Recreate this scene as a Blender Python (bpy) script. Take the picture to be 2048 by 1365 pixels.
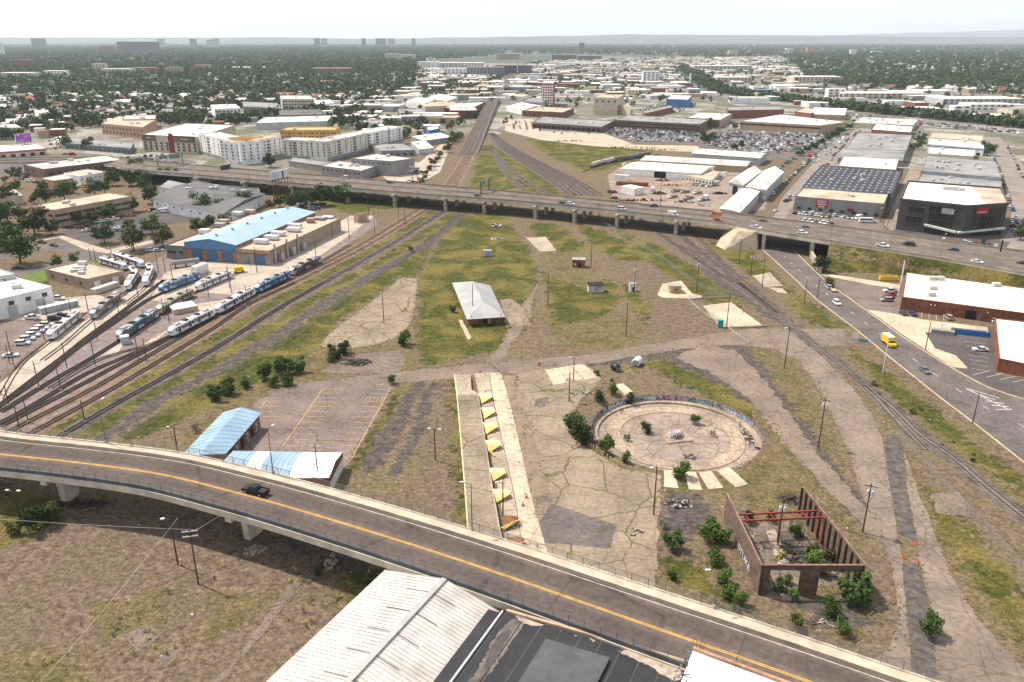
import bpy, bmesh, math, random
import numpy as np
from mathutils import Vector
random.seed(7)
rng = np.random.default_rng(11)
for o in list(bpy.data.objects): bpy.data.objects.remove(o)
S = bpy.context.scene
C = S.collection
R = math.radians

# ---------------------------------------------------------------- camera
FPX, CX, CY, HORIZON, CAMH = 1600.0, 1024.0, 682.5, 77.0, 98.0
PITCH = math.atan((CY-HORIZON)/FPX)
cam_d = bpy.data.cameras.new('camera'); cam = bpy.data.objects.new('camera', cam_d); C.objects.link(cam)
cam_d.sensor_width = 36.0; cam_d.lens = 36.0*FPX/2048.0
cam_d.clip_start = 1.0; cam_d.clip_end = 80000.0
cam.location = (0, 0, CAMH); cam.rotation_euler = (math.pi/2-PITCH, 0, 0)
S.camera = cam

# ---------------------------------------------------------------- sky, sun, exposure
SUN_EL, SUN_AZ = 56.0, -62.0        # azimuth measured from +Y towards +X
w = bpy.data.worlds.new('World'); S.world = w; w.use_nodes = True
wn = w.node_tree; wn.nodes.clear()
sky = wn.nodes.new('ShaderNodeTexSky'); sky.sky_type = 'NISHITA'; sky.sun_disc = False
sky.sun_elevation = R(SUN_EL); sky.sun_rotation = R(SUN_AZ)
sky.altitude = 1600; sky.air_density = 1.0; sky.dust_density = 3.0; sky.ozone_density = 1.0
# thin bright overcast: pale cloud veil over the clear sky
tc = wn.nodes.new('ShaderNodeTexCoord')
mp = wn.nodes.new('ShaderNodeMapping'); mp.inputs['Scale'].default_value = (1.0, 1.0, 5.0)
wn.links.new(tc.outputs['Generated'], mp.inputs[0])
nz = wn.nodes.new('ShaderNodeTexNoise'); nz.inputs['Scale'].default_value = 2.2; nz.inputs['Detail'].default_value = 6
wn.links.new(mp.outputs[0], nz.inputs['Vector'])
cr = wn.nodes.new('ShaderNodeMapRange'); cr.inputs[1].default_value = 0.3; cr.inputs[2].default_value = 0.7
cr.inputs[3].default_value = 0.26; cr.inputs[4].default_value = 0.50
wn.links.new(nz.outputs['Fac'], cr.inputs[0])
mx = wn.nodes.new('ShaderNodeMix'); mx.data_type = 'RGBA'
mx.inputs[7].default_value = (12.2, 12.2, 12.2, 1)
wn.links.new(cr.outputs[0], mx.inputs[0]); wn.links.new(sky.outputs[0], mx.inputs[6])
bg = wn.nodes.new('ShaderNodeBackground'); bg.inputs[1].default_value = 0.1
wo = wn.nodes.new('ShaderNodeOutputWorld')
wn.links.new(mx.outputs[2], bg.inputs[0]); wn.links.new(bg.outputs[0], wo.inputs[0])
sd = bpy.data.lights.new('sun', 'SUN'); sd.energy = 4.7; sd.angle = R(2.0); sd.color = (1.0, 0.91, 0.79)
sun = bpy.data.objects.new('sun', sd); C.objects.link(sun)
to_sun = Vector((math.sin(R(SUN_AZ))*math.cos(R(SUN_EL)), math.cos(R(SUN_AZ))*math.cos(R(SUN_EL)), math.sin(R(SUN_EL))))
sun.rotation_euler = to_sun.to_track_quat('Z', 'Y').to_euler()
sun.location = to_sun*300
S.view_settings.view_transform = 'Standard'; S.view_settings.look = 'None'
S.view_settings.exposure = 0.5; S.view_settings.gamma = 1.0; S.view_settings.use_curve_mapping = False
S.cycles.max_bounces = 6; S.cycles.diffuse_bounces = 3; S.cycles.transparent_max_bounces = 12; S.cycles.volume_bounces = 2

# ---------------------------------------------------------------- pixel -> place
_c, _s = math.cos(PITCH), math.sin(PITCH)
def P(x, y, z=0.0):
    """the point at height z (metres) that the photograph's pixel (x, y) looks at"""
    u = (CY-y)/FPX
    d = ((x-CX)/FPX, _c+u*_s, -_s+u*_c)
    t = (z-CAMH)/d[2]
    return Vector((t*d[0], t*d[1], z))
def G(x, y, z=0.0):
    p = P(x, y, z); return (p.x, p.y)
def px_of(p):
    v = (p[0], p[1], p[2]-CAMH)
    yc = v[1]*_c-v[2]*_s; up = v[1]*_s+v[2]*_c
    return (CX+FPX*v[0]/yc, CY-FPX*up/yc)
def height(b, top):
    """height of something standing at pixel b whose top shows at row top"""
    g = P(*b); lo, hi = 0.0, CAMH-1
    for _ in range(40):
        z = (lo+hi)/2
        if px_of((g.x, g.y, z))[1] > top: lo = z
        else: hi = z
    return z

# ---------------------------------------------------------------- materials
MATS = {}
def _nodes(name):
    m = bpy.data.materials.new(name); m.use_nodes = True
    nt = m.node_tree; b = nt.nodes['Principled BSDF']; return m, nt, b
def N(nt, kind, **kw):
    n = nt.nodes.new(kind)
    for k, v in kw.items(): setattr(n, k, v)
    return n
def pos(nt): return N(nt, 'ShaderNodeNewGeometry').outputs['Position']
def noise(nt, vec, scale, detail=4, rough=0.55, dist=0.0):
    n = N(nt, 'ShaderNodeTexNoise'); n.inputs['Scale'].default_value = scale; n.inputs['Detail'].default_value = detail
    n.inputs['Roughness'].default_value = rough; n.inputs['Distortion'].default_value = dist
    nt.links.new(vec, n.inputs['Vector']); return n.outputs['Fac']
def ramp(nt, fac, a, b, lo=0.0, hi=1.0):
    n = N(nt, 'ShaderNodeMapRange'); n.inputs[1].default_value = a; n.inputs[2].default_value = b
    n.inputs[3].default_value = lo; n.inputs[4].default_value = hi; nt.links.new(fac, n.inputs[0]); return n.outputs[0]
def mix(nt, fac, a, b, mode='MIX'):
    n = N(nt, 'ShaderNodeMix', data_type='RGBA', blend_type=mode)
    for i, v in ((0, fac), (6, a), (7, b)):
        if hasattr(v, 'links'): nt.links.new(v, n.inputs[i])
        else: n.inputs[i].default_value = v if i == 0 else (v[0], v[1], v[2], 1)
    return n.outputs[2]
def math_n(nt, op, a, b=None):
    n = N(nt, 'ShaderNodeMath', operation=op)
    for i, v in ((0, a), (1, b)):
        if v is None: continue
        if hasattr(v, 'links'): nt.links.new(v, n.inputs[i])
        else: n.inputs[i].default_value = v
    return n.outputs[0]
def mat(name, col, rough=0.8, var=0.18, scale=0.35, fine=3.0, col2=None, metal=0.0, spec=0.3, bump=0.0):
    """weathered plain surface: colour with broad and fine variation"""
    if name in MATS: return MATS[name]
    m, nt, b = _nodes(name); p = pos(nt)
    c2 = col2 or tuple(v*(1-var*1.6) for v in col)
    c1 = tuple(min(1, v*(1+var*0.5)) for v in col)
    f1 = ramp(nt, noise(nt, p, scale, 5, 0.6), 0.35, 0.68)
    base = mix(nt, f1, c1, c2)
    f2 = ramp(nt, noise(nt, p, fine, 3, 0.7), 0.3, 0.75, 1+var*0.4, 1-var*0.7)
    base = mix(nt, 1.0, base, f2, 'MULTIPLY')
    nt.links.new(base, b.inputs['Base Color'])
    b.inputs['Roughness'].default_value = rough; b.inputs['Metallic'].default_value = metal
    b.inputs['Specular IOR Level'].default_value = spec
    if bump:
        bn = N(nt, 'ShaderNodeBump'); bn.inputs['Strength'].default_value = bump; bn.inputs['Distance'].default_value = 0.05
        nt.links.new(noise(nt, p, fine*2, 4), bn.inputs['Height']); nt.links.new(bn.outputs[0], b.inputs['Normal'])
    MATS[name] = m; return m
def objcol_mat(name, rough=0.35, spec=0.5, var=0.08, metal=0.0):
    """paint whose colour is each object's own"""
    if name in MATS: return MATS[name]
    m, nt, b = _nodes(name)
    oi = N(nt, 'ShaderNodeObjectInfo')
    f = ramp(nt, noise(nt, pos(nt), 0.8, 4), 0.3, 0.7, 1.0, 1-var*2)
    nt.links.new(mix(nt, 1.0, oi.outputs['Color'], f, 'MULTIPLY'), b.inputs['Base Color'])
    b.inputs['Roughness'].default_value = rough; b.inputs['Specular IOR Level'].default_value = spec; b.inputs['Metallic'].default_value = metal
    MATS[name] = m; return m
def leaf_mat(name, dark, light, rnd=0.35):
    if name in MATS: return MATS[name]
    m, nt, b = _nodes(name); p = pos(nt)
    oi = N(nt, 'ShaderNodeObjectInfo')
    f = ramp(nt, noise(nt, p, 0.9, 3, 0.7), 0.3, 0.7)
    c = mix(nt, f, dark, light)
    f3 = ramp(nt, noise(nt, p, 0.06, 2), 0.3, 0.7, 0.75, 1.25)
    c = mix(nt, 1.0, c, f3, 'MULTIPLY')
    k = ramp(nt, oi.outputs['Random'], 0, 1, 1-rnd, 1+rnd)
    nt.links.new(mix(nt, 1.0, c, k, 'MULTIPLY'), b.inputs['Base Color'])
    b.inputs['Roughness'].default_value = 0.75; b.inputs['Specular IOR Level'].default_value = 0.15
    MATS[name] = m; return m

# ---------------------------------------------------------------- mesh building
class MB:
    def __init__(s): s.v = []; s.f = []
    def add(s, vs, fs):
        n = len(s.v); s.v += [tuple(q) for q in vs]; s.f += [tuple(i+n for i in f) for f in fs]; return s
    def box(s, x0, x1, y0, y1, z0, z1):
        return s.add([(x0,y0,z0),(x1,y0,z0),(x1,y1,z0),(x0,y1,z0),(x0,y0,z1),(x1,y0,z1),(x1,y1,z1),(x0,y1,z1)],
              [(3,2,1,0),(4,5,6,7),(0,1,5,4),(1,2,6,5),(2,3,7,6),(3,0,4,7)])
    def obox(s, c, ax, ay, lx, ly, z0, z1):
        """box centred at c with half sizes lx, ly along the level unit axes ax, ay"""
        q = [(c[0]+i*lx*ax[0]+j*ly*ay[0], c[1]+i*lx*ax[1]+j*ly*ay[1]) for i, j in ((-1,-1),(1,-1),(1,1),(-1,1))]
        return s.prism(q, z0, z1)
    def prism(s, poly, z0, z1):
        a = sum(poly[i][0]*poly[(i+1)%len(poly)][1]-poly[(i+1)%len(poly)][0]*poly[i][1] for i in range(len(poly)))
        if a < 0: poly = poly[::-1]
        n = len(poly)
        return s.add([(q[0],q[1],z0) for q in poly]+[(q[0],q[1],z1) for q in poly],
              [tuple(range(n-1,-1,-1)), tuple(range(n,2*n))]+[(i,(i+1)%n,n+(i+1)%n,n+i) for i in range(n)])
    def tube(s, a, b, r, r2=None, n=6):
        a = Vector(a); b = Vector(b); r2 = r if r2 is None else r2
        d = (b-a).normalized(); u = d.orthogonal().normalized(); w_ = d.cross(u)
        ring = [(math.cos(2*math.pi*k/n), math.sin(2*math.pi*k/n)) for k in range(n)]
        vs = [a+(u*c+w_*q)*r for c, q in ring]+[b+(u*c+w_*q)*r2 for c, q in ring]
        return s.add(vs, [(i,(i+1)%n,n+(i+1)%n,n+i) for i in range(n)]+[tuple(range(n-1,-1,-1)), tuple(range(n,2*n))])
    def beam(s, a, b, wd, ht):
        """rectangular bar from a to b, wd wide, ht high, top along a-b"""
        a = Vector(a); b = Vector(b); d = (b-a); l = Vector((-d.y, d.x, 0)).normalized()*wd/2
        if l.length == 0: l = Vector((wd/2, 0, 0))
        dn = Vector((0, 0, -ht)) if abs(d.normalized().z) < 0.9 else Vector((0, ht, 0))
        q = [a-l, a+l, b+l, b-l]
        return s.add([v+dn for v in q]+q, [(3,2,1,0),(4,5,6,7),(0,1,5,4),(1,2,6,5),(2,3,7,6),(3,0,4,7)])
    def ribbon(s, L, Rr):
        n = len(L); return s.add(list(L)+list(Rr), [(i, n+i, n+i+1, i+1) for i in range(n-1)])
    def mesh(s, name):
        me = bpy.data.meshes.new(name); me.from_pydata(s.v, [], s.f); me.update(); return me
    def build(s, name, m, parent=None, smooth=False, kind=None):
        me = s.mesh(name); me.materials.append(m)
        if smooth: me.polygons.foreach_set('use_smooth', [True]*len(me.polygons))
        return obj(name, me, parent, kind)
def obj(name, me, parent=None, kind=None):
    o = bpy.data.objects.new(name, me); C.objects.link(o)
    if parent is not None: o.parent = parent
    if kind: o['kind'] = kind
    return o
def tag(o, label, cat, group=None):
    o['label'] = label; o['category'] = cat
    if group: o['group'] = group
    return o
def thing(name, label, cat, loc=(0,0,0), rz=0.0, group=None):
    o = bpy.data.objects.new(name, None); C.objects.link(o)
    o.location = loc; o.rotation_euler = (0, 0, rz); o.empty_display_size = 0.5
    return tag(o, label, cat, group)
def setting(name, loc=(0,0,0)):
    o = bpy.data.objects.new(name, None); C.objects.link(o); o.location = loc; o['kind'] = 'structure'; return o
def copy_tree(o, loc=None, rz=None, parent=None, color=None, scale=None):
    c = o.copy(); C.objects.link(c); c.parent = parent
    if loc is not None: c.location = loc
    if rz is not None: c.rotation_euler = (0, 0, rz)
    if scale is not None: c.scale = scale if hasattr(scale, '__len__') else (scale,)*3
    if color is not None: c.color = color
    for ch in o.children: copy_tree(ch, parent=c, color=color)
    return c
def unit(a, b):
    d = Vector((b[0]-a[0], b[1]-a[1], 0)); return d.normalized()
def spline(pts, step=2.0):
    """smooth level line through the given points"""
    p = [Vector((q[0], q[1], q[2] if len(q) > 2 else 0)) for q in pts]
    if len(p) == 2: p = [p[0], (p[0]+p[1])/2, p[1]]
    p = [2*p[0]-p[1]]+p+[2*p[-1]-p[-2]]
    out = []
    for i in range(1, len(p)-2):
        n = max(1, int((p[i+1]-p[i]).length/step))
        for k in range(n):
            t = k/n
            out.append(0.5*((2*p[i])+(p[i+1]-p[i-1])*t+(2*p[i-1]-5*p[i]+4*p[i+1]-p[i+2])*t*t+(3*p[i]-p[i-1]-3*p[i+1]+p[i+2])*t**3))
    out.append(p[-2]); return out
def offset(line, d):
    """the line moved d metres to its right, level"""
    out = []
    for i, q in enumerate(line):
        t = line[min(i+1, len(line)-1)]-line[max(i-1, 0)]
        nrm = Vector((t.y, -t.x, 0)).normalized(); out.append(q+nrm*d)
    return out
def lift(line, dz): return [q+Vector((0, 0, dz)) for q in line]
def sweep(line, prof):
    """closed profile [(right, up), ...] swept along a line"""
    m = MB(); rows = [[o_+Vector((0, 0, u)) for o_ in offset(line, r_)] for r_, u in prof]
    n = len(prof); k = len(line)
    vs = [rows[j][i] for i in range(k) for j in range(n)]
    fs = [(i*n+j, i*n+(j+1)%n, (i+1)*n+(j+1)%n, (i+1)*n+j) for i in range(k-1) for j in range(n)]
    fs += [tuple(range(n)), tuple((k-1)*n+j for j in range(n-1, -1, -1))]
    return m.add(vs, fs)
def along(line, gap, start=0.0):
    """(point, direction) every gap metres"""
    out = []; nxt = start; acc = 0.0
    for a, b in zip(line[:-1], line[1:]):
        l = (b-a).length
        while nxt <= acc+l and l > 0:
            out.append((a+(b-a)*((nxt-acc)/l), (b-a).normalized())); nxt += gap
        acc += l
    return out
# ================================================================ GROUND
def _hash(ix, iy, sd):
    n = (ix.astype(np.int64)*374761393+iy.astype(np.int64)*668265263+sd*974634777) & 0x7fffffff
    n = ((n ^ (n >> 13))*1274126177) & 0x7fffffff
    return ((n ^ (n >> 16)) & 0xffff)/65535.0
def vnoise(x, y, sc, sd=0, octv=3):
    out = 0; amp = 1; tot = 0
    for k in range(octv):
        X = x*sc; Y = y*sc; ix = np.floor(X); iy = np.floor(Y); fx = X-ix; fy = Y-iy
        fx = fx*fx*(3-2*fx); fy = fy*fy*(3-2*fy)
        a = _hash(ix, iy, sd+k); b = _hash(ix+1, iy, sd+k); c = _hash(ix, iy+1, sd+k); d = _hash(ix+1, iy+1, sd+k)
        out = out+amp*((a*(1-fx)+b*fx)*(1-fy)+(c*(1-fx)+d*fx)*fy); tot += amp; amp *= 0.5; sc *= 2.1
    return out/tot
def sdf(x, y, poly):
    """signed distance in metres, positive inside"""
    d = np.full(x.shape, 1e9); ins = np.zeros(x.shape, bool); n = len(poly)
    for i in range(n):
        ax, ay = poly[i]; bx, by = poly[(i+1) % n]
        ex, ey = bx-ax, by-ay
        t = np.clip(((x-ax)*ex+(y-ay)*ey)/(ex*ex+ey*ey+1e-9), 0, 1)
        d = np.minimum(d, (x-ax-t*ex)**2+(y-ay-t*ey)**2)
        c = (ay > y) != (by > y)
        ins ^= c & (x < (bx-ax)*(y-ay)/((by-ay) if by != ay else 1e-9)+ax)
    return np.where(ins, 1, -1)*np.sqrt(d)
def gp(pts): return [G(*q) for q in pts]
def strip(pts, wl):
    """outline of a strip wl metres wide along pixel points"""
    ln = [Vector((*G(*q), 0)) for q in pts]; ln = spline(ln, 8)
    return [(q.x, q.y) for q in offset(ln, -wl/2)]+[(q.x, q.y) for q in offset(ln, wl/2)][::-1]
GREEN = [gp(q) for q in (
 [(895,428),(1005,428),(1045,480),(1078,535),(1068,590),(1062,645),(1010,700),(940,712),(850,735),(826,690),(838,620),(836,560),(870,500)],
 [(740,560),(830,500),(880,450),(838,556),(800,552),(760,585),(690,635),(640,690),(560,745),(450,800),(330,860),(230,895),(300,830),(440,745),(600,650)],
 [(1080,540),(1112,650),(1200,640),(1240,605),(1228,560),(1200,560),(1180,580),(1120,560)],
 [(1060,445),(1125,450),(1178,502),(1110,505),(1070,480)],
 [(1150,445),(1230,472),(1305,522),(1240,522),(1180,490)],
 [(1240,560),(1302,610),(1290,650),(1255,610)],
 [(1225,452),(1300,485),(1390,535),(1480,595),(1492,628),(1400,600),(1340,552),(1300,525)],
 [(962,290),(1000,300),(1100,360),(1150,392),(1050,390),(1010,340),(985,310),(960,385),(938,375)],
 [(1060,285),(1300,302),(1280,325),(1185,345),(1110,320)],
 [(1560,560),(1620,605),(1700,655),(1640,660),(1590,618)],
 [(1690,690),(1765,735),(1850,805),(1950,885),(2060,960),(2060,990),(1900,885),(1780,795)],
 [(1850,975),(1905,1000),(1965,1090),(2060,1200),(2060,1300),(1990,1220),(1900,1080)],
 [(1215,738),(1300,738),(1420,800),(1505,850),(1520,815),(1450,765),(1330,722)],
 [(1410,480),(1500,500),(1560,560),(1510,555),(1440,510)],
 [(1640,485),(2060,560),(2060,590),(1800,540),(1650,545)],
 [(0,955),(115,1000),(110,1050),(0,1100)],
 [(180,1000),(215,990),(215,1020),(180,1025)],
 [(690,1120),(780,1130),(700,1210),(670,1200)],
 [(40,550),(120,530),(190,535),(90,570)],
 [(620,392),(780,400),(800,415),(700,430),(650,410)],
 [(905,240),(945,235),(945,262),(880,275)],
 [(1320,1120),(1420,1130),(1480,1215),(1330,1170)],
)]
DRY = [gp(q) for q in (
 [(1085,600),(1250,630),(1302,650),(1265,690),(1130,702),(1085,650)],
 [(1480,745),(1560,790),(1640,955),(1705,1040),(1722,1090),(1600,960),(1540,880),(1500,800)],
 [(1500,870),(1560,900),(1640,1010),(1720,1110),(1770,1250),(1700,1290),(1600,1230),(1500,1000),(1330,990),(1330,960),(1430,950)],
 [(160,1210),(330,1180),(330,1250),(200,1280)],[(430,1190),(560,1180),(430,1290),(380,1270)],[(-50,1290),(200,1310),(160,1400),(-50,1400)],
 [(1810,985),(1880,1000),(1960,1100),(2060,1230),(2060,1320),(1980,1260),(1890,1110)],
 [(1700,700),(1780,760),(1980,930),(2060,990),(2060,1050),(1960,960),(1840,850),(1720,740)],
 [(690,700),(760,690),(820,700),(840,740),(780,748),(720,745)],
 [(640,690),(700,640),(760,590),(690,700),(660,760),(560,770),(440,850),(360,880),(450,800)],
 [(1040,440),(1070,480),(1160,510),(1200,600),(1110,600),(1090,520)],
 [(1600,650),(1650,700),(1780,850),(1810,960),(1840,1000),(1850,960),(1760,830),(1660,720)],
 [(1490,690),(1560,705),(1600,740),(1700,960),(1660,940),(1560,780)],
 [(1640,485),(2060,562),(2060,590),(1800,540),(1650,520)],
)]
GREEN += [strip([(904,760),(913,900),(927,1050)], 2.6), strip([(800,775),(745,880),(700,950)], 3), strip([(878,417),(790,470),(708,520),(580,590),(470,655),(385,708),(235,792),(110,868)], 7.5), strip([(905,430),(784,509),(680,568),(560,642),(465,700),(270,809),(150,880)], 6.5), gp([(940,380),(962,292),(985,290),(1010,310),(1160,394)]), gp([(1050,278),(1220,290),(1310,304),(1270,328),(1180,345),(1090,305)])]
DARK = [gp(q) for q in (
 [(1355,490),(1410,500),(1480,550),(1570,625),(1610,668),(1545,640),(1430,565)],
 [(1380,680),(1490,690),(1560,780),(1700,960),(1760,1040),(1750,1080),(1640,960),(1530,830),(1440,770),(1330,720),(1210,728),(1100,745),(1180,715)],
 [(640,1085),(760,1130),(690,1140),(560,1100),(480,1060)],
 [(1330,980),(1400,990),(1420,1040),(1350,1120),(1325,1060)],
 [(1540,1180),(1700,1200),(1760,1260),(1640,1250)],
)]+[strip([(926,427),(859,487),(787,527),(680,589),(504,700),(293,817),(205,876),(90,940)], 5.5),
    strip([(872,765),(838,850),(800,950)], 3.5), strip([(845,758),(785,855),(735,945)], 5),
    strip([(890,420),(780,490),(680,547),(560,615),(425,700),(246,800),(130,870),(20,930)], 5.0)]
BARE = [gp(q) for q in (
 [(1130,440),(1180,452),(1290,520),(1380,545),(1370,600),(1420,640),(1480,690),(1340,690),(1300,640),(1300,600),(1230,540),(1190,480)],
 [(1030,450),(1060,450),(1130,520),(1120,600),(1090,620),(1090,560),(1100,520)],
 [(1280,430),(1400,470),(1500,560),(1640,660),(1700,700),(1680,740),(1560,640),(1420,560),(1320,490)],
 [(-80,1060),(100,1010),(230,1000),(420,1030),(640,1085),(790,1130),(700,1210),(480,1420),(-80,1420)],
 [(830,770),(900,780),(915,1040),(860,1030)],
 [(1560,1150),(1780,1120),(1800,1230),(1790,1300),(1700,1300)],
 [(1480,1130),(1560,1290),(1420,1230),(1440,1140)],
 [(1740,800),(1850,890),(2060,1050),(2060,1010),(1900,880),(1800,800)],
)]
PITC = Vector((*G(1351, 861), 0)); PITR = 22.3
def ground_grid(name, x0, x1, y0, y1, st, m, hole=False):
    xs = np.linspace(x0, x1, int(round((x1-x0)/st))+1); ys = np.linspace(y0, y1, int(round((y1-y0)/st))+1)
    X, Y = np.meshgrid(xs, ys); x = X.ravel(); y = Y.ravel(); nx = len(xs); ny = len(ys)
    wx = x+(vnoise(x, y, 0.16, 3)-0.5)*5; wy = y+(vnoise(x, y, 0.16, 9)-0.5)*5
    msk = np.zeros((len(x), 4), np.float32)
    for ch, polys, soft in ((0, GREEN, 5.0), (1, DRY, 5.0), (2, DARK, 3.2), (3, BARE, 4.0)):
        for q in polys:
            q = np.array(q); lo = q.min(0)-12; hi = q.max(0)+12
            sel = (x > lo[0]) & (x < hi[0]) & (y > lo[1]) & (y < hi[1])
            if not sel.any(): continue
            d = sdf(wx[sel], wy[sel], q)
            msk[sel, ch] = np.maximum(msk[sel, ch], np.clip(0.5+d/(2*soft), 0, 1))
    i = np.arange((nx-1)*(ny-1)); r = i//(nx-1); c = i % (nx-1); a = r*nx+c
    F = np.stack([a, a+1, a+nx+1, a+nx], 1)
    if hole:
        cx = x[F].mean(1); cy = y[F].mean(1)
        F = F[(cx-PITC.x)**2+(cy-PITC.y)**2 > (PITR+0.35)**2]
    me = bpy.data.meshes.new(name)
    me.vertices.add(len(x)); me.vertices.foreach_set('co', np.stack([x, y, np.zeros_like(x)], 1).astype(np.float32).ravel())
    me.loops.add(len(F)*4); me.loops.foreach_set('vertex_index', F.ravel().astype(np.int32))
    me.polygons.add(len(F)); me.polygons.foreach_set('loop_start', np.arange(0, len(F)*4, 4, dtype=np.int32))
    me.polygons.foreach_set('loop_total', np.full(len(F), 4, np.int32))
    me.update(calc_edges=True)
    at = me.attributes.new('soil', 'FLOAT_COLOR', 'POINT'); at.data.foreach_set('color', msk.ravel())
    me.materials.append(m); return obj(name, me, kind='structure')
# soil: dirt with grass (green and dry), dark cinders and bare pinkish earth
m, nt, b = _nodes('soil'); p = pos(nt)
at = N(nt, 'ShaderNodeAttribute', attribute_name='soil')
sp = N(nt, 'ShaderNodeSeparateColor'); nt.links.new(at.outputs['Color'], sp.inputs[0])
n1 = noise(nt, p, 0.07, 6, 0.62, 0.6); n2 = noise(nt, p, 0.45, 5, 0.65); n3 = noise(nt, p, 3.2, 4, 0.7); n4 = noise(nt, p, 0.02, 3)
dirt = mix(nt, ramp(nt, n2, .35, .68), (.235,.165,.11), (.115,.084,.06))
dirt = mix(nt, ramp(nt, n1, .45, .62), dirt, (.20,.165,.095))
bare = mix(nt, ramp(nt, n2, .36, .66), (.235,.17,.12), (.12,.088,.066))
dark = mix(nt, ramp(nt, n2, .35, .65), (.15,.124,.108), (.07,.06,.053))
grs = mix(nt, ramp(nt, n2, .34, .64), (.118,.116,.026), (.036,.050,.012))
grs = mix(nt, ramp(nt, n1, .46, .62), grs, (.19,.152,.045))
dry = mix(nt, ramp(nt, n2, .34, .66), (.225,.172,.082), (.125,.10,.052))
dry = mix(nt, ramp(nt, noise(nt, p, .16, 4), .5, .66), dry, (.105,.098,.04))
def soft(maskv, amt, th=.5, wd=.12):
    e = math_n(nt, 'ADD', maskv, math_n(nt, 'MULTIPLY', math_n(nt, 'SUBTRACT', n2, .5), amt))
    return ramp(nt, e, th-wd, th+wd)
# weeds everywhere by chance
wild = ramp(nt, math_n(nt, 'ADD', math_n(nt, 'MULTIPLY', n1, .65), math_n(nt, 'MULTIPLY', n2, .35)), .50, .60)
col = mix(nt, math_n(nt, 'MULTIPLY', wild, .75), dirt, dry)
bare = mix(nt, math_n(nt, 'MULTIPLY', ramp(nt, n1, .46, .6), .5), bare, (.15,.125,.072))
col = mix(nt, soft(at.outputs['Alpha'], 1.4), col, bare)
col = mix(nt, soft(sp.outputs[1], 1.2), col, dry)
col = mix(nt, soft(sp.outputs[0], 1.2), col, grs)
col = mix(nt, soft(sp.outputs[2], .9), col, dark)
fine = ramp(nt, n3, .3, .72, 1.12, .54)
col = mix(nt, 1.0, col, fine, 'MULTIPLY')
col = mix(nt, 1.0, col, ramp(nt, noise(nt, p, 1.1, 5, .75), .34, .66, 1.4, .42), 'MULTIPLY')
tuft = ramp(nt, noise(nt, p, 1.3, 3, .8), .62, .68)
col = mix(nt, math_n(nt, 'MULTIPLY', tuft, .5), col, (.06,.07,.028))
nt.links.new(col, b.inputs['Base Color']); b.inputs['Roughness'].default_value = .95; b.inputs['Specular IOR Level'].default_value = .1
bn = N(nt, 'ShaderNodeBump'); bn.inputs['Strength'].default_value = .55; bn.inputs['Distance'].default_value = .25
nt.links.new(n3, bn.inputs['Height']); nt.links.new(bn.outputs[0], b.inputs['Normal'])
MATS['soil'] = m
# town ground far off: lots, roofs too small to tell, lawns
m, nt, b = _nodes('town_ground'); p = pos(nt)
vo = N(nt, 'ShaderNodeTexVoronoi'); vo.inputs['Scale'].default_value = .035; nt.links.new(p, vo.inputs['Vector'])
n1 = noise(nt, p, .004, 4); n2 = noise(nt, p, .03, 5, .7); n3 = noise(nt, p, .25, 4, .7)
lot = mix(nt, ramp(nt, n2, .4, .62), (.25,.215,.18), (.13,.115,.10))
vs = N(nt, 'ShaderNodeSeparateColor'); nt.links.new(vo.outputs['Color'], vs.inputs[0])
lot = mix(nt, ramp(nt, vs.outputs[0], .55, .6), lot, (.10,.105,.05))
lot = mix(nt, ramp(nt, vs.outputs[1], .72, .76), lot, (.33,.30,.26))
lot = mix(nt, ramp(nt, n3, .46, .62), lot, (.075,.075,.045))
nt.links.new(lot, b.inputs['Base Color']); b.inputs['Roughness'].default_value = .95
MATS['town_ground'] = m
# wooded plain out to the horizon
m, nt, b = _nodes('wooded_plain'); p = pos(nt)
n1 = noise(nt, p, .0012, 6, .65); n2 = noise(nt, p, .012, 5, .75)
c = mix(nt, ramp(nt, n2, .35, .62), (.026,.042,.02), (.065,.078,.038))
c = mix(nt, ramp(nt, n1, .56, .66), c, (.22,.20,.16))
nt.links.new(c, b.inputs['Base Color']); b.inputs['Roughness'].default_value = 1.0
MATS['wooded_plain'] = m
ground_grid('ground', -204, 204, 88, 304, 0.6, MATS['soil'], True)
ground_grid('ground', -480, 480, 304, 640, 2.0, MATS['soil']); ground_grid('ground', -150, 250, 640, 900, 3.0, MATS['soil'])
mb = MB()
def rect(x0, x1, y0, y1, z=0.0): mb.add([(x0,y0,z),(x1,y0,z),(x1,y1,z),(x0,y1,z)], [(0,1,2,3)])
rect(-204, 204, -140, 88); rect(-2500, -204, -140, 304); rect(204, 2500, -140, 304)
rect(-2500, -480, 304, 640); rect(480, 2500, 304, 640)
mb.build('ground', MATS['town_ground'], kind='structure')
mb = MB(); rect(-2500, -150, 640, 900); rect(250, 2500, 640, 900); rect(-2500, 2500, 900, 3600)
mb.build('ground', MATS['town_ground'], kind='structure')
mb = MB(); rect(-31000, 31000, 3600, 31500); rect(-31000, -2500, -140, 3600); rect(2500, 31000, -140, 3600)
mb.build('ground', MATS['wooded_plain'], kind='structure')
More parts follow.
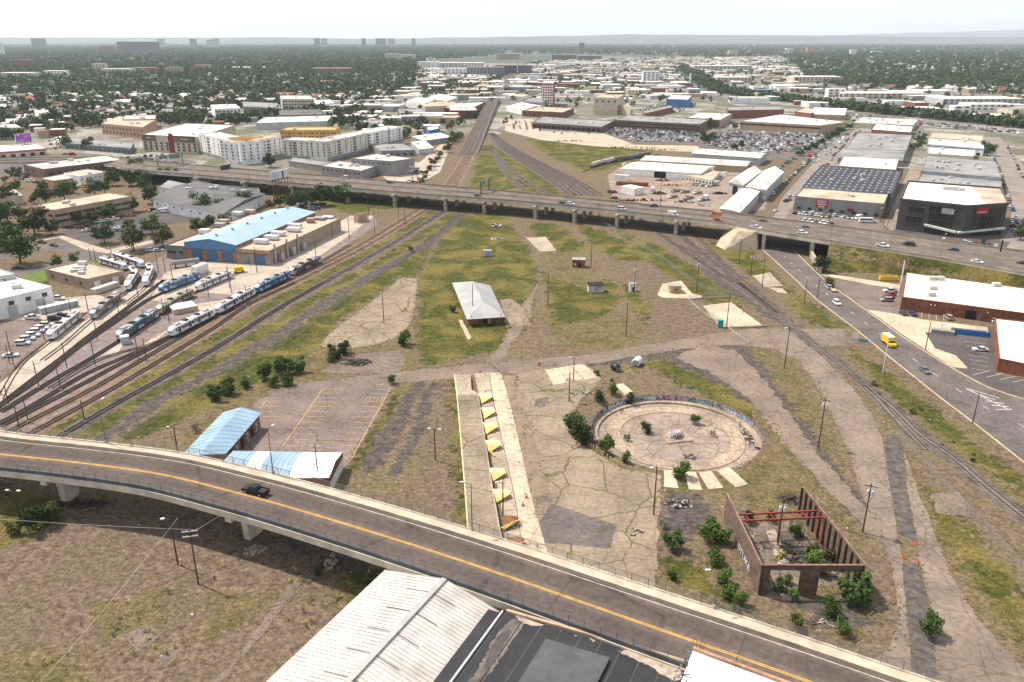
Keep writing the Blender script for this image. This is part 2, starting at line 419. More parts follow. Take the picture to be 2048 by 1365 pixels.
# low hills and the mountain front on the horizon
def hills(name, prof, dist, dep, m):
    """ridge whose crest is given as (bearing tangent, height)"""
    v = []; f = []; n = len(prof)*6
    ts = np.linspace(prof[0][0], prof[-1][0], n); hs = np.interp(ts, [q[0] for q in prof], [q[1] for q in prof])
    hs = hs+(vnoise(ts*40, ts*0, 1.0, 5, 4)-.5)*hs*.22
    for k, (dd, hh) in enumerate(((-dep, 0), (-dep*.5, .45), (0, 1), (dep*.6, .5), (dep, 0))):
        for i in range(n):
            jj = 1+(0.25*(vnoise(np.array([ts[i]*60]), np.array([k*3.1]), 1, 2)[0]-.5) if 0 < k < 4 else 0)
            v.append((ts[i]*dist*(1+dd/dist*.3), dist+dd, max(-2, hs[i]*hh*jj)-(2 if k in (0, 4) else 0)))
    for k in range(4):
        for i in range(n-1): f.append((k*n+i, k*n+i+1, (k+1)*n+i+1, (k+1)*n+i))
    me = bpy.data.meshes.new(name); me.from_pydata(v, [], f); me.materials.append(m)
    me.polygons.foreach_set('use_smooth', [True]*len(f)); return obj(name, me, kind='structure')
hm = mat('hill_scrub', (.09,.105,.105), .95, .3, .0006, .004)
hills('hills', [(-.9,110),(-.55,115),(-.3,110),(-.15,90),(0,130),(.12,165),(.22,170),(.36,140),(.5,125),(.9,120)], 17000, 3500, hm)
hills('mountains', [(.22,0),(.30,110),(.42,210),(.52,300),(.64,390),(.8,430),(1.0,430)], 26000, 4000, mat('mountain_rock', (.12,.13,.13), .95, .3, .0004, .003))

# ---------------------------------------------------------------- paved patches
EDGES = []
def patch(name, pts, m, layer=1, jit=0.35, world=False, kind='structure', parent=None, step=1.6):
    q = pts if world else gp(pts)
    out = []
    for i in range(len(q)):
        a, b_ = Vector((*q[i], 0)), Vector((*q[(i+1) % len(q)], 0)); l = (b_-a).length; n = max(1, int(l/step))
        nr = Vector((b_.y-a.y, a.x-b_.x, 0)).normalized() if l else Vector()
        for k in range(n):
            s_ = a+(b_-a)*(k/n)
            if jit and k: s_ = s_+nr*random.uniform(-jit, jit)
            out.append((s_.x, s_.y, layer*0.006))
            if jit > .15 and s_.y < 320: EDGES.append((s_.x, s_.y))
    ar = sum(out[i][0]*out[(i+1) % len(out)][1]-out[(i+1) % len(out)][0]*out[i][1] for i in range(len(out)))
    if ar < 0: out = out[::-1]
    return MB().add(out, [tuple(range(len(out)))]).build(name, m, parent, kind=kind)
def cracked(name, c1, c2, weed=(.085,.085,.035), sc=.12, wd=.02):
    """old paving: colour patches, weedy cracks between broken plates, hairline cracks"""
    if name in MATS: return MATS[name]
    m, nt, b = _nodes(name); p = pos(nt)
    wob = N(nt, 'ShaderNodeMix', data_type='RGBA', blend_type='LINEAR_LIGHT'); wob.inputs[0].default_value = 1.6
    nn = N(nt, 'ShaderNodeTexNoise'); nn.inputs['Scale'].default_value = .25; nn.inputs['Detail'].default_value = 4
    nt.links.new(p, nn.inputs['Vector']); nt.links.new(p, wob.inputs[6]); nt.links.new(nn.outputs['Color'], wob.inputs[7])
    def cells(s_, w_):
        v = N(nt, 'ShaderNodeTexVoronoi', feature='DISTANCE_TO_EDGE'); v.inputs['Scale'].default_value = s_
        nt.links.new(wob.outputs[2], v.inputs['Vector']); return ramp(nt, v.outputs['Distance'], w_*.4, w_, 1, 0)
    n1 = noise(nt, p, .09, 5, .6); n2 = noise(nt, p, .9, 5, .7); n3 = noise(nt, p, 5, 3, .7)
    c = mix(nt, ramp(nt, n1, .36, .66), c1, c2)
    c = mix(nt, 1.0, c, ramp(nt, n2, .32, .68, 1.25, .72), 'MULTIPLY')
    c = mix(nt, 1.0, c, ramp(nt, n3, .3, .7, 1.12, .86), 'MULTIPLY')
    hair = math_n(nt, 'MULTIPLY', cells(sc*3.1, .025), ramp(nt, n1, .42, .6, 0, .55))
    c = mix(nt, hair, c, tuple(v*.4 for v in c2))
    bk_ = N(nt, 'ShaderNodeTexBrick'); bk_.inputs['Scale'].default_value = 1; bk_.inputs['Brick Width'].default_value = .8/sc; bk_.inputs['Row Height'].default_value = .55/sc; bk_.inputs['Mortar Size'].default_value = wd*3.2; bk_.inputs['Mortar Smooth'].default_value = .6
    wb_ = N(nt, 'ShaderNodeMix', data_type='RGBA', blend_type='LINEAR_LIGHT'); wb_.inputs[0].default_value = .35; nt.links.new(p, wb_.inputs[6]); nt.links.new(nn.outputs['Color'], wb_.inputs[7]); mr_ = N(nt, 'ShaderNodeMapping'); mr_.inputs['Rotation'].default_value = (0,0,.18); nt.links.new(wb_.outputs[2], mr_.inputs[0]); nt.links.new(mr_.outputs[0], bk_.inputs['Vector'])
    big = math_n(nt, 'MULTIPLY', math_n(nt, 'MAXIMUM', math_n(nt, 'MULTIPLY', bk_.outputs['Fac'], ramp(nt, noise(nt, p, .2, 3), .4, .55, .2, 1)), math_n(nt, 'MULTIPLY', cells(sc*.8, wd*.7), ramp(nt, noise(nt, p, .06, 3), .34, .42))), ramp(nt, noise(nt, p, .12, 4), .3, .46, .2, .95))
    c = mix(nt, big, c, weed)
    stain = ramp(nt, noise(nt, p, .05, 5, .7), .60, .72, 0, .35)
    c = mix(nt, stain, c, tuple(v*.55 for v in c2))
    nt.links.new(c, b.inputs['Base Color']); b.inputs['Roughness'].default_value = .92; b.inputs['Specular IOR Level'].default_value = .15
    bn = N(nt, 'ShaderNodeBump'); bn.inputs['Strength'].default_value = .4; bn.inputs['Distance'].default_value = .05
    nt.links.new(n3, bn.inputs['Height']); nt.links.new(bn.outputs[0], b.inputs['Normal'])
    MATS[name] = m; return m
crk_grey = cracked('cracked_yard_paving', (.285,.222,.162), (.195,.154,.115), weed=(.095,.095,.032), sc=.1, wd=.028)
crk_pink = cracked('cracked_pink_asphalt', (.20,.152,.128), (.14,.106,.09), sc=.16, wd=.02)
crk_lot = cracked('parking_asphalt', (.205,.158,.138), (.14,.109,.098), sc=.07, wd=.01)
crk_old = cracked('old_roadway', (.24,.187,.148), (.16,.127,.104), sc=.05, wd=.006)
asph = cracked('street_asphalt', (.155,.13,.12), (.105,.09,.085), sc=.06, wd=.008)
asph_dark = cracked('fresh_asphalt', (.105,.09,.088), (.075,.066,.066), sc=.06, wd=.008)
lane = cracked('gravel_lane', (.225,.172,.135), (.155,.12,.097), sc=.05, wd=.006)
conc = cracked('pale_concrete', (.54,.44,.32), (.40,.325,.24), weed=(.16,.13,.08), sc=.12, wd=.01)
conc_old = cracked('worn_concrete', (.42,.345,.265), (.30,.245,.19), weed=(.12,.11,.06), sc=.14, wd=.015)
yard_c = cracked('yard_concrete', (.46,.38,.305), (.34,.29,.24), weed=(.2,.17,.13), sc=.06, wd=.01)
ballast_m = mat('track_ballast', (.125,.098,.086), .95, .4, .25, 6.0, bump=.5)
ballast_b = mat('brown_ballast', (.205,.135,.09), .95, .35, .25, 6.0, bump=.5)
cinder = mat('dark_gravel', (.115,.098,.09), .95, .4, .6, 5.0, bump=.6)
paint_y = mat('yellow_paint', (.62,.42,.10), .7, .3, .8, 4)
paint_w = mat('white_paint', (.70,.66,.60), .7, .25, .8, 4)
patch('old_slab', [(802,557),(833,557),(832,600),(822,640),(816,654),(792,675),(750,690),(705,697),(668,702),(640,690),(655,672),(680,650),(705,633),(775,579)], crk_grey, 1)
patch('old_slab', [(640,745),(690,712),(740,705),(800,700),(812,715),(800,745),(720,748)], crk_pink, 2)
patch('lane', [(560,800),(600,768),(780,746),(905,733),(1040,722),(1180,709),(1400,672),(1500,658),(1690,658),(1692,690),(1560,700),(1480,690),(1380,697),(1230,720),(1100,742),(1000,748),(905,757),(780,768),(645,775)], lane, 3)
patch('lane', [(1075,560),(1060,640),(1040,665),(1000,725),(965,735),(1000,690),(1030,640)], lane, 2, .8)
patch('parking_lot', [(508,806),(545,786),(600,770),(780,752),(788,772),(755,835),(700,925),(690,935),(560,960),(470,905),(500,870)], crk_lot, 4)
patch('cracked_yard', [(1034,748),(1085,738),(1170,727),(1203,757),(1190,775),(1160,800),(1138,840),(1148,880),(1190,905),(1250,940),(1322,948),(1314,1110),(1310,1200),(1160,1160),(1085,1130),(1068,1000),(1050,870),(1030,790)], crk_grey, 4)
patch('asphalt_strip', [(1003,752),(1030,752),(1050,820),(1068,877),(1090,950),(1108,1012),(1066,1005),(1048,930),(1020,830)], mat('worn_asphalt_strip', (.225,.165,.115), .9, .2, .3, 4), 6)
patch('asphalt_patch', [(1103,1008),(1145,1022),(1233,1051),(1220,1097),(1086,1086),(1078,1045)], asph, 7, .1)
patch('asphalt_patch', [(1070,800),(1095,795),(1098,808),(1080,815),(1068,812)], asph, 7, .3)
patch('asphalt_patch', [(1075,993),(1095,990),(1100,1003),(1080,1008)], crk_lot, 7, .2)
patch('roadway', [(1535,662),(1612,668),(1650,720),(1705,775),(1752,845),(1766,885),(1778,960),(1795,1065),(1806,1130),(1830,1420),(1560,1420),(1700,1365),(1782,1290),(1800,1235),(1790,1170),(1776,1100),(1758,1060),(1722,985),(1700,910),(1650,800),(1600,722),(1560,705)], crk_old, 5, .2)
patch('roadway', [(1808,895),(1828,960),(1872,1075),(1900,1150),(1950,1230),(2010,1300),(2120,1420),(1880,1420),(1862,1210),(1836,1110),(1815,985)], crk_old, 5, .25)
patch('gravel_strip', [(1766,885),(1785,868),(1806,892),(1815,985),(1836,1085),(1796,1068),(1780,975)], cinder, 7, .12)
patch('gravel_strip', [(1804,1128),(1838,1128),(1862,1230),(1880,1420),(1832,1420)], cinder, 7, .12)
patch('gravel_patch', [(1862,990),(1920,985),(1945,1030),(1905,1032),(1875,1028)], lane, 6, .5)
patch('lane', [(1400,690),(1470,700),(1530,760),(1600,860),(1680,960),(1760,1045),(1800,1085),(1790,1105),(1745,1075),(1640,965),(1560,880),(1500,800),(1420,745),(1350,715)], lane, 4, .9)
patch('concrete_pad', [(1325,568),(1362,562),(1385,588),(1405,592),(1400,598),(1325,596),(1315,590)], conc, 4, .1)
patch('concrete_pad', [(1406,612),(1462,605),(1530,655),(1440,655)], conc, 6, .05)
patch('concrete_pad', [(1052,476),(1092,474),(1113,502),(1080,504)], conc_old, 6, .2)
patch('concrete_pad', [(1505,552),(1540,545),(1565,572),(1530,575)], conc_old, 6, .2)
patch('concrete_pad', [(1535,575),(1565,577),(1575,588),(1555,585)], conc_old, 6, .2)
patch('concrete_walk', [(916,640),(924,640),(943,676),(936,680)], conc, 6, .1)
patch('old_slab', [(1000,600),(1020,597),(1045,615),(1062,650),(1012,655)], crk_grey, 5, .4)
patch('old_slab', [(248,1270),(290,1248),(325,1265),(275,1305)], crk_pink, 3, .3)
patch('old_slab', [(315,1315),(355,1292),(365,1300),(330,1325)], crk_pink, 3, .4)
patch('footpath', [(560,1190),(600,1150),(612,1155),(560,1225),(500,1300),(440,1365),(425,1365),(490,1290)], crk_pink, 3, .5)
# the street on the right, with its kerbs, and the lots beside it
SL = spline([Vector((*G(*q), 0)) for q in [(1440,415),(1490,468),(1520,496),(1577,548),(1634,601),(1706,656),(1784,720),(1834,760),(1883,799),(1944,845),(2048,927),(2140,1000)]], 4)
SR = spline([Vector((*G(*q), 0)) for q in [(1530,440),(1560,475),(1591,504),(1650,560),(1735,622),(1808,675),(1896,731),(1982,777),(2060,802),(2200,850)]], 4)
poly = [(q.x, q.y) for q in SL]+[(q.x, q.y) for q in SR[::-1]]
patch('street', poly, asph, 3, 0, world=True, step=50)
kerb_m = mat('kerb_concrete', (.47,.38,.28), .9, .2, .4, 4)
sweep(SL, [(-.45,0),(0,0),(0,.14),(-.45,.14)]).build('kerb', kerb_m, kind='structure')
SRk = [q for q in SR if px_of(q)[1] > 500]
sweep(SRk, [(0,0),(.45,0),(.45,.14),(0,.14)]).build('kerb', kerb_m, kind='structure')
patch('parking_lot', [(1652,560),(1740,566),(1812,585),(1795,628),(1812,672),(1740,622)], crk_lot, 4, .1)
patch('parking_lot', [(1800,640),(1835,640),(1990,655),(1992,750),(2048,762),(2200,800),(2200,830),(2060,800),(1982,775),(1896,729),(1812,673),(1740,622)], asph_dark, 2, .05)
patch('pavement', [(1735,620),(1790,628),(1850,640),(1975,655),(1978,672),(1850,665),(1872,700),(1935,738),(1905,735),(1810,673)], conc, 5, .05)
patch('pavement', [(1640,550),(1655,548),(1800,570),(1800,578),(1740,570)], conc, 5, .05)
patch('driveway', [(1862,694),(1912,712),(1935,736),(1900,731)], conc, 6, .05)
def line(name, a, b_, wd, m, layer, parent=None, z=0.0):
    """painted line between two pixels on the ground"""
    a = P(*a, z); b_ = P(*b_, z); d = (b_-a).normalized(); nr = Vector((d.y, -d.x, 0))*wd/2; zz = Vector((0, 0, layer*.006))
    return MB().add([a-nr+zz, b_-nr+zz, b_+nr+zz, a+nr+zz], [(3,2,1,0)] if True else [(0,1,2,3)]).build(name, m, parent, kind='structure' if parent is None else None)
# lane dashes down the street
MID = [(a+b_)/2 for a, b_ in zip([SL[int(i*(len(SL)-1)/59)] for i in range(60)], [SR[int(i*(len(SR)-1)/59)] for i in range(60)])]
for q, d in along(MID, 12.0, 6):
    nr = Vector((d.y, -d.x, 0))*.09; z_ = Vector((0, 0, .024))
    MB().add([q-nr-d*1.5+z_, q-nr+d*1.5+z_, q+nr+d*1.5+z_, q+nr-d*1.5+z_], [(3,2,1,0)]).build('lane_marking', paint_w, kind='structure')
for a, b_ in [((1931,777),(2020,821)),((1931,777),(2000,797)),((1992,820),(2024,819)),((1960,790),(1990,800)),((1972,802),(2008,808)),((1983,811),(2018,814))]:
    line('lane_marking', a, b_, .3, paint_w, 5)
for i in range(7):
    y = 683+i*9; line('stall_marking', (1930+i*2.2, y), (1973+i*.7, y+6), .12, paint_w, 5)
for i in range(4): line('stall_marking', (1945+27*i, 751+4.5*i), (1982+24*i, 741+6*i), .14, paint_w, 5)
for i in range(5): line('stall_marking', (1830+14*i, 622+1.6*i), (1828+15*i, 634+1.8*i), .12, paint_w, 6)
for i in range(5): line('stall_marking', (1757-1*i, 590+8*i), (1786-1*i, 593+8*i), .12, paint_w, 6)
# parking lot by the blue-roofed ruin: three rows of stalls
for a, b_ in [((565,893),(647,777)),((703,918),(781,776)),((520,818),(532,802))]: line('stall_marking', a, b_, .16, paint_y, 8)
tk = [135,195,262,325,392,465,540,620,705,790,878,968]
for t_ in tk:
    y = 760+t_/7.314; xa = 647+(565-647)*(y-777)/(893-777); line('stall_marking', (xa, y), (xa+40+4*(y-777)/116, y+.4), .14, paint_y, 8)
for i, t_ in enumerate([78,143,208,262,322,395,468,545,628,705,785,870,960,1055,1150]):
    y = 760+t_/7.314; xa = 781+(703-781)*(y-776)/(918-776); line('stall_marking', (xa-34-5*(y-776)/142, y-.8), (xa, y+.6), .14, paint_y, 8)
for k in range(5): line('stall_marking', (728+8*k, 803), (735+8*k, 796), .14, paint_y, 8)
for t_ in [308,390,465,540]: line('stall_marking', (525+(465-t_)*.05, 760+t_/7.314), (560, 760+t_/7.314), .14, paint_y, 8)
# light concrete slabs of the dock apron, each one its own plate
apron = setting('concrete_apron')
def slabs(left, right, n, parent, m, z=.05, gap=.06):
    L = spline([Vector((*G(*q), 0)) for q in left], 1); Rr = spline([Vector((*G(*q), 0)) for q in right], 1)
    def at_(ln, t): return ln[min(len(ln)-1, int(t*(len(ln)-1)))]
    for i in range(n):
        a, b_, c, d = at_(L, i/n), at_(Rr, i/n), at_(Rr, (i+1)/n), at_(L, (i+1)/n)
        ce = (a+b_+c+d)/4; zz = z+random.uniform(-.02, .02)
        q = [ce+(v-ce)*(1-gap/max(.5, (v-ce).length)) for v in (a, b_, c, d)]
        MB().prism([(v.x, v.y) for v in q], .0, zz).build('slab', m, parent)
slabs([(947,748),(958,790),(980,900),(1000,1000),(1012,1095)], [(978,745),(986,800),(1008,900),(1030,1000),(1045,1105)], 13, apron, conc_old)
slabs([(979,745),(987,800),(1009,900),(1031,1000),(1046,1105)], [(1002,747),(1018,800),(1042,900),(1066,1005),(1100,1120)], 13, apron, conc, .06)
pad = setting('concrete_apron')
for i in range(3):
    for j in range(2):
        def q_(u, v): return tuple(np.array((1090,740))*(1-u)*(1-v)+np.array((1166,728))*u*(1-v)+np.array((1200,755))*u*v+np.array((1106,771))*(1-u)*v)
        a = [G(*q_(u, v)) for u, v in ((i/3+.008, j/2+.01), ((i+1)/3-.008, j/2+.01), ((i+1)/3-.008, (j+1)/2-.01), (i/3+.008, (j+1)/2-.01))]
        MB().prism(a, 0, .06).build('slab', conc, pad)
# ------------------------------------------------ depot yard and the left-hand streets
patch('depot_yard', [(-60,870),(-60,800),(20,752),(130,660),(215,590),(300,530),(345,500),(480,510),(590,500),(700,432),(748,432),(755,450),(640,525),(560,580),(440,625),(330,700),(190,790),(80,860)], mat('yard_gravel', (.21,.165,.15), .95, .25, .3, 5), 1, .1)
for q in ([(-40,800),(20,752),(120,662),(175,640),(228,598),(260,585),(285,575),(310,560),(330,560),(300,590),(225,645),(150,700),(95,745),(60,762),(20,790),(-40,840)],
          [(330,545),(480,510),(600,490),(700,432),(748,432),(700,470),(640,512),(560,560),(470,590),(400,585),(350,610),(300,600)],
          [(200,712),(260,672),(232,710)], [(300,680),(345,655),(290,700),(230,735)], [(380,610),(450,600),(520,570),(545,560),(470,602),(400,640)]):
    patch('concrete_apron', q, yard_c, 2, .05)
patch('car_park', [(-60,640),(70,640),(110,655),(120,665),(60,705),(15,745),(-60,800)], crk_lot, 3, .3)
patch('yard', [(80,600),(200,590),(215,600),(170,625),(120,640),(60,640),(-60,650)], yard_c, 2, .2)
patch('street', [(-80,575),(-80,545),(60,535),(160,505),(250,490),(330,478),(345,492),(260,508),(180,520),(90,545),(0,572)], asph, 3, .05)
patch('street', [(60,490),(120,480),(180,498),(160,507),(90,500),(0,520),(-60,520),(-60,505)], asph, 4, .05)
patch('pavement', [(70,485),(120,470),(215,500),(330,475),(330,481),(215,507),(170,500),(118,476)], yard_c, 5, .05)
patch('car_park', [(110,470),(180,440),(290,420),(410,410),(420,440),(330,450),(300,470),(190,486),(140,478)], asph_dark, 2, .1)
patch('lawn', [(42,552),(92,540),(97,562),(60,565)], mat('lawn_grass', (.11,.16,.03), .95, .3, .5, 4), 6, .1)
patch('lawn', [(168,528),(205,520),(200,530),(180,535)], MATS['lawn_grass'], 6, .1)
patch('street', [(-80,352),(0,348),(150,330),(285,320),(395,330),(390,322),(285,313),(120,318),(-80,330)], asph, 2, .1)
# ------------------------------------------------ yards, lots and streets on the far side of the highway
yard_d = cracked('brown_yard', (.30,.235,.19), (.21,.165,.14), sc=.03, wd=.004)
patch('yard', [(1215,352),(1240,335),(1410,345),(1470,330),(1545,345),(1530,420),(1440,428),(1290,408),(1225,395)], yard_d, 2, .3)
patch('yard', [(1010,240),(1065,238),(1080,262),(1210,268),(1270,290),(1400,292),(1390,305),(1300,300),(1180,292),(1080,280),(1010,262)], mat('pale_yard', (.44,.36,.275), .9, .2, .1, 2), 2, .3)
patch('car_park', [(1203,266),(1226,252),(1404,264),(1398,288),(1262,286)], asph, 3, .1)
patch('car_park', [(1392,292),(1440,258),(1690,268),(1640,302),(1625,320),(1500,318),(1430,305)], asph, 3, .1)
patch('street', [(1545,440),(1600,445),(1668,350),(1730,262),(1712,258),(1640,312),(1565,395)], cracked('side_street', (.265,.225,.20), (.2,.17,.155), sc=.04, wd=.006), 4, .05)
patch('car_park', [(1560,452),(1590,405),(1760,440),(1770,465)], crk_lot, 5, .05)
patch('alley', [(1768,450),(1820,335),(1845,330),(1815,440),(1795,470)], yard_d, 4, .1)
patch('street', [(1985,500),(2060,500),(2120,420),(2000,275),(1960,274),(2000,330),(2024,400),(2020,460)], MATS['side_street'], 4, .05)
patch('car_park', [(1770,470),(1795,455),(2020,485),(2010,500),(1900,492)], asph_dark, 5, .05)
patch('yard', [(740,330),(840,325),(880,290),(905,285),(880,345),(830,372),(780,366)], yard_c, 2, .2)
# ================================================================ RAILWAY TRACKS
rail_m = mat('rail_steel', (.055,.04,.034), .5, .25, .5, 4, metal=.3)
tie_m = mat('timber_ties', (.07,.054,.045), .95, .35, .8, 5)
tie_pale = mat('pale_ties', (.30,.26,.22), .95, .3, .8, 5)
TRK = [0]
def track(pts, bed=None, ties=True, tm=tie_m, z=0.0, gauge=1.44, bw=4.2, end_y=None, lineworld=None):
    ln = lineworld or spline([Vector((*G(*q, z), z)) for q in pts], 3.0)
    t = setting('railway_track')
    TRK[0] += 1; lz = .05+.004*(TRK[0] % 17)
    if bed: sweep(ln, [(-bw/2-.5,-.02),(bw/2+.5,-.02),(bw/2,lz),(-bw/2,lz)]).build('ballast', bed, t)
    if ties:
        m = MB()
        for q, d in along(ln, .62):
            if q.y > 330: continue
            r_ = Vector((d.y, -d.x, 0)); zz = lz+.09
            a = q-r_*1.3; b_ = q+r_*1.3
            m.beam(a+Vector((0,0,zz)), b_+Vector((0,0,zz)), .24, .12)
        if m.v: m.build('ties', tm, t, kind='stuff')
    for s_ in (-1, 1):
        sweep(offset(ln, s_*gauge/2), [(-.07,lz),(.07,lz),(.045,lz+.26),(-.045,lz+.26)]).build('rail', rail_m, t)
    return t
track([(846,414),(720,491),(587,558),(485,602),(396,655),(319,700),(190,776),(50,848),(-80,915)], ballast_b)
track([(864,414),(737,491),(602,560),(503,607),(423,660),(357,700),(224,779),(69,864),(-40,922)], ballast_b)
track([(893,420),(780,491),(680,548),(560,616),(425,701),(246,801),(130,868),(30,925)], ballast_m)
# depot ladder
track([(700,490),(642,524),(582,552),(513,588),(432,631),(343,676),(240,729),(150,777),(0,855)], None)
track([(480,546),(393,585),(317,632),(237,684),(170,725),(105,762),(0,826)], None)
track([(420,549),(320,589),(275,614),(220,652),(150,700),(78,758),(0,812)], None)
track([(470,618),(400,648),(330,680),(250,715),(170,750),(60,815),(-20,858)], None)
track([(330,560),(290,590),(240,628),(180,672),(130,712),(60,765),(-10,820)], None)
track([(300,545),(254,584),(184,641),(130,688),(85,722)], None, ties=False)
track([(200,528),(258,540),(276,556),(256,583),(225,606)], None, ties=False)
track([(225,517),(290,530),(306,545),(291,575),(250,610)], None, ties=False)
track([(170,626),(102,682),(62,712),(38,735),(18,765),(0,800)], None, ties=False)
track([(380,655),(300,690),(200,720),(100,778)], None, ties=False)
# freight lines by the street
track([(1279,437),(1352,492),(1420,537),(1489,582),(1548,627),(1620,684),(1703,748),(1789,820),(1839,869),(1911,921),(1973,974),(2070,1052)], ballast_m, tm=tie_pale)
track([(1318,440),(1380,487),(1440,536),(1500,585),(1552,627)], ballast_m)
track([(1368,452),(1400,480),(1440,520)], None)
track([(1700,748),(1730,775),(1760,805),(1800,850),(1850,900)], None, tm=tie_pale)
# lines on the far side of the highway
for k in range(6):
    track([(978+k*1.2,266),(1005+k*5,298),(1060+k*8,335),(1108+k*11,366),(1140+k*13,392)], ballast_m if k % 2 == 0 else None, ties=False, bw=6)
track([(960,300),(985,305),(1010,345),(1060,392)], ballast_m, ties=False)
track([(985,300),(1000,318),(1040,355),(1100,392)], ballast_m, ties=False)
for k in range(3):
    track([(866+k*11,410),(892+k*9,372),(915+k*7,340),(938+k*5,300),(955+k*4,270)], ballast_b, ties=False, bw=6)
# rail embankment running off to the south, walls of pale concrete on both sides
rv = thing('rail_flyover', 'long concrete walled rail embankment carrying tracks towards the far suburbs', 'viaduct')
RVL = spline([Vector((*G(*q), 0)) for q in [(935,312),(952,278),(970,240),(986,208),(1002,182),(1016,163),(1036,143),(1062,125)]], 12)
hz = lambda i: 7.0*min(1, i/(len(RVL)*.22))
top = [q+Vector((0,0,hz(i)+.05)) for i, q in enumerate(RVL)]
mbk = MB().ribbon(offset(top, -8), offset(top, 8)); mbk.build('track_bed', ballast_m, rv)
for s_, nm in ((-1, 'retaining_wall'), (1, 'retaining_wall')):
    o_ = offset(top, s_*8); mw = MB(); mw.ribbon([Vector((q.x,q.y,-.1)) for q in o_], [q+Vector((0,0,.8)) for q in o_])
    mw.ribbon([q+Vector((0,0,.8)) for q in offset(top, s_*8.4)], [Vector((q.x,q.y,-.1)) for q in offset(top, s_*8.4)])
    mw.ribbon([q+Vector((0,0,.8)) for q in o_], [q+Vector((0,0,.8)) for q in offset(top, s_*8.4)])
    mw.build(nm, mat('stained_concrete', (.27,.225,.18), .9, .25, .2, 2), rv)
for s_ in (-5.2, -3.8, -1.2, .2, 3.2, 4.6): sweep(offset(top, s_), [(-.08,0),(.08,0),(.08,.25),(-.08,.25)]).build('rail', rail_m, rv)

# ================================================================ FRONT VIADUCT
conc_b = mat('bridge_concrete', (.47,.39,.295), .88, .22, .25, 3, bump=.2)
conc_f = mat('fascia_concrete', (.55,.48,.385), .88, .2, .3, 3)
road_b = cracked('viaduct_asphalt', (.15,.115,.096), (.105,.081,.07), sc=.012, wd=.0008)
fence_m = mat('galvanised_steel', (.19,.185,.175), .5, .15, 1, 5, metal=.4)
dark_face_m = mat('dark_barrier_face', (.10,.105,.11), .8, .25, .3, 3)
def wire_mat(name, col, fac):
    if name in MATS: return MATS[name]
    m, nt, b = _nodes(name); b.inputs['Base Color'].default_value = (*col, 1); b.inputs['Roughness'].default_value = .6
    tr = N(nt, 'ShaderNodeBsdfTransparent'); ms = N(nt, 'ShaderNodeMixShader'); out = nt.nodes['Material Output']
    ms.inputs[0].default_value = fac
    nt.links.new(tr.outputs[0], ms.inputs[1]); nt.links.new(b.outputs[0], ms.inputs[2]); nt.links.new(ms.outputs[0], out.inputs[0])
    MATS[name] = m; return m
link_m = wire_mat('chain_link', (.34,.33,.31), .22)
H1 = 10.0
br = thing('viaduct', 'curved concrete road viaduct with yellow centre line and chain link railings', 'bridge')
CL = spline([P(x, y, H1) for x, y in [(-420,880),(-160,889),(0,908.6),(160,926),(322,949),(470,985),(600,1021),(800,1082),(1000,1147.7),(1273,1243),(1560,1343),(1900,1465),(2300,1600)]], 2.5)
sweep(CL, [(-6.2,-.25),(6.2,-.25),(6.2,0),(-6.2,0)]).build('roadway', road_b, br)
sweep(CL, [(-8.7,-1.5),(-8.3,-1.9),(5.5,-1.9),(6.3,-1.5),(6.3,-.3),(-8.7,-.3)]).build('girder', conc_b, br)
# far side: barrier, raised walk, outer kerb
sweep(CL, [(-6.45,-.28),(-6.2,-.28),(-6.2,.75),(-6.45,.75)]).build('barrier', conc_b, br)
sweep(CL, [(-8.5,-.28),(-6.46,-.28),(-6.46,.42),(-8.5,.42)]).build('sidewalk', mat('walk_concrete', (.52,.42,.32), .9, .18, .3, 3), br)
sweep(CL, [(-8.85,-.3),(-8.51,-.3),(-8.51,.62),(-8.85,.62)]).build('kerb', conc_f, br)
# near side: low dark-faced barrier over a pale fascia
sweep(CL, [(5.95,.002),(6.3,.002),(6.3,.78),(5.95,.78)]).build('barrier', dark_face_m, br)
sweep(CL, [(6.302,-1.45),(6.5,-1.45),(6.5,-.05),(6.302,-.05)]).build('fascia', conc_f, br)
mly = paint_y
sweep(CL, [(-.24,.004),(-.10,.004),(-.10,.01),(-.24,.01)]).build('centre_line', mat('road_yellow', (.72,.42,.06), .7, .2, .5, 4), br)
sweep(CL, [(.10,.003),(.24,.003),(.24,.008),(.10,.008)]).build('centre_line', MATS['road_yellow'], br)
sweep(CL, [(-5.84,.003),(-5.72,.003),(-5.72,.008),(-5.84,.008)]).build('edge_line', paint_w, br)
for side, base, hgt, gap in ((-8.68, .62, 1.5, 3.05), (6.15, .75, 1.25, 2.75)):
    ln = offset(CL, side)
    mpost = MB().tube((0,0,-.45 if side > 0 else 0), (0,0,hgt), .06, n=6).mesh('fence_post'); mpost.materials.append(fence_m)
    for q, d in along(ln, gap):
        o_ = obj('fence_post', mpost, br); o_.location = q+Vector((0, 0, base))
    sweep(ln, [(-.035,base+hgt-.07),(.035,base+hgt-.07),(.035,base+hgt),(-.035,base+hgt)]).build('fence_rail', fence_m, br)
    MB().ribbon(lift(ln, base+.05), lift(ln, base+hgt-.05)).build('fence_mesh', link_m, br)
for a_, b_, k_ in ((-5.2,-1.0,0),(-4.7,-1.5,1),(1.0,5.2,0),(1.5,4.7,1)): sweep(CL, [(a_,.001+k_*.003),(b_,.001+k_*.003),(b_,.002+k_*.003),(a_,.002+k_*.003)]).build('worn_lane', cracked('worn_lane%d' % k_, (.125-.02*k_,.098-.016*k_,.084-.013*k_), (.095-.015*k_,.075-.012*k_,.066-.01*k_), sc=.012, wd=.0008), br)
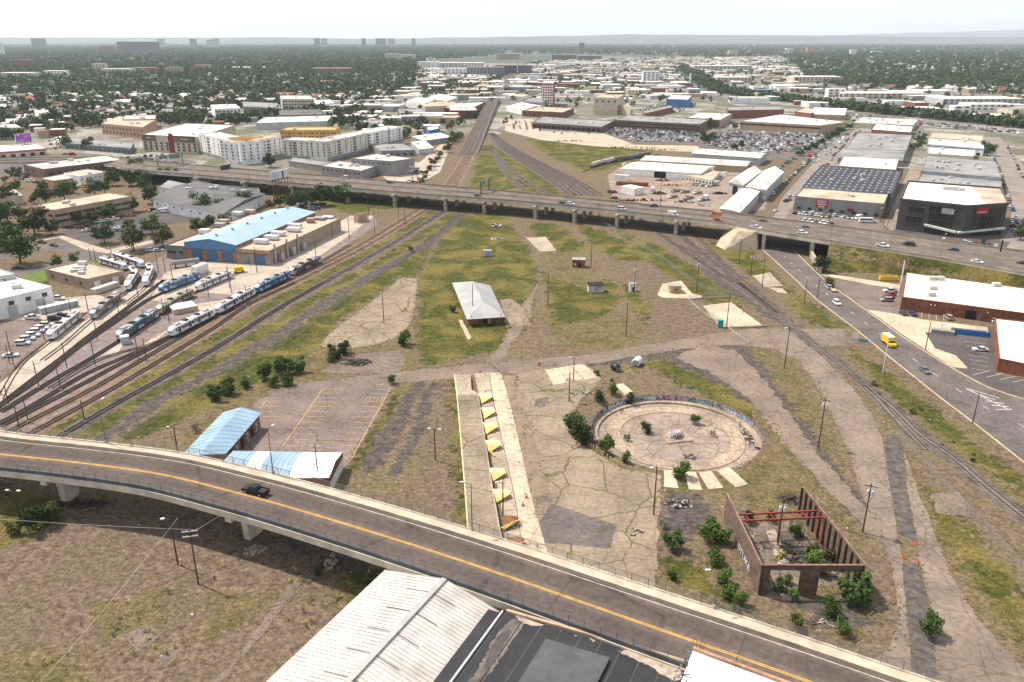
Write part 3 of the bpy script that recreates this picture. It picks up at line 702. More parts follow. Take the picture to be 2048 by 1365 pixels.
# expansion joints
for q, d in along(CL, 30, 8):
    r_ = Vector((d.y, -d.x, 0)); MB().obox(q, d, r_, .07, 5.7, q.z-.1, q.z+.009).build('expansion_joint', mat('joint_rubber', (.055,.045,.04), .9), br)
# piers: one wall column with a cap beam each
for (x, y) in [(-260,985), (130,1010), (503,1082), (1010,1290), (1560,1500)]:
    g = P(x, y); i = min(range(len(CL)), key=lambda k: (CL[k].x-g.x)**2+(CL[k].y-g.y)**2)
    q = CL[i]; d = (CL[i+1]-CL[i-1]).normalized(); r_ = Vector((d.y, -d.x, 0))
    m = MB(); c0 = q-r_*.6
    prof = [(-2.4,0),(2.4,0),(2.0,H1-3.2),(-2.0,H1-3.2)]
    vs = []
    for k, dd in enumerate((-.8, .8)):
        vs += [(c0.x+r_.x*u+d.x*dd, c0.y+r_.y*u+d.y*dd, w_) for u, w_ in ((-1.9,-.2),(1.9,-.2),(2.5,H1-3.0),(-2.5,H1-3.0))]
    m.add(vs, [(0,1,2,3),(7,6,5,4),(0,4,5,1),(1,5,6,2),(2,6,7,3),(3,7,4,0)])
    m.build('pier', conc_f, br)
    MB().obox(q-r_*1.1, d, r_, .75, 6.9, H1-3.0, H1-1.92).build('pier_cap', conc_f, br)
# ================================================================ HIGHWAY VIADUCT
H2 = 9.0
hw = thing('highway', 'long multi lane highway viaduct on concrete piers crossing above the rail yard', 'highway')
HF = [P(*q) for q in [(-420,322,.3),(-200,319,.3),(0,317,.5),(140,316,3.5),(215,317,6.5)]]+[P(x, y, H2) for x, y in [(285,322),(420,334),(560,346),(700,357),(860,371),(1024,385),(1180,400),(1320,414),(1450,427),(1560,440),(1690,456),(1800,471),(1900,485),(2048,505),(2300,545)]]
HN = [P(*q) for q in [(-420,336,.3),(-200,331,.3),(0,327,.5),(140,325,3.5),(215,330,6.5)]]+[P(x, y, H2) for x, y in [(270,341),(400,352),(540,364),(700,378),(860,391),(1024,403),(1180,418),(1320,433),(1440,447),(1530,463),(1660,484),(1780,503),(1880,519),(2048,549),(2300,598)]]
HFs = spline(HF, 8); n_ = len(HFs)
HNs0 = spline(HN, 8)
HNs = [HNs0[int(i*(len(HNs0)-1)/(n_-1))] for i in range(n_)]
HC = [(a+b_)/2 for a, b_ in zip(HFs, HNs)]
HW = [((a-b_).length/2) for a, b_ in zip(HFs, HNs)]
hw_road = cracked('highway_concrete', (.165,.135,.114), (.12,.098,.084), sc=.03, wd=.003)
MB().ribbon(HFs, HNs).build('roadway', hw_road, hw)
bar_m = mat('highway_barrier', (.31,.255,.195), .9, .2, .2, 2)
def edge_wall(ln, out, name, z0, z1, th, m):
    inn = [q+(c-q).normalized()*th for q, c in zip(ln, HC)] if out else None
    mw = MB(); a = lift(ln, z0); b_ = lift(ln, z1); c = lift(inn, z1); d = lift(inn, z0)
    mw.ribbon(a, b_); mw.ribbon(b_, c); mw.ribbon(c, d); mw.ribbon(d, a); return mw.build(name, m, hw)
edge_wall(HFs, True, 'barrier', -.05, .9, .35, bar_m)
edge_wall(HNs, True, 'barrier', -.05, .9, .35, bar_m)
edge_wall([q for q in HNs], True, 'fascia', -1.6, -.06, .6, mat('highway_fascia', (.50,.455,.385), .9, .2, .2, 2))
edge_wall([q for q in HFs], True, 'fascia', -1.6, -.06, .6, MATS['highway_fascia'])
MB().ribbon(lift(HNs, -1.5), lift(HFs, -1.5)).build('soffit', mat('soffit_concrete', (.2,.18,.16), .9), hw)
sweep(HC, [(-.35,.0),(.35,.0),(.18,1.0),(-.18,1.0)]).build('median_barrier', bar_m, hw)
# lane dashes
for fr in (-.70, -.38, .38, .70):
    m = MB(); ln = [c+(b_-c)*fr for c, b_ in zip(HC, HNs)]
    for q, d in along(ln, 12):
        nr = Vector((d.y, -d.x, 0))*.09; z_ = Vector((0,0,.008))
        m.add([q-nr-d*1.6+z_, q-nr+d*1.6+z_, q+nr+d*1.6+z_, q+nr-d*1.6+z_], [(3,2,1,0)])
    m.build('lane_marking', paint_w, hw, kind='stuff')
def hw_at(px_x, fr):
    """deck point under pixel column px_x; fr -1 far edge .. 1 near edge"""
    i = min(range(n_), key=lambda k: abs(px_of(HC[k])[0]-px_x)); j = min(i+1, n_-1)
    q = HC[i]+(HNs[i]-HC[i])*fr; d = (HC[j]-HC[max(0, i-1)]).normalized(); return q, d
hp_m = mat('pier_concrete', (.44,.39,.32), .9, .22, .3, 3)
for x in (330, 420, 510, 600, 720, 815, 905, 995, 1093, 1180, 1274, 1372):
    i = min(range(n_), key=lambda k: abs(px_of(HNs[k]-Vector((0,0,1.5)))[0]-x)); d = (HC[i+1]-HC[i-1]).normalized(); r_ = Vector((d.y, -d.x, 0)); wd = HW[i]
    for s_ in (-.72, -.1, .78):
        q = HC[i]+r_*wd*s_; MB().obox(q, d, r_, .75, 1.2, -.2, H2-2.5).build('pier', hp_m, hw)
    MB().obox(HC[i], d, r_, .7, wd*.95, H2-2.5, H2-1.52).build('pier_cap', hp_m, hw)
# abutment: sloping paved cone on the near side, walls of the street underpass
ab = thing('bridge_abutment', 'sloping concrete paved abutment beside the dark street underpass', 'abutment')
a0 = P(1490,458,H2-.3); 
cone = [P(1432,492), P(1450,500), P(1515,500), P(1520,490), P(1512,470,2), P(1448,462,2)]
tp = [P(1470,459,8.2), P(1478,462,8.4), P(1512,464,8.4), P(1514,464,8.4), P(1510,458,8.4), P(1476,456,8.2)]
m = MB(); n6 = len(cone)
m.add(cone+tp, [(i, (i+1) % n6, n6+(i+1) % n6, n6+i) for i in range(n6)]+[tuple(range(n6, 2*n6))])
m.build('slope_paving', mat('tan_paving', (.48,.385,.27), .9, .25, .3, 2), ab)
def wallbox(pa, pb, th, z0, z1, name, mt, par):
    d = unit(pa, pb); r_ = Vector((d.y, -d.x, 0)); c = ((pa[0]+pb[0])/2, (pa[1]+pb[1])/2); l = math.hypot(pb[0]-pa[0], pb[1]-pa[1])/2
    return MB().obox(c, d, r_, l, th/2, z0, z1).build(name, mt, par)
iL = min(range(n_), key=lambda k: abs(px_of(HNs[k])[0]-1516)); iR = min(range(n_), key=lambda k: abs(px_of(HNs[k])[0]-1640))
wallbox(HNs[iL], HFs[iL]+(HFs[iL]-HNs[iL])*.02, 1.6, -.1, H2-1.5, 'abutment_wall', hp_m, ab)
wallbox(HNs[iR], HFs[iR]+(HFs[iR]-HNs[iR])*.02, 1.6, -.1, H2-1.5, 'abutment_wall', hp_m, ab)
wallbox(HNs[iR], P(1640,548), 1.0, -.1, 3.2, 'wing_wall', hp_m, ab)
# grassy embankments under the highway right of the underpass
em_m = MATS['soil']
def bank(name, i0, i1, foot, edge):
    top_ = [edge[i]+(edge[i]-HC[i]).normalized()*.6-Vector((0,0,.5)) for i in range(i0, i1)]
    n = len(top_); fl = [Vector((*G(*q), -.05)) for q in foot]; fs = spline(fl, 2)
    bot = [fs[int(i*(len(fs)-1)/(n-1))] for i in range(n)]
    rows = 7; vs = []; fc = []; msk = []
    for r in range(rows):
        t = r/(rows-1)
        for i in range(n):
            q = top_[i].lerp(bot[i], t); q.z = top_[i].z*(1-t)**1.15 + (.25*math.sin(i*1.7+r) if 0 < r < rows-1 else 0)
            vs.append(q)
    for r in range(rows-1):
        for i in range(n-1): fc.append((r*n+i, (r+1)*n+i, (r+1)*n+i+1, r*n+i+1))
    me = bpy.data.meshes.new(name); me.from_pydata(vs, [], fc); me.materials.append(em_m)
    at_ = me.attributes.new('soil', 'FLOAT_COLOR', 'POINT')
    for i in range(len(vs)): at_.data[i].color = (.62+.2*math.sin(i*.37), .62, 0, 0)
    me.polygons.foreach_set('use_smooth', [True]*len(fc))
    return obj(name, me, kind='structure')
iE = n_-1
bank('embankment', iR+1, iE, [(1645,548),(1700,545),(1770,548),(1812,552),(1900,575),(2048,602),(2300,660)], HNs)
bank('embankment', iR+1, iE, [(1650,447),(1760,462),(1850,475),(2010,497),(2048,500),(2300,540)], HFs)
# lamp posts and gantry on the highway
lamp_m = mat('lamp_post_steel', (.22,.20,.18), .5, .15, .5, 3, metal=.3)
lamp_head = mat('lamp_head', (.62,.62,.6), .4)
def street_lamp(loc, hgt, arm, rz, label, group, two=False, m_=lamp_m):
    t = thing('street_lamp', label, 'street lamp', loc, rz, group)
    MB().tube((0,0,0), (0,0,hgt), .14, .07, 7).build('pole', m_, t)
    for s_ in ((-1, 1) if two else (1,)):
        MB().tube((0,0,hgt-.15), (s_*arm,0,hgt+.35), .06, .05, 6).build('arm', m_, t)
        MB().box(s_*arm-.45, s_*arm+.45, -.18, .18, hgt+.28, hgt+.46).build('lamp_head', lamp_head, t)
    MB().box(-.22,.22,-.22,.22,0,.5).build('base', MATS['bridge_concrete'], t); return t
for x in (410, 497, 600, 695, 793, 908, 1020, 1120, 1212, 1310, 1660, 1870):
    q, d = hw_at(x, 1.0); street_lamp((q.x, q.y, H2+.9), 9.5, 2.0, math.atan2(d.y, d.x)+math.pi/2, 'grey lamp post standing on the near parapet of the highway viaduct', 'lamps along the highway parapet')
# ================================================================ helpers for solids
def lam(v): return Vector(v)
def text_mesh(txt, size=1.0, bold=.02):
    cu = bpy.data.curves.new('lettering', 'FONT'); cu.body = txt; cu.size = size; cu.align_x = 'CENTER'; cu.align_y = 'CENTER'
    cu.offset = bold; cu.resolution_u = 2
    o = bpy.data.objects.new('lettering', cu); C.objects.link(o)
    dg = bpy.context.evaluated_depsgraph_get(); me = bpy.data.meshes.new_from_object(o.evaluated_get(dg))
    bpy.data.objects.remove(o); return me
def lettering(txt, org, ax, up, width, hgt, m, parent, name='lettering', push=.04):
    """flat words on a face: org is the centre, ax and up the face's axes"""
    me = text_mesh(txt); v = np.array([q.co[:] for q in me.vertices]); 
    if not len(v): return
    w0 = np.ptp(v[:,0]) or 1; h0 = np.ptp(v[:,1]) or 1; c0 = (v.max(0)+v.min(0))/2
    ax = Vector(ax).normalized(); up = Vector(up).normalized(); nr = ax.cross(up)
    for q in me.vertices:
        x, y = (q.co.x-c0[0])*width/w0, (q.co.y-c0[1])*hgt/h0
        q.co = Vector(org)+ax*x+up*y+nr*push
    me.materials.clear(); me.materials.append(m)
    for pl in me.polygons: pl.material_index = 0
    return obj(name, me, parent)
def gable(mr, a, b_, c, d, ze, zr, over=0.0):
    """gable roof solid over corners a b c d (ridge runs from mid a-b to mid c-d)"""
    e1 = Vector(((a[0]+b_[0])/2, (a[1]+b_[1])/2, zr)); e2 = Vector(((c[0]+d[0])/2, (c[1]+d[1])/2, zr))
    v = [Vector((*q[:2], ze)) for q in (a, b_, c, d)]+[e1, e2]
    return mr.add(v, [(0,4,5,3),(4,1,2,5),(0,1,4),(2,3,5),(3,2,1,0)])
def grow(poly, d):
    cx = sum(q[0] for q in poly)/len(poly); cy = sum(q[1] for q in poly)/len(poly)
    return [(q[0]+(q[0]-cx)/math.hypot(q[0]-cx, q[1]-cy)*d, q[1]+(q[1]-cy)/math.hypot(q[0]-cx, q[1]-cy)*d) for q in poly]
glass_m = mat('window_glass', (.035,.042,.05), .12, .3, .5, 3, spec=.6)
dark_m = mat('dark_opening', (.018,.016,.015), .9, .2)
brick_r = mat('red_brick', (.235,.085,.05), .9, .3, .6, 6)
brick_b = mat('brown_brick', (.20,.105,.075), .9, .25, .5, 5)
steel_g = mat('grey_metal', (.36,.36,.36), .5, .15, .5, 3, metal=.3)
white_m = mat('white_metal', (.72,.70,.67), .5, .12, .3, 3)
yel_m = mat('yellow_steel', (.70,.49,.17), .65, .2, .5, 4)
yel_p = mat('pale_yellow_deck', (.80,.63,.34), .7, .2, .5, 4)
rust_m = mat('rusted_steel', (.22,.10,.05), .9, .35, .6, 4)
wood_m = mat('weathered_planks', (.155,.108,.078), .9, .3, .9, 6)
wood_d = mat('dark_timber', (.075,.055,.045), .9, .3, .9, 6)
red_steel = mat('red_steel', (.27,.05,.035), .7, .25, .8, 4)
tarnish = mat('charred_rubble', (.035,.032,.03), .95, .5, .9, 5)
def graff_mat(name, base, cols, sc=1.2):
    if name in MATS: return MATS[name]
    m, nt, b = _nodes(name); p = pos(nt); c = mix(nt, ramp(nt, noise(nt, p, .6, 4), .3, .7), base, tuple(v*.6 for v in base))
    for i, q in enumerate(cols):
        mpn = N(nt, 'ShaderNodeMapping'); mpn.inputs['Location'].default_value = (i*7.3, i*3.1, i*1.7); nt.links.new(p, mpn.inputs[0])
        c = mix(nt, ramp(nt, noise(nt, mpn.outputs[0], sc, 2, .5, 1.5), .53, .56), c, q)
    nt.links.new(c, b.inputs['Base Color']); b.inputs['Roughness'].default_value = .8; MATS[name] = m; return m
graff = [graff_mat('graffiti_blue', (.33,.31,.30), [(.10,.25,.42), (.55,.56,.58), (.04,.04,.06)]),
         graff_mat('graffiti_pink', (.22,.17,.19), [(.38,.13,.22), (.55,.45,.50), (.05,.03,.06)]),
         graff_mat('graffiti_teal', (.20,.19,.18), [(.12,.30,.27), (.45,.47,.42), (.05,.05,.05)]),
         graff_mat('graffiti_plain', (.24,.20,.175), [(.36,.33,.33), (.14,.12,.12)])]
# ================================================================ TURNTABLE PIT
ZP = -1.9
tt = thing('turntable_pit', 'round concrete railway turntable pit with graffiti wall and weeds', 'turntable')
def ring(r0, r1, z0, z1, n=96, back=False):
    m = MB()
    for k in range(n):
        if back and 208 < k*360/n < 338: continue
        a0, a1 = 2*math.pi*k/n, 2*math.pi*(k+1)/n
        q = [(PITC.x+r*math.cos(a), PITC.y+r*math.sin(a), z) for a in (a0, a1) for r, z in ((r0, z0), (r1, z1))]
        m.add(q, [(0,1,3,2)])
    return m
pit_floor = cracked('pit_floor', (.34,.265,.21), (.225,.175,.145), weed=(.13,.10,.07), sc=.16, wd=.03)
pit_ring = cracked('pit_ring', (.42,.32,.235), (.25,.19,.145), weed=(.15,.12,.09), sc=.3, wd=.03)
fl = MB(); fl.add([(PITC.x+PITR*math.cos(2*math.pi*k/96), PITC.y+PITR*math.sin(2*math.pi*k/96), ZP) for k in range(96)], [tuple(range(96))]); fl.build('pit_floor', pit_floor, tt)
r_ = ring(14.6, 18.2, ZP+.18, ZP+.18); r_.add(*[ring(14.6, 14.6, ZP, ZP+.18).v, ring(14.6, 14.6, ZP, ZP+.18).f]); q_ = ring(18.2, 18.2, ZP+.18, ZP); r_.add(q_.v, q_.f)
r_.build('ring_wall', pit_ring, tt)
q_ = ring(20.6, PITR, ZP+.5, ZP+.5, back=True); q2 = ring(20.6, 20.6, ZP, ZP+.5, back=True); q_.add(q2.v, q2.f); q_.build('bench', pit_ring, tt)
NPN = 40
for k in range(NPN):
    a0, a1 = 2*math.pi*k/NPN, 2*math.pi*(k+1)/NPN-.006
    m = MB()
    for j in range(3):
        b0 = a0+(a1-a0)*j/3; b1 = a0+(a1-a0)*(j+1)/3
        q = [(PITC.x+r*math.cos(a), PITC.y+r*math.sin(a), z) for a in (b0, b1) for r in (PITR, PITR+.35) for z in (ZP, 0.02)]
        m.add(q, [(0,1,5,4), (1,3,7,5), (2,6,7,3)])
    deg = math.degrees((a0+a1)/2)
    gm = graff[0] if 88 < deg < 104 else graff[1] if 70 < deg <= 88 else graff[2] if 45 < deg <= 70 else graff[k % 3] if (120 < deg < 150 or 20 < deg < 40) else graff[3]
    m.build('wall_panel', gm, tt)
cop = ring(PITR+.1, PITR+.7, .07, .07, back=True); c2 = ring(PITR+.1, PITR+.1, -.1, .07, back=True); lipm = ring(PITR+.05, PITR+1.0, .05, .05); lipm.build('rim', MATS['soil'], tt); cop.add(c2.v, c2.f); cop.build('coping', mat('coping_dark', (.13,.10,.085), .9, .4, .4, 3), tt)
def arc_text(txt, a_mid, width, hgt, m):
    me = text_mesh(txt, 1, .03); v = np.array([q.co[:] for q in me.vertices]); w0 = np.ptp(v[:,0]); h0 = np.ptp(v[:,1]); c0 = (v.max(0)+v.min(0))/2
    for q in me.vertices:
        x, y = (q.co.x-c0[0])*width/w0, (q.co.y-c0[1])*hgt/h0; a = R(a_mid)-x/PITR
        q.co = Vector((PITC.x+(PITR-.03)*math.cos(a), PITC.y+(PITR-.03)*math.sin(a), ZP/2+.15+y))
    me.materials.clear(); me.materials.append(m)
    for pl in me.polygons: pl.material_index = 0
    obj('graffiti', me, tt)
gw = mat('graffiti_white', (.62,.62,.64), .7, .1); gk = mat('graffiti_black', (.03,.03,.04), .7, .1); gp_ = mat('graffiti_pale', (.5,.34,.42), .7, .1); gt = mat('graffiti_mint', (.28,.45,.40), .7, .1); gb = mat('graffiti_sky', (.22,.38,.60), .7, .1)
arc_text('HYZBI', 78, 6.2, 1.25, gp_); arc_text('SMOTE', 56, 6.5, 1.25, gt); arc_text('SNURE', 129, 6, 1.1, gw); arc_text('YAAO', 36, 4.5, 1.2, gw); arc_text('Y2', 97, 2.6, 1.2, gw); arc_text('LIXII', 20, 4.5, 1.0, gb)
for k in range(9):   # joints in the floor
    a = 2*math.pi*k/9+.15*math.sin(k*5.1); d = Vector((math.cos(a), math.sin(a), 0)); s_ = Vector((-d.y, d.x, 0))
    MB().obox((PITC.x+d.x*9.2, PITC.y+d.y*9.2), d, s_, 5.2, .05, ZP-.1, ZP+.02).build('floor_joint', mat('joint_dirt', (.075,.06,.045), .95), tt)
cp = P(1345, 876, ZP); ax, ay = Vector((math.cos(R(12)), math.sin(R(12)), 0)), Vector((-math.sin(R(12)), math.cos(R(12)), 0))
MB().obox((PITC.x, PITC.y), ax, ay, 3.6, 3.6, ZP-.1, ZP+.3).build('centre_pad', pit_ring, tt)
def dome(cx, cy, z0, prof, n=20):
    m = MB(); vs = []; fs = []
    for r, z in prof: vs += [(cx+r*math.cos(2*math.pi*k/n), cy+r*math.sin(2*math.pi*k/n), z0+z) for k in range(n)]
    for i in range(len(prof)-1): fs += [(i*n+k, i*n+(k+1) % n, (i+1)*n+(k+1) % n, (i+1)*n+k) for k in range(n)]
    fs.append(tuple((len(prof)-1)*n+k for k in range(n))); return m.add(vs, fs)
dome(PITC.x, PITC.y, ZP+.3, [(2.3,0),(2.2,.5),(1.5,1.5),(1.35,1.55),(1.2,1.3)]).build('centre_pier', graff_mat('graffiti_centre', (.42,.39,.37), [(.16,.24,.26), (.5,.5,.48), (.25,.08,.12)], 1.5), tt, smooth=True)
lettering('URGE', (PITC.x-.1, PITC.y-2.15, ZP+1.1), (1,0,0), (0,.45,.9), 2.8, 1.0, gk, tt, 'graffiti')
# concrete strips that once carried the stub tracks
for q in ([(1328,942),(1347,942),(1357,978),(1328,975)], [(1369,945),(1392,946),(1405,982),(1378,980)], [(1397,946),(1423,944),(1447,977),(1417,980)], [(1434,943),(1458,935),(1496,970),(1472,976)], [(1230,770),(1246,768),(1265,784),(1250,792)]):
    MB().prism(gp(q), 0, .16).build('concrete_strip', conc, kind='structure')
# ================================================================ LOADING DOCK WITH SAWTOOTH PLATFORMS
dk = thing('loading_dock', 'long raised loading dock with asphalt top and yellow edge', 'loading dock')
ZD = 1.15
L_ = [G(x, y, ZD) for x, y in [(908,749),(913,787),(921,880),(929,977),(935,1060),(945,1160)]]
R_ = [G(x, y, ZD) for x, y in [(941,749),(943,780),(957,787),(968,860),(986,977),(1001,1060),(1018,1130)]]
MB().prism(L_+R_[::-1], -.05, ZD).build('platform', conc_old, dk)
top_in = [G(x, y, ZD+.01) for x, y in [(914.5,790),(922.5,880),(931,977),(937,1060),(946,1150)]]+[G(x, y, ZD+.01) for x, y in [(1010,1110),(998,1060),(983,977),(966,860),(956,790)]]
MB().prism(top_in, ZD-.1, ZD+.012).build('asphalt_top', crk_grey, dk)
for a, b_ in zip(L_[:-1], L_[1:]):
    d = unit(a, b_); r_ = Vector((d.y, -d.x, 0)); MB().obox(((a[0]+b_[0])/2-r_.x*.1, (a[1]+b_[1])/2-r_.y*.1), d, r_, math.dist(a, b_)/2, .12, .75, ZD+.03).build('edge_kerb', yel_p, dk)
ORD = 'first second third fourth fifth sixth seventh eighth ninth tenth eleventh twelfth'.split()
RAMPS = [(957,786,1), (962,815,1), (965.5,845,1), (970.5,881,1), (978.5,936,1), (985,978,1), (1001,1031,0), (1012,1074,0)]
for i, (x, y, ok) in enumerate(RAMPS):
    sc = (y-77)/(786-77.0)
    org = P(x, y, ZD+.05)
    def q_(dx, dy, z): return P(x+dx*sc, y+dy*sc, z)
    zt = ZD+.05
    t = thing('dock_platform', '%s sawtooth dock platform, %s from the lane end of the loading dock' % ('yellow' if ok else 'rusty topped', ORD[i]), 'dock platform', (org.x, org.y, 0), 0, 'sawtooth platforms along the loading dock')
    inv = Vector((org.x, org.y, 0))
    A, B, Cc, D, E = [v-inv for v in (q_(0,0,zt), q_(24,0.5,zt), q_(28,8,zt), q_(3,7,zt), q_(6,22,.35))]
    dn = Vector((0,0,-.14))
    MB().add([A,D,Cc,B,A+dn,D+dn,Cc+dn,B+dn], [(0,1,2,3),(7,6,5,4),(0,4,5,1),(1,5,6,2),(2,6,7,3),(3,7,4,0)]).build('deck', yel_p if ok else rust_m, t)
    MB().add([D,E,Cc,D+dn,E+dn,Cc+dn], [(0,1,2),(5,4,3),(0,3,4,1),(1,4,5,2)]).build('side_plate', yel_m if ok else rust_m, t)
    for w_ in (Cc*.98, (Cc*.6+E*.4), B*.98):
        MB().box(w_.x-.1, w_.x+.1, w_.y-.1, w_.y+.1, 0, zt-.15).build('leg', yel_m, t)
    if i == 3:
        for s_ in range(5): 
            w_ = q_(8+s_*1.9, 22+s_*1.5, 0)-inv; MB().box(w_.x-.25, w_.x+.25, w_.y-.6, w_.y+.1, 0, zt-.2*s_-.1).build('step', yel_m, t)
    if not ok:
        for s_ in range(3): MB().beam(Cc+Vector((-.5*s_,-.3*s_,.35)), E+Vector((-.5*s_,.1*s_,.35)), .16, .12).build('rail', yel_m, t)
# ================================================================ OLD STATION (hipped grey metal roof)
st = thing('old_station', 'derelict brick depot with pale grey hipped metal roof on the green', 'building')
ze, zr = 3.0, 5.6
fl_, fr_, br_, bl_ = [P(x, y, ze) for x, y in ((934,639.5),(1011,634.5),(980,571),(904,566))]
rf, rb = P(966, 601, zr), P(945, 563, zr)
MB().add([fl_,fr_,br_,bl_,rf,rb], [(0,1,4),(1,2,5,4),(2,3,5),(3,0,4,5),(3,2,1,0)]).build('roof', mat('pale_metal_roof', (.37,.37,.36), .45, .12, .2, 2, metal=.1), st)
w_ = [Vector((v.x, v.y, 0)) for v in (fl_,fr_,br_,bl_)]; ce = sum(w_, Vector())/4; w_ = [ce+(v-ce)*.88 for v in w_]
MB().prism([(v.x, v.y) for v in w_], -.05, ze-.01).build('wall', brick_r, st)
ax = unit(w_[0], w_[1]); nr = Vector((ax.y, -ax.x, 0)); wl = (w_[1]-w_[0]).length
for u0, u1, z0, z1, mm, nm in ((.44,.55,0,2.3,dark_m,'door'), (.58,.66,0,2.5,mat('tan_board', (.42,.29,.13), .9),'boarded_door'), (.08,.3,.9,2.2,brick_b,'boarded_window'), (.72,.95,.9,2.2,brick_b,'boarded_window')):
    a = w_[0]+ax*wl*u0+nr*.04; b_ = w_[0]+ax*wl*u1+nr*.04
    wallbox(a, b_, .12, z0, z1, nm, mm, st)
sx = unit(w_[0], w_[3]); sl = (w_[3]-w_[0]).length; sn = Vector((sx.y, -sx.x, 0))*-1
for k in range(7):
    a = w_[0]+sx*sl*(.06+k*.13)+sn*.04; wallbox(a, a+sx*1.2, .12, .9 if k % 3 else 0, 2.3, 'boarded_window' if k % 3 else 'door', dark_m, st)
for q in (fl_.lerp(fr_, .12), fl_.lerp(fr_, .88)):
    q = q+Vector((0,.8,0)); MB().tube((q.x,q.y,ze+.1), (q.x,q.y,ze+1.1), .12).build('vent_pipe', dark_m, st)
for k in range(1, 14): # standing seams
    a = fl_.lerp(bl_, k/14)+Vector((0,0,.03)); b_ = rf.lerp(rb, k/14)+Vector((0,0,.03)); MB().tube(a, b_, .025, n=4).build('roof_seam', MATS['pale_metal_roof'], st)
    a = fr_.lerp(br_, k/14)+Vector((0,0,.03)); MB().tube(a, b_, .025, n=4).build('roof_seam', MATS['pale_metal_roof'], st)
# ================================================================ BLUE-ROOFED RUIN (L-shaped)
blue_r = mat('blue_metal_roof', (.26,.38,.49), .5, .15, .15, 2, metal=.05)
rn = thing('blue_roof_building', 'derelict L shaped brick building with faded blue metal roof beside the parking lot', 'building')
ze, zr = 4.0, 5.6
A, B = P(446,825,ze), P(523,826,ze); D, E = P(352,922,ze), P(452,908,ze)
r1, r2 = P(482,815,zr), P(398,910,zr)
MB().add([A,B,E,D,r1,r2], [(0,4,5,3),(4,1,2,5),(1,4,0),(3,5,2),(0,3,2,1)]).build('roof', blue_r, rn)
q = [Vector((v.x,v.y,0)) for v in (A,B,E,D)]; ce = sum(q, Vector())/4; q = [ce+(v-ce)*.93 for v in q]
MB().prism([(v.x,v.y) for v in q], -.05, ze-.01).build('wall', brick_r, rn)
bx = unit(q[1], q[2]); bn_ = Vector((bx.y,-bx.x,0))*-1; bl = (q[2]-q[1]).length
for k in range(6):
    a = q[1]+bx*bl*(.08+.15*k)+bn_*.05; wallbox(a, a+bx*1.5, .14, .3, 2.9, 'doorway' if k % 2 else 'boarded_window', dark_m if k % 2 else graff[0], rn)
for k in range(1, 12):
    a = A.lerp(D, k/12)+Vector((0,0,.04)); c_ = r1.lerp(r2, k/12)+Vector((0,0,.04)); b_ = B.lerp(E, k/12)+Vector((0,0,.04))
    MB().tube(a, c_, .03, n=4).build('roof_seam', blue_r, rn); MB().tube(b_, c_, .03, n=4).build('roof_seam', blue_r, rn)
bxv = (r1-r2).normalized(); 
lettering('BURE', (A+r1+D+r2)/4+(A-D)*.08, (r1-r2), (r1-A), 8.5, 3.0, mat('pale_roof_graffiti', (.5,.6,.68), .6, .05), rn, 'graffiti', push=-.06 if False else .07)
rw = thing('white_roof_wing', 'collapsed white and blue metal roofed wing tucked under the viaduct', 'building')
W0, W1, W2, W3 = P(466,902,4), P(685,906,4), P(659,956,4), P(430,958,4)
m1, m2 = (W0+W3)/2+Vector((0,0,1.0)), (W1+W2)/2+Vector((0,0,1.0))
def wing_strip(t0, t1, mt, nm, dz=0.0):
    z_ = Vector((0,0,dz)); a0, a1 = W0.lerp(W1,t0)+z_, W0.lerp(W1,t1)+z_; b0, b1 = m1.lerp(m2,t0)+z_, m1.lerp(m2,t1)+z_; c0, c1 = W3.lerp(W2,t0)+z_, W3.lerp(W2,t1)+z_
    dn = Vector((0,0,-.12))
    MB().add([a0,a1,b1,b0,c1,c0]+[v+dn for v in (a0,a1,b1,b0,c1,c0)], [(0,3,2,1),(3,5,4,2),(7,8,9,6),(8,10,11,9),(0,6,9,3),(3,9,11,5),(1,2,8,7),(2,4,10,8),(0,1,7,6),(5,11,10,4)]).build(nm, mt, rw)
NS = 22
for k in range(NS):
    t0, t1 = k/NS, (k+1)/NS-.003
    wing_strip(t0, t1, blue_r if (k < 5 or 8 <= k < 14) else mat('white_roof_sheet', (.78,.76,.72), .5, .08, .3, 3), 'roof_panel', .02*(k % 2))
MB().add([W3+Vector((0,0,-.2)), W2+Vector((0,0,-.2)), Vector((W2.x,W2.y,0)), Vector((W3.x,W3.y,0)), W0+Vector((0,0,-.2)), W1+Vector((0,0,-.2)), Vector((W1.x,W1.y,0)), Vector((W0.x,W0.y,0))], [(0,1,2,3),(5,4,7,6),(4,0,3,7)]).build('wall', brick_r, rw)
for k in range(11):
    a, b_ = W1.lerp(W2, k/11), W1.lerp(W2, (k+.9)/11)
    MB().add([a+Vector((0,0,-1.2)), b_+Vector((0,0,-1.2)), Vector((b_.x,b_.y,0)), Vector((a.x,a.y,0))], [(0,1,2,3)]).build('wall_board', white_m, rw)
MB().add([W1+Vector((.05,0,-.15)), m2+Vector((.05,0,-.15)), W2+Vector((.05,0,-.15)), W2+Vector((.05,0,-1.2)), W1+Vector((.05,0,-1.2))], [(0,1,2,3,4)]).build('gable_end', mat('rust_brown', (.20,.10,.04), .9, .3), rw)
MB().add([P(452,925,5.1),P(466,924,5.1),P(463,934,5.0),P(450,935,5.0)], [(3,2,1,0)]).build('roof_hole', wood_d, rw)
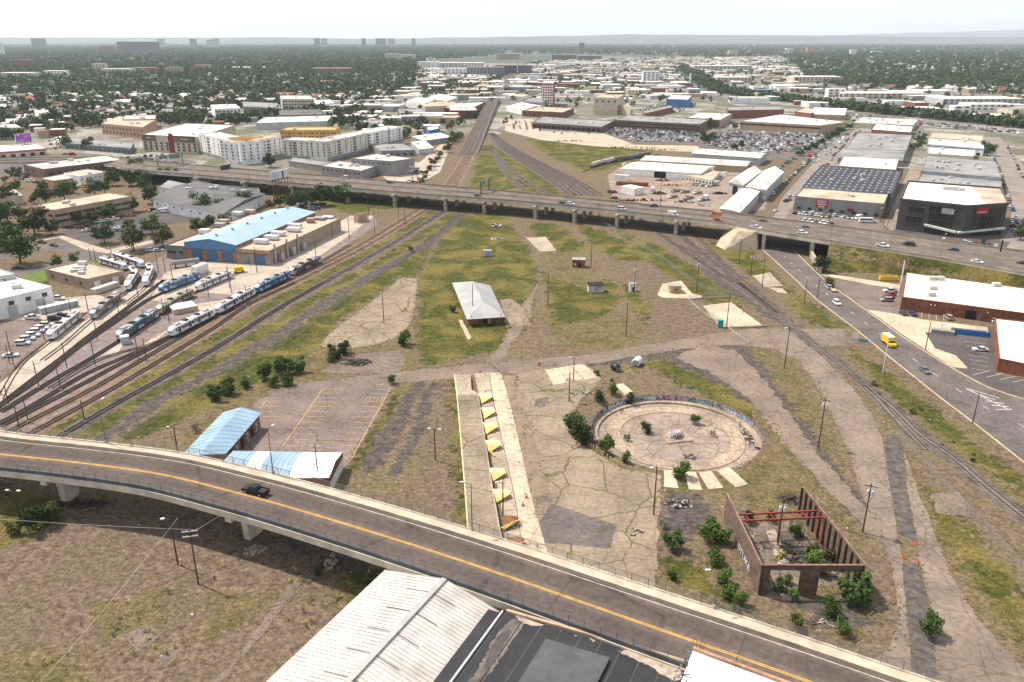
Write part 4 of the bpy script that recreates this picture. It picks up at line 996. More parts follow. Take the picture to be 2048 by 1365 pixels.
# ================================================================ ROOFLESS TIMBER-WALLED RUIN
ru = thing('timber_ruin', 'roofless timber walled building shell with red steel beams, overgrown inside', 'ruin')
HR = 6.7
wl0, wl1 = Vector((*G(1448,1040),0)), Vector((*G(1516,1190),0)); wr0, wr1 = Vector((*G(1599,1027),0)), Vector((*G(1720,1190),0))
NB = 17
def boarded(a, b_, z0, z1, n, mt, th=.12, nm='plank'):
    for k in range(n):
        h0 = z0+(z1-z0)*k/n; h1 = z0+(z1-z0)*(k+1)/n-.02; d = unit(a, b_); r_ = Vector((d.y,-d.x,0))
        o_ = r_*random.uniform(-.03,.03); wallbox(a+o_, b_+o_, th, h0, h1, nm, mt, ru)
boarded(wl0, wl1, 0, HR, NB, wood_m); boarded(wr0, wr1, 0, HR, NB, wood_m)
for a, b_, sgn, n in ((wl0, wl1, -1, 12), (wr0, wr1, 1, 12)):
    d = unit(a, b_); r_ = Vector((d.y,-d.x,0)); s_ = -1 if a is wr0 else 1
    for k in range(n+1):
        q = a+(b_-a)*(k/n)
        rr = Vector((-1,0,0)) if a is wr0 else Vector((1,0,0))
        q = q+rr*.28; MB().obox(q, d, r_, .16, .16, 0, HR-.3).build('post', red_steel if k in (4,5) else wood_d, ru)
    MB().beam(a+Vector((0,0,HR+.12)), b_+Vector((0,0,HR+.12)), .35, .13).build('wall_cap', mat('rusty_flashing', (.25,.15,.11), .8, .3), ru)
# front wall: header, two full panels, openings
fd = wr1-wl1
for t0, t1, z0 in ((.0,.09,0), (.38,.57,0), (.9,1.0,0), (.09,.38,HR-1.1), (.57,.9,HR-1.4)):
    boarded(wl1+fd*t0, wl1+fd*t1, z0, HR-.1, max(3, int((HR-z0)/.45)), wood_m)
MB().beam(wl1+Vector((0,0,HR+.1)), wr1+Vector((0,0,HR+.1)), .4, .2).build('header', MATS['rusty_flashing'], ru)
for t_ in (.27, .36):
    a = wl0.lerp(wl1, t_)+Vector((0,0,HR-.9)); b_ = wr0.lerp(wr1, t_+.01)+Vector((0,0,HR-.9)); MB().beam(a, b_, .3, .35).build('beam', red_steel, ru)
for u in (.12,.25,.42,.56,.68,.8):
    a = wl0.lerp(wl1, .27)+(wr0.lerp(wr1,.27)-wl0.lerp(wl1,.27))*u+Vector((0,0,HR-1.0)); b_ = wl0.lerp(wl1,.36)+(wr0.lerp(wr1,.36)-wl0.lerp(wl1,.36))*(u+.02)+Vector((0,0,HR-1.0-random.uniform(0,.5))); MB().beam(a, b_, .18, .2).build('joist', red_steel, ru)
pc = wl0.lerp(wl1, .36)+(wr0.lerp(wr1,.36)-wl0.lerp(wl1,.36))*.5; MB().box(pc.x-.15,pc.x+.15,pc.y-.15,pc.y+.15,0,HR-1).build('post', red_steel, ru)
MB().prism(gp([(1462,1052),(1600,1040),(1700,1170),(1530,1180)]), -.02, .04).build('floor', cracked('ruin_floor', (.21,.165,.13), (.07,.06,.05), weed=(.05,.05,.03), sc=.2, wd=.05), ru)
for q in ([(1532,1063),(1550,1060),(1580,1128),(1556,1130)], [(1500,1130),(1515,1120),(1530,1150),(1515,1160)]): MB().prism(gp(q), 0, .08).build('floor_slab', conc_old, ru)
lettering('STUKE', wl0.lerp(wl1,.62)+Vector((-.12,-.05,1.6)), (wl1-wl0), (0,0,1), 8, 1.5, gw, ru, 'graffiti', push=.08)
# ================================================================ BUILDINGS AT THE BOTTOM EDGE
wh = thing('metal_roof_warehouse', 'large warehouse with ribbed white metal gable roof below the viaduct', 'warehouse')
zr = 10.6
ra, rb = P(889,1158.6,zr), P(640,1425,zr); rd = (ra-rb).normalized(); pr = Vector((rd.y,-rd.x,0))
def perp_eave(x, y):
    best = None
    for z in np.linspace(4, 10.5, 131):
        q = P(x, y, z); e = abs((q-ra).dot(rd))
        if best is None or e < best[0]: best = (e, q)
    return best[1]
el = perp_eave(769.5,1140.5); er = perp_eave(999.5,1222)
wl_, wr_ = (el-ra).length, (er-ra).length
Ln = (ra-rb).length+25
panel_m = mat('white_roof_panel', (.54,.51,.47), .5, .16, .25, 2.5, metal=.05); rib_m = mat('roof_rib', (.52,.48,.43), .5, .1)
NPAN = int(Ln/.8)
for side, ev in ((0, el), (1, er)):
    for k in range(NPAN):
        s0 = rd*(-k*.8); s1 = rd*(-(k+1)*.8+.02)
        a, b_, c_, d_ = ra+s0, ra+s1, ev+s1, ev+s0; dn = Vector((0,0,-.06))
        fs = [(0,1,2,3)] if side else [(3,2,1,0)]
        m = MB().add([a,b_,c_,d_], fs)
        up = Vector((0,0,.12)); e1 = ra+rd*(-k*.8-.06); e2 = ev+rd*(-k*.8-.06)
        m.add([a+up*.0, a+up, e1+up, e1, d_, d_+up, e2+up, e2], [(0,1,5,4),(1,2,6,5),(2,3,7,6),(0,3,2,1)])
        m.build('roof_panel', panel_m, wh)
MB().beam(ra+Vector((0,0,.22)), ra-rd*Ln+Vector((0,0,.22)), 1.0, .25).build('ridge_cap', mat('ridge_metal', (.40,.38,.35), .5, .1, metal=.2), wh)
wp = [(el-Vector((0,0,0)))-pr*0, er, er-rd*Ln, el-rd*Ln]
MB().add([Vector((el.x,el.y,0)), Vector((er.x,er.y,0)), er-Vector((0,0,.1)), ra-Vector((0,0,.1)), el-Vector((0,0,.1))], [(4,3,2,1,0)]).build('gable_wall', white_m, wh)
for e_ in (el, er): MB().add([Vector((e_.x,e_.y,0)), Vector((e_.x,e_.y,0))-rd*Ln, e_-rd*Ln-Vector((0,0,.1)), e_-Vector((0,0,.1))], [(0,1,2,3)]).build('side_wall', white_m, wh)
for k in range(5):
    q = ra-rd*(4.2+k*5.4)
    for ev in (el, er):
        v = (Vector((ev.x,ev.y,ev.z))-ra); a = q+v*.03+Vector((0,0,.2)); b_ = q+v*.42+Vector((0,0,.2)); MB().tube(a, b_, .05, n=5).build('roof_pipe', dark_m, wh)
bk = thing('black_roof_building', 'flat building with seamed black membrane roof, puddle and crumbling parapet', 'building')
zb = 9.6
blk_m = mat('black_membrane', (.016,.016,.018), .65, .5, .15, 2, col2=(.035,.035,.038)); 
p0, p1 = P(1012,1226,zb), P(1374,1330,zb); dx_ = (p1-p0).normalized(); dy_ = Vector((dx_.y,-dx_.x,0))
if dy_.y > 0: dy_ = -dy_
dirl = (P(900,1372,zb)-P(1008,1224,zb)).normalized()
Lx = (p1-p0).length
npn = 9
for k in range(npn):
    a, b_ = p0+dx_*(Lx*k/npn), p0+dx_*(Lx*(k+1)/npn-.08); z0 = zb-.02*(k % 2)
    MB().prism([(v.x,v.y) for v in (a, b_, b_+dirl*34, a+dirl*34)], 0 if k in (0,) else zb-.4, z0).build('roof_panel', blk_m, bk)
    s_ = a-dx_*.06; MB().beam(Vector((s_.x,s_.y,zb+.03)), Vector((s_.x,s_.y,zb+.03))+dirl*34, .14, .05).build('roof_seam', mat('seam_tape', (.085,.085,.088), .7), bk)
wq = [p0, p1, p1+dirl*34, p0+dirl*34]; MB().prism([(v.x,v.y) for v in wq], 0, zb-.45).build('wall', brick_b, bk)
MB().beam(p0+Vector((0,0,.45))-dirl*.25, p1+Vector((0,0,.45))-dirl*.25, .5, .8).build('parapet', mat('tan_coping', (.50,.36,.25), .8, .25), bk)
q0 = p0-dx_*.6; MB().beam(Vector((q0.x,q0.y,zb+.3)), Vector((q0.x,q0.y,zb+.3))+dirl*34, .25, .5).build('roof_curb', white_m, bk)
gap0 = p0-dx_*3.2; MB().prism([(v.x,v.y) for v in (gap0, q0, q0+dirl*34, gap0+dirl*34)], zb-.6, zb-.3).build('gutter', blk_m, bk)
a = P(1105,1305,zb+.5); MB().obox(P(1130,1345,zb), dx_, dirl, 5.2, 5.0, zb-.05, zb+.55).build('raised_roof', mat('grey_membrane', (.085,.085,.09), .6, .2, .3, 3), bk)
def blob(pts, z, nm, mt, par, jit=.25): 
    w = [Vector(P(x, y, z)) for x, y in pts]; w = [v+Vector((random.uniform(-jit,jit), random.uniform(-jit,jit), 0)) for v in spline(w+[w[0]], .5)[:-1]]
    ar = sum(w[i].x*w[(i+1) % len(w)].y-w[(i+1) % len(w)].x*w[i].y for i in range(len(w)))
    if ar < 0: w = w[::-1]
    return MB().add(w, [tuple(range(len(w)))]).build(nm, mt, par)
blob([(1030,1236),(1048,1250),(1020,1290),(985,1340),(950,1375),(935,1370),(960,1330),(985,1285),(1005,1255)], zb+.03, 'silt_stain', mat('pale_silt', (.15,.13,.115), .8, .35, .6, 3), bk)
blob([(1018,1258),(1023,1263),(1005,1295),(985,1330),(972,1342),(968,1335),(985,1290),(1000,1270)], zb+.036, 'puddle', mat('puddle', (.075,.062,.055), .12, .2, spec=.6), bk, .12)
for q in ([(1024,1226),(1060,1238),(1092,1251),(1080,1252),(1045,1246)], [(1235,1300),(1270,1303),(1330,1325),(1360,1340),(1350,1365),(1325,1350),(1285,1325),(1250,1312)], [(1148,1268),(1160,1271),(1152,1275)], [(1180,1278),(1190,1280),(1185,1284)]):
    blob(q, zb+.04, 'crumbled_plaster', mat('crumbled_plaster', (.42,.33,.27), .9, .3, .8, 3), bk, .3)
wb = thing('white_roof_building', 'taller neighbouring building with torn white membrane roof and rebar at its corner', 'building')
zw = 12.6
c0, c1 = P(1386,1300,zw), P(1580,1372,zw); ddx = (c1-c0).normalized(); ddy = Vector((ddx.y,-ddx.x,0)); ddy = ddy if ddy.y < 0 else -ddy
MB().prism([(v.x,v.y) for v in (c0, c1+ddx*12, c1+ddx*12+dirl*30, c0+dirl*30)], 0, zw).build('wall', white_m, wb)
MB().prism([(v.x,v.y) for v in (c0+ddx*.1+dirl*.1, c1+ddx*11.8, c1+ddx*11.8+dirl*29, c0+dirl*29)], zw+.002, zw+.06).build('roof_membrane', mat('torn_white_membrane', (.70,.66,.60), .6, .2, .5, 3), wb)
MB().beam(c0+Vector((0,0,.5)), c1+ddx*12+Vector((0,0,.5)), .55, .9).build('parapet', mat('rust_coping', (.42,.24,.16), .8, .3), wb)
for k in range(2):
    q = c0+ddx*(.2+k*1.1)
    for s_ in (-.25, .25): MB().tube(q+Vector((s_,0,.3)), q+Vector((s_,0,2.0)), .035, n=5).build('rebar', rust_m, wb)
    MB().tube(q+Vector((-.25,0,2.0)), q+Vector((.25,0,2.0)), .035, n=5).build('rebar', rust_m, wb)
for k in range(14):
    q = c0+dirl*random.uniform(.5,9)+ddx*random.uniform(-1.2,1.5)+Vector((0,0,.15)); e = q+Vector((random.uniform(-1,1),random.uniform(-1,1),random.uniform(-.1,.5))); MB().beam(q, e, .25, .05).build('torn_sheet', mat('torn_sheet', (.12,.13,.15), .6, .3), wb)
# ================================================================ SMALL HUTS, TANKS AND OTHER THINGS ON THE LOT
def hut(name, label, a, b_, top, dep, wallm, roofm, over=.25, pitch=.3, door=None, cat='shed'):
    """small hut: front base corners a, b (pixels), eave row top above a"""
    pa, pb = P(*a), P(*b_); hgt = height(a, top); d = unit(pa, pb); n_r = Vector((-d.y, d.x, 0)); l = (pb-pa).length
    ce = (pa+pb)/2+n_r*dep/2; t = thing(name, label, cat, (ce.x, ce.y, 0), math.atan2(d.y, d.x))
    MB().box(-l/2, l/2, -dep/2, dep/2, -.05, hgt).build('wall', wallm, t)
    m = MB(); o = over; m.add([(-l/2-o,-dep/2-o,hgt+.01),(l/2+o,-dep/2-o,hgt+.01),(l/2+o,dep/2+o,hgt+pitch),(-l/2-o,dep/2+o,hgt+pitch)]+[(-l/2-o,-dep/2-o,hgt+.16),(l/2+o,-dep/2-o,hgt+.16),(l/2+o,dep/2+o,hgt+pitch+.15),(-l/2-o,dep/2+o,hgt+pitch+.15)], [(3,2,1,0),(4,5,6,7),(0,1,5,4),(1,2,6,5),(2,3,7,6),(3,0,4,7)]); m.build('roof', roofm, t)
    for (u, z0, wd, ht, mm, nm) in (door or []): MB().box(u*l-wd/2, u*l+wd/2, -dep/2-.05, -dep/2+.02, z0, z0+ht).build(nm, mm, t)
    return t
hut('brick_hut', 'small brick hut with flat grey roof and open doorway on the dirt lot', (1145,535), (1169,536), 520, 3.2, brick_r, steel_g, .3, .2, [(.1,0,1.1,2.1,dark_m,'doorway'), (-.3,1,.7,.8,white_m,'window')])
hut('white_shack', 'small whitewashed shack with dark collapsing roof in the weeds', (1177,586), (1208,585), 573, 3.4, mat('whitewash', (.55,.50,.43), .9, .3), tarnish, .15, .6, [(0,.9,.5,.5,dark_m,'window')])
hut('watch_booth', 'narrow white booth with dark doorway beside a transformer pole', (1259,584), (1271,584), 569, 2.0, white_m, steel_g, .2, .1, [(.1,0,.8,2,dark_m,'doorway')])
hut('tan_hut', 'tan boarded hut with grey sloping roof standing on a concrete pad', (1340,587), (1362,587), 573, 5.0, mat('tan_ply', (.44,.30,.16), .9, .2), steel_g, .3, -.3, [(.05,1.2,.9,.6,dark_m,'window')])
t = hut('portable_toilet', 'teal portable toilet beside the fenced concrete slab', (1436,656), (1446,656), 642, 1.3, mat('teal_plastic', (.03,.27,.30), .5, .1), mat('teal_plastic_light', (.08,.36,.38), .5), .03, .1, [(0,.1,.8,1.9,mat('teal_plastic_door', (.05,.33,.36), .5),'door')], 'toilet')
def tank(name, label, px_, L, r, rz, body, endm):
    q = P(*px_); t = thing(name, label, 'tank', (q.x, q.y, 0), rz)
    m = MB(); n = 20; prof = [(-L/2-.25,.0),(-L/2-.2,r*.5),(-L/2,r*.95),(-L/2+.1,r),(L/2-.1,r),(L/2,r*.95),(L/2+.2,r*.5),(L/2+.25,0.01)]
    vs = [(x, rr*math.cos(2*math.pi*k/n), r+rr*math.sin(2*math.pi*k/n)) for x, rr in prof for k in range(n)]
    m.add(vs, [(i*n+k, i*n+(k+1) % n, (i+1)*n+(k+1) % n, (i+1)*n+k) for i in range(len(prof)-1) for k in range(n)]); m.build('shell', body, t, smooth=True)
    MB().add([(-L/2-.27, .8*r*math.cos(2*math.pi*k/12), r+.8*r*math.sin(2*math.pi*k/12)) for k in range(12)], [tuple(range(12))]).build('painted_end', endm, t)
    for x in (-L/3, L/3): MB().box(x-.2,x+.2,-r*.7,r*.7,0,.5).build('saddle', rust_m, t)
    for x in (-L/2+.3, L/2-.3): MB().add([(x+dx, 1.02*r*math.cos(2*math.pi*k/n), r+1.02*r*math.sin(2*math.pi*k/n)) for dx in (0,.12) for k in range(n)], [(k,(k+1) % n,n+(k+1) % n,n+k) for k in range(n)]).build('band', body, t)
    return t
tank('white_tank', 'white cylindrical tank with graffiti end lying on the grass', (1274,731), 3.4, 1.35, R(62), white_m, graff[0])
tank('black_tank', 'black cylindrical tank with white scrawl lying on the grass', (1231,741), 2.6, 1.2, R(118), mat('black_tank_paint', (.02,.02,.02), .4, .3), graff_mat('graff_black', (.02,.02,.02), [(.5,.5,.5)], 1.4))
q = P(975,512); t = thing('graffiti_shed', 'small metal cabin covered in blue graffiti in the open field', 'shed', (q.x, q.y, 0), R(-3))
MB().box(-2,2,-1.3,1.3,.2,2.6).build('wall', graff_mat('graff_cabin', (.45,.45,.46), [(.05,.12,.40), (.6,.6,.62)], .9), t); MB().box(-2.1,2.1,-1.4,1.4,2.61,2.8).build('roof', steel_g, t); MB().box(-2,2,-1.2,1.2,0,.19).build('skid', wood_d, t); MB().box(.6,1.4,-1.36,-1.3,.3,2.2).build('door', steel_g, t)
def rubble(name, label, px_, rx, ry, n, mats_, hmax=.8, cat='rubble', z=0):
    q = P(*px_, z); t = thing(name, label, cat, (q.x, q.y, z))
    for i, mm in enumerate(mats_):
        m = MB()
        for k in range(n//len(mats_)):
            a = random.uniform(0, 6.28); rr = math.sqrt(random.random()); x, y = rx*rr*math.cos(a), ry*rr*math.sin(a); s_ = random.uniform(.2,.75); hh = hmax*(1-rr*.8)*random.uniform(.3,1)
            d = Vector((math.cos(a*3), math.sin(a*3), 0)); m.obox((x,y), d, Vector((-d.y,d.x,0)), s_, s_*random.uniform(.15,.6), -.05, hh)
        m.build('debris', mm, t, kind='stuff')
    return t
pale_r = mat('pale_rubble', (.36,.31,.26), .95, .4, .8, 4)
rubble('burnt_pile', 'blackened heap of burnt timber on the old slab', (714,726), 5.2, 3.4, 90, [tarnish, wood_d], .7)
rubble('debris_pile', 'tall heap of white and black rubbish in the field below the highway', (993,452), 3.0, 4.0, 60, [white_m, tarnish], 2.6)
rubble('debris_pile', 'low heap of white rubbish and rusted scrap on the grass', (992,478), 3.2, 2.2, 40, [white_m, rust_m], 1.4)
rubble('rubble_pile', 'dark rubble heap beside the cracked yard and a sagebrush', (1358,1008), 3.0, 2.2, 46, [tarnish, pale_r], .8)
rubble('rubble_pile', 'charred timber heap at the back of the timber walled ruin', (1583,1000), 3.0, 2.2, 50, [tarnish, wood_d], .9)
rubble('rubble_pile', 'black rubble heap inside the timber walled ruin', (1582,1110), 2.4, 4.2, 60, [tarnish, wood_d], .8)
rubble('rubble_pile', 'tangled branches lying on the turntable pit floor', (1378,915), 2.2, 1.8, 16, [wood_d], .3, z=ZP)
rubble('rubble_pile', 'grey stone spill along the pit wall of the turntable', (1497,872), 1.8, 8.0, 150, [pale_r, cinder], .6, z=ZP)
rubble('rubble_pile', 'broken concrete lying at the foot of a graffiti viaduct pier', (508,1102), 2.2, 1.6, 26, [pale_r, conc_old], 1.0)
rubble('rubble_pile', 'pale concrete chunks in the shade beside the viaduct', (657,1128), 1.4, 3.4, 22, [conc_old], .6)
rubble('rubble_pile', 'scattered pale blocks on the cracked yard', (1272,1066), 2.0, 1.2, 16, [pale_r, wood_d], .5)
rubble('rubble_pile', 'splintered planks strewn along the posts inside the timber ruin', (1650,1125), 2.0, 6.0, 50, [wood_d, pale_r, tarnish], .6)
rubble('rubble_pile', 'pale broken boards on the floor slab of the timber ruin', (1520,1095), 3.5, 5.0, 40, [wood_m, pale_r], .35)
rubble('rubble_pile', 'loose boards and blocks in the scrub below the timber ruin', (1640,1250), 2.4, 1.6, 20, [pale_r, wood_d], .4)
rubble('rubble_pile', 'rocky spill at the foot of the plain viaduct pier', (165,1008), 6.0, 1.8, 70, [tarnish, wood_d], .9)
rubble('rubble_pile', 'old timbers stacked beside the turntable rim', (1165,787), 4.5, .9, 22, [wood_d, pale_r], .6)
# bollards by the pit, cones, sign, chain link fence
for i, (x, y) in enumerate([(1172,888),(1177,892),(1182,896),(1187,900),(1193,904),(1205,912),(1214,918),(1221,923),(1228,927),(1235,931),(1243,935)]):
    q = P(x, y); t = thing('bollard', '%s yellow bollard from the twin dark bushes at the turntable pit' % ORD[i], 'bollard', (q.x,q.y,0), 0, 'yellow bollards beside the turntable pit'); MB().tube((0,0,0),(0,0,1.25),.12,n=8).build('post', yel_m, t); MB().tube((0,0,1.25),(0,0,1.32),.12,.05,8).build('cap', yel_p, t)
for (x, y, lb) in ((362,1130,'yellow bollard beside the shaded lamp pole'),(446,1132,'yellow bollard beside the graffiti viaduct pier')):
    q = P(x, y); t = thing('bollard', lb, 'bollard', (q.x,q.y,0)); MB().tube((0,0,0),(0,0,1.3),.13,n=8).build('post', yel_m, t)
q = P(429,1160); t = thing('fire_hydrant', 'red fire hydrant in the weeds near the pale crossarm pole', 'hydrant', (q.x,q.y,0)); MB().tube((0,0,0),(0,0,.8),.17,.15,10).build('barrel', red_steel, t); MB().tube((0,0,.8),(0,0,1.0),.18,.05,10).build('cap', red_steel, t); MB().tube((-.3,0,.55),(.3,0,.55),.08,n=8).build('nozzle', red_steel, t)
cone_m = mat('orange_cone', (.75,.10,.03), .5, .1)
for i, (x, y, lb) in enumerate([(1831,1088,'orange traffic cone between the two gravel strips'), (1806,1117,'orange traffic cone at the bare end of the gravel strip with the bush'), (1835,1127,'orange traffic cone beside the wide roadway at the gravel strip with the bush'), (1053,996,'orange traffic cone on the pale dock apron near a rusted platform'), (1046,1012,'orange traffic cone standing on the dock apron by the yellow platforms')]):
    q = P(x, y); s_ = 1.15; t = thing('traffic_cone', lb, 'traffic cone', (q.x,q.y,0.07 if i > 2 else .03)); MB().box(-.28*s_,.28*s_,-.28*s_,.28*s_,0,.06).build('base', dark_m if i > 2 else cone_m, t); MB().tube((0,0,.06),(0,0,1.0),.22,.06,10).build('cone', cone_m, t); MB().tube((0,0,.5),(0,0,.7),.145,.11,10).build('reflective_band', white_m, t)
q = P(1079,741); t = thing('road_sign', 'red and white traffic sign on a post at the lane crossing', 'sign', (q.x,q.y,0)); MB().tube((0,0,0),(0,0,2.6),.05).build('post', steel_g, t); MB().box(-.55,.55,-.08,-.05,1.5,2.6).build('panel', mat('sign_red', (.5,.02,.02), .5), t); MB().box(-.45,.45,-.11,-.081,1.95,2.15).build('bar', white_m, t)
def chain_fence(pts, hgt, label, gap=3.0, base=None):
    ln = spline([Vector((*G(*q), 0)) for q in pts], 2); t = thing('chain_link_fence', label, 'fence')
    me = MB().tube((0,0,0),(0,0,hgt),.04,n=5).mesh('post'); me.materials.append(fence_m)
    for q, d in along(ln, gap): o = obj('post', me, t); o.location = q
    sweep(ln, [(-.025,hgt-.05),(.025,hgt-.05),(.025,hgt),(-.025,hgt)]).build('top_rail', fence_m, t)
    MB().ribbon(lift(ln,.02), lift(ln,hgt-.05)).build('fence_mesh', link_m, t)
    if base: sweep(ln, [(-.2,0),(.2,0),(.2,base),(-.2,base)]).build('base_wall', conc_old, t)
    return t
chain_fence([(1378,600),(1400,620),(1440,648),(1454,655),(1475,670),(1499,687)], 2.0, 'chain link fence running past the portable toilet to the lane', base=.4)
chain_fence([(1378,600),(1420,597),(1470,597)], 1.6, 'low chain link fence along the back of the concrete slab', base=.5)
chain_fence([(1460,657),(1500,656),(1536,654)], .9, 'short fence on a low wall at the front of the concrete slab', base=.6)
chain_fence([(1205,448),(1262,480),(1330,525),(1400,575),(1468,600)], 2.0, 'long chain link fence between the dirt lot and the freight tracks')
chain_fence([(1790,870),(1830,915),(1900,985),(1980,1070),(2070,1170)], 2.0, 'chain link fence beside the freight track and the grass verge')
chain_fence([(1630,655),(1660,672),(1700,690),(1730,700)], 2.0, 'short chain link fence at the kerb beside the street')
chain_fence([(920,430),(830,500),(745,560),(640,640),(560,692),(430,770),(330,830),(250,880)], 1.8, 'long chain link fence in the weeds between the freight track and the dirt lane', 4)
q = P(1716,684); t = thing('notice_board', 'white notice board with blue panel by the kerb', 'sign', (q.x,q.y,0), R(-20)); MB().box(-2,0,-.06,.06,1.0,3.2).build('panel', white_m, t); MB().box(.1,3.2,-.06,.06,.2,1.2).build('panel', mat('sign_blue', (.10,.30,.52), .5), t)
for x in (-1.8,-.2,3.0): MB().tube((x,.1,0),(x,.1,3.2 if x < 1 else 1.4),.06).build('post', steel_g, t)
# ================================================================ POLES
pole_m = mat('wooden_pole', (.085,.055,.038), .9, .3, 1.2, 5); can_m = mat('transformer_grey', (.52,.52,.51), .5, .1); arm_w = mat('pale_crossarm', (.60,.55,.48), .9, .2)
def utility_pole(b, top, label, kind='', rz=None, m_=pole_m, r=.17, group=None):
    q = P(*b); h_ = height(b, top); t = thing('utility_pole', label, 'pole', (q.x, q.y, 0), random.uniform(-.5,.5) if rz is None else rz, group)
    MB().tube((0,0,-.1),(0,0,h_),r,r*.68,8).build('pole', m_, t)
    if 'x' in kind:
        for z in ((h_-.5, h_-1.6) if 'xx' in kind else (h_-.5,)):
            MB().box(-1.4,1.4,-.2,-.06,z-.08,z+.08).build('crossarm', arm_w if 'w' in kind else m_, t)
            for x in (-1.25,-.6,.6,1.25): MB().tube((x,-.13,z+.08),(x,-.13,z+.3),.06,n=6).build('insulator', white_m, t)
    if 't' in kind:
        for x in (-.42,.42,0): MB().tube((x,-.45 if x else .45,h_-2.4),(x,-.45 if x else .45,h_-1.4),.26,n=8).build('transformer', can_m, t)
    if 'l' in kind:
        for s_ in ((-1,1) if 'll' in kind else (-1,)):
            MB().tube((0,0,h_-.6),(s_*1.3,0,h_-.2),.05,n=5).build('lamp_arm', fence_m, t); MB().box(s_*1.3-.4,s_*1.3+.4,-.2,.2,h_-.3,h_-.05).build('lamp_head', lamp_head, t)
    return t
for b_, tp_, kd, lb in [
 ((768,648),585,'','plain wooden pole standing alone on the large cracked slab'),
 ((1096,613),545,'','plain wooden pole at the edge of the concrete lane'), ((946,634),568,'','plain wooden pole close against the old brick depot'),
 ((1182,535),487,'','wooden pole beside the small brick hut'), ((1252,673),605,'','wooden pole in the dry yellow grass'),
 ((1268,592),530,'t','wooden pole with transformers beside the white booth'), ((1393,585),520,'t','wooden pole with transformers near the tan hut'),
 ((1453,657),587,'','wooden pole beside the teal portable toilet'), ((1569,737),655,'xl','wooden pole with crossarm at the bend of the roadway'),
 ((1637,893),797,'xt','tall wooden pole with crossarm and transformers beside the curving roadway'), ((1725,1066),968,'xt','wooden pole with crossarm between lane and gravel strip'),
 ((1307,1030),932,'l','wooden lamp pole at the edge of the cracked yard'), ((871,921),857,'ll','wooden pole with twin lamps on the bare strip'),
 ((1138,803),745,'tt','wooden pole with transformers in the cracked yard by the trees'), ((1147,762),715,'l','lamp pole on the pale concrete slabs'),
 ((397,1169),1058,'xxw','wooden pole with stacked pale crossarms in front of the viaduct'), ((356,1130),1033,'l','wooden lamp pole in the shade of the viaduct'),
 ((42,1046),980,'ll','wooden pole with twin lamps beside the dark brush under the viaduct'), ((356,908),852,'l','wooden lamp pole behind the viaduct beside the blue roof'),
 ((638,975),888,'xxw','wooden pole with pale crossarms rising through the white roofed wing'), ((1501,553),506,'t','wooden pole with white transformers by the freight tracks'),
 ((1478,528),478,'x','wooden pole with crossarm below the paved abutment'), ((1524,574),518,'x','wooden pole beside the broken pale slab'),
 ((1608,607),562,'','dark pole on the verge facing the pickup and trailer'), ((1634,599),556,'','dark pole at the track side kerb of the street'),
 ((1851,699),645,'','dark pole in front of the blue ramp'), ((1945,848),788,'','dark post beside the white hatched road marking'),
 ((1006,1033),962,'l','lamp pole standing on the loading dock platforms'), ((1555,1092),1000,'xt','wooden pole rising inside the timber walled ruin'),
 ((1196,445),395,'x','pole standing on the far verge of the highway'), ((1658,447),398,'x','pole in the car park of the grey sign building'), ((1775,452),412,'xx','pole with crossarms in the brown alley'),
 ((1760,444),410,'xxt','pole with transformers at the corner of the grey sign building'), ((1478,455),398,'','tall dark pole beside the paved abutment'), ((1320,410),350,'','dark pole in the brown steel yard')]:
    utility_pole(b_, tp_, lb, kd)
utility_pole((1765,747), 650, 'slim white flagpole on the verge beside the street', '', m_=white_m, r=.13)
utility_pole((1992,543), 480, 'thick black sign pole on the embankment by the highway', '', m_=dark_m, r=.45)
utility_pole((1797,592), 522, 'pale chimney pipe at the corner of the white roofed brick building', '', m_=white_m, r=.3)
# depot catenary masts
mast_m = mat('catenary_mast', (.075,.07,.072), .6, .2, metal=.2)
for x, y, tp_ in [(224,514,491),(192,525,498),(182,523,496),(317,546,506),(331,547,511),(345,557,528),(277,598,564),(239,635,594),(195,680,644),(134,736,686),(176,620,586),(141,622,594),(89,681,640),(96,642,600),(191,732,681),(122,781,728),(78,776,722),(292,663,619),(294,726,677),(277,718,666),(329,638,597),(339,648,618),(377,605,562),(387,565,540),(418,597,556),(459,575,532),(463,586,545),(495,614,570),(514,545,492),(564,534,499),(634,538,480),(665,476,446),(699,480,433),(750,470,420),(738,446,398),(797,438,392),(758,432,395),(810,452,410),(837,415,380),(18,812,770),(40,862,810),(2,790,740),(57,845,795),(28,733,662),(20,728,690),(170,845,800)]:
    q = P(x, y); h_ = height((x, y), tp_); t = thing('catenary_mast', 'slim dark catenary mast among the light rail depot tracks', 'mast', (q.x,q.y,0), R(35), 'catenary masts in the light rail depot')
    MB().tube((0,0,0),(0,0,h_),.17,.12,6).build('mast', mast_m, t); MB().tube((0,0,h_*.86),(2.2,0,h_*.9),.05,n=5).build('bracket', mast_m, t); MB().box(-.3,.3,-.3,.3,0,.35).build('footing', conc_b, t)
for x, y, tp_, lb in [(540,962,865,'grey street lamp standing on the viaduct above the collapsed wing'), (180,905,815,'slim grey street lamp at the far walk of the viaduct'), (937,1075,972,'street lamp with curved white arm beside the loading dock'), (1428,1188,1122,'street lamp with white curved head beside the timber ruin')]:
    q = P(x, y, H1); h_ = max(7.0, height((x, y), tp_)*.8); i_ = min(range(len(CL)), key=lambda k: (CL[k]-q).length); d = (CL[i_+1]-CL[i_-1]).normalized(); r_ = Vector((d.y,-d.x,0)); q = CL[i_]-r_*8.65
    street_lamp((q.x,q.y,H1+.6), h_, 1.7, math.atan2(d.y,d.x)+math.pi/2 if x < 900 else math.pi, lb, None, m_=fence_m)
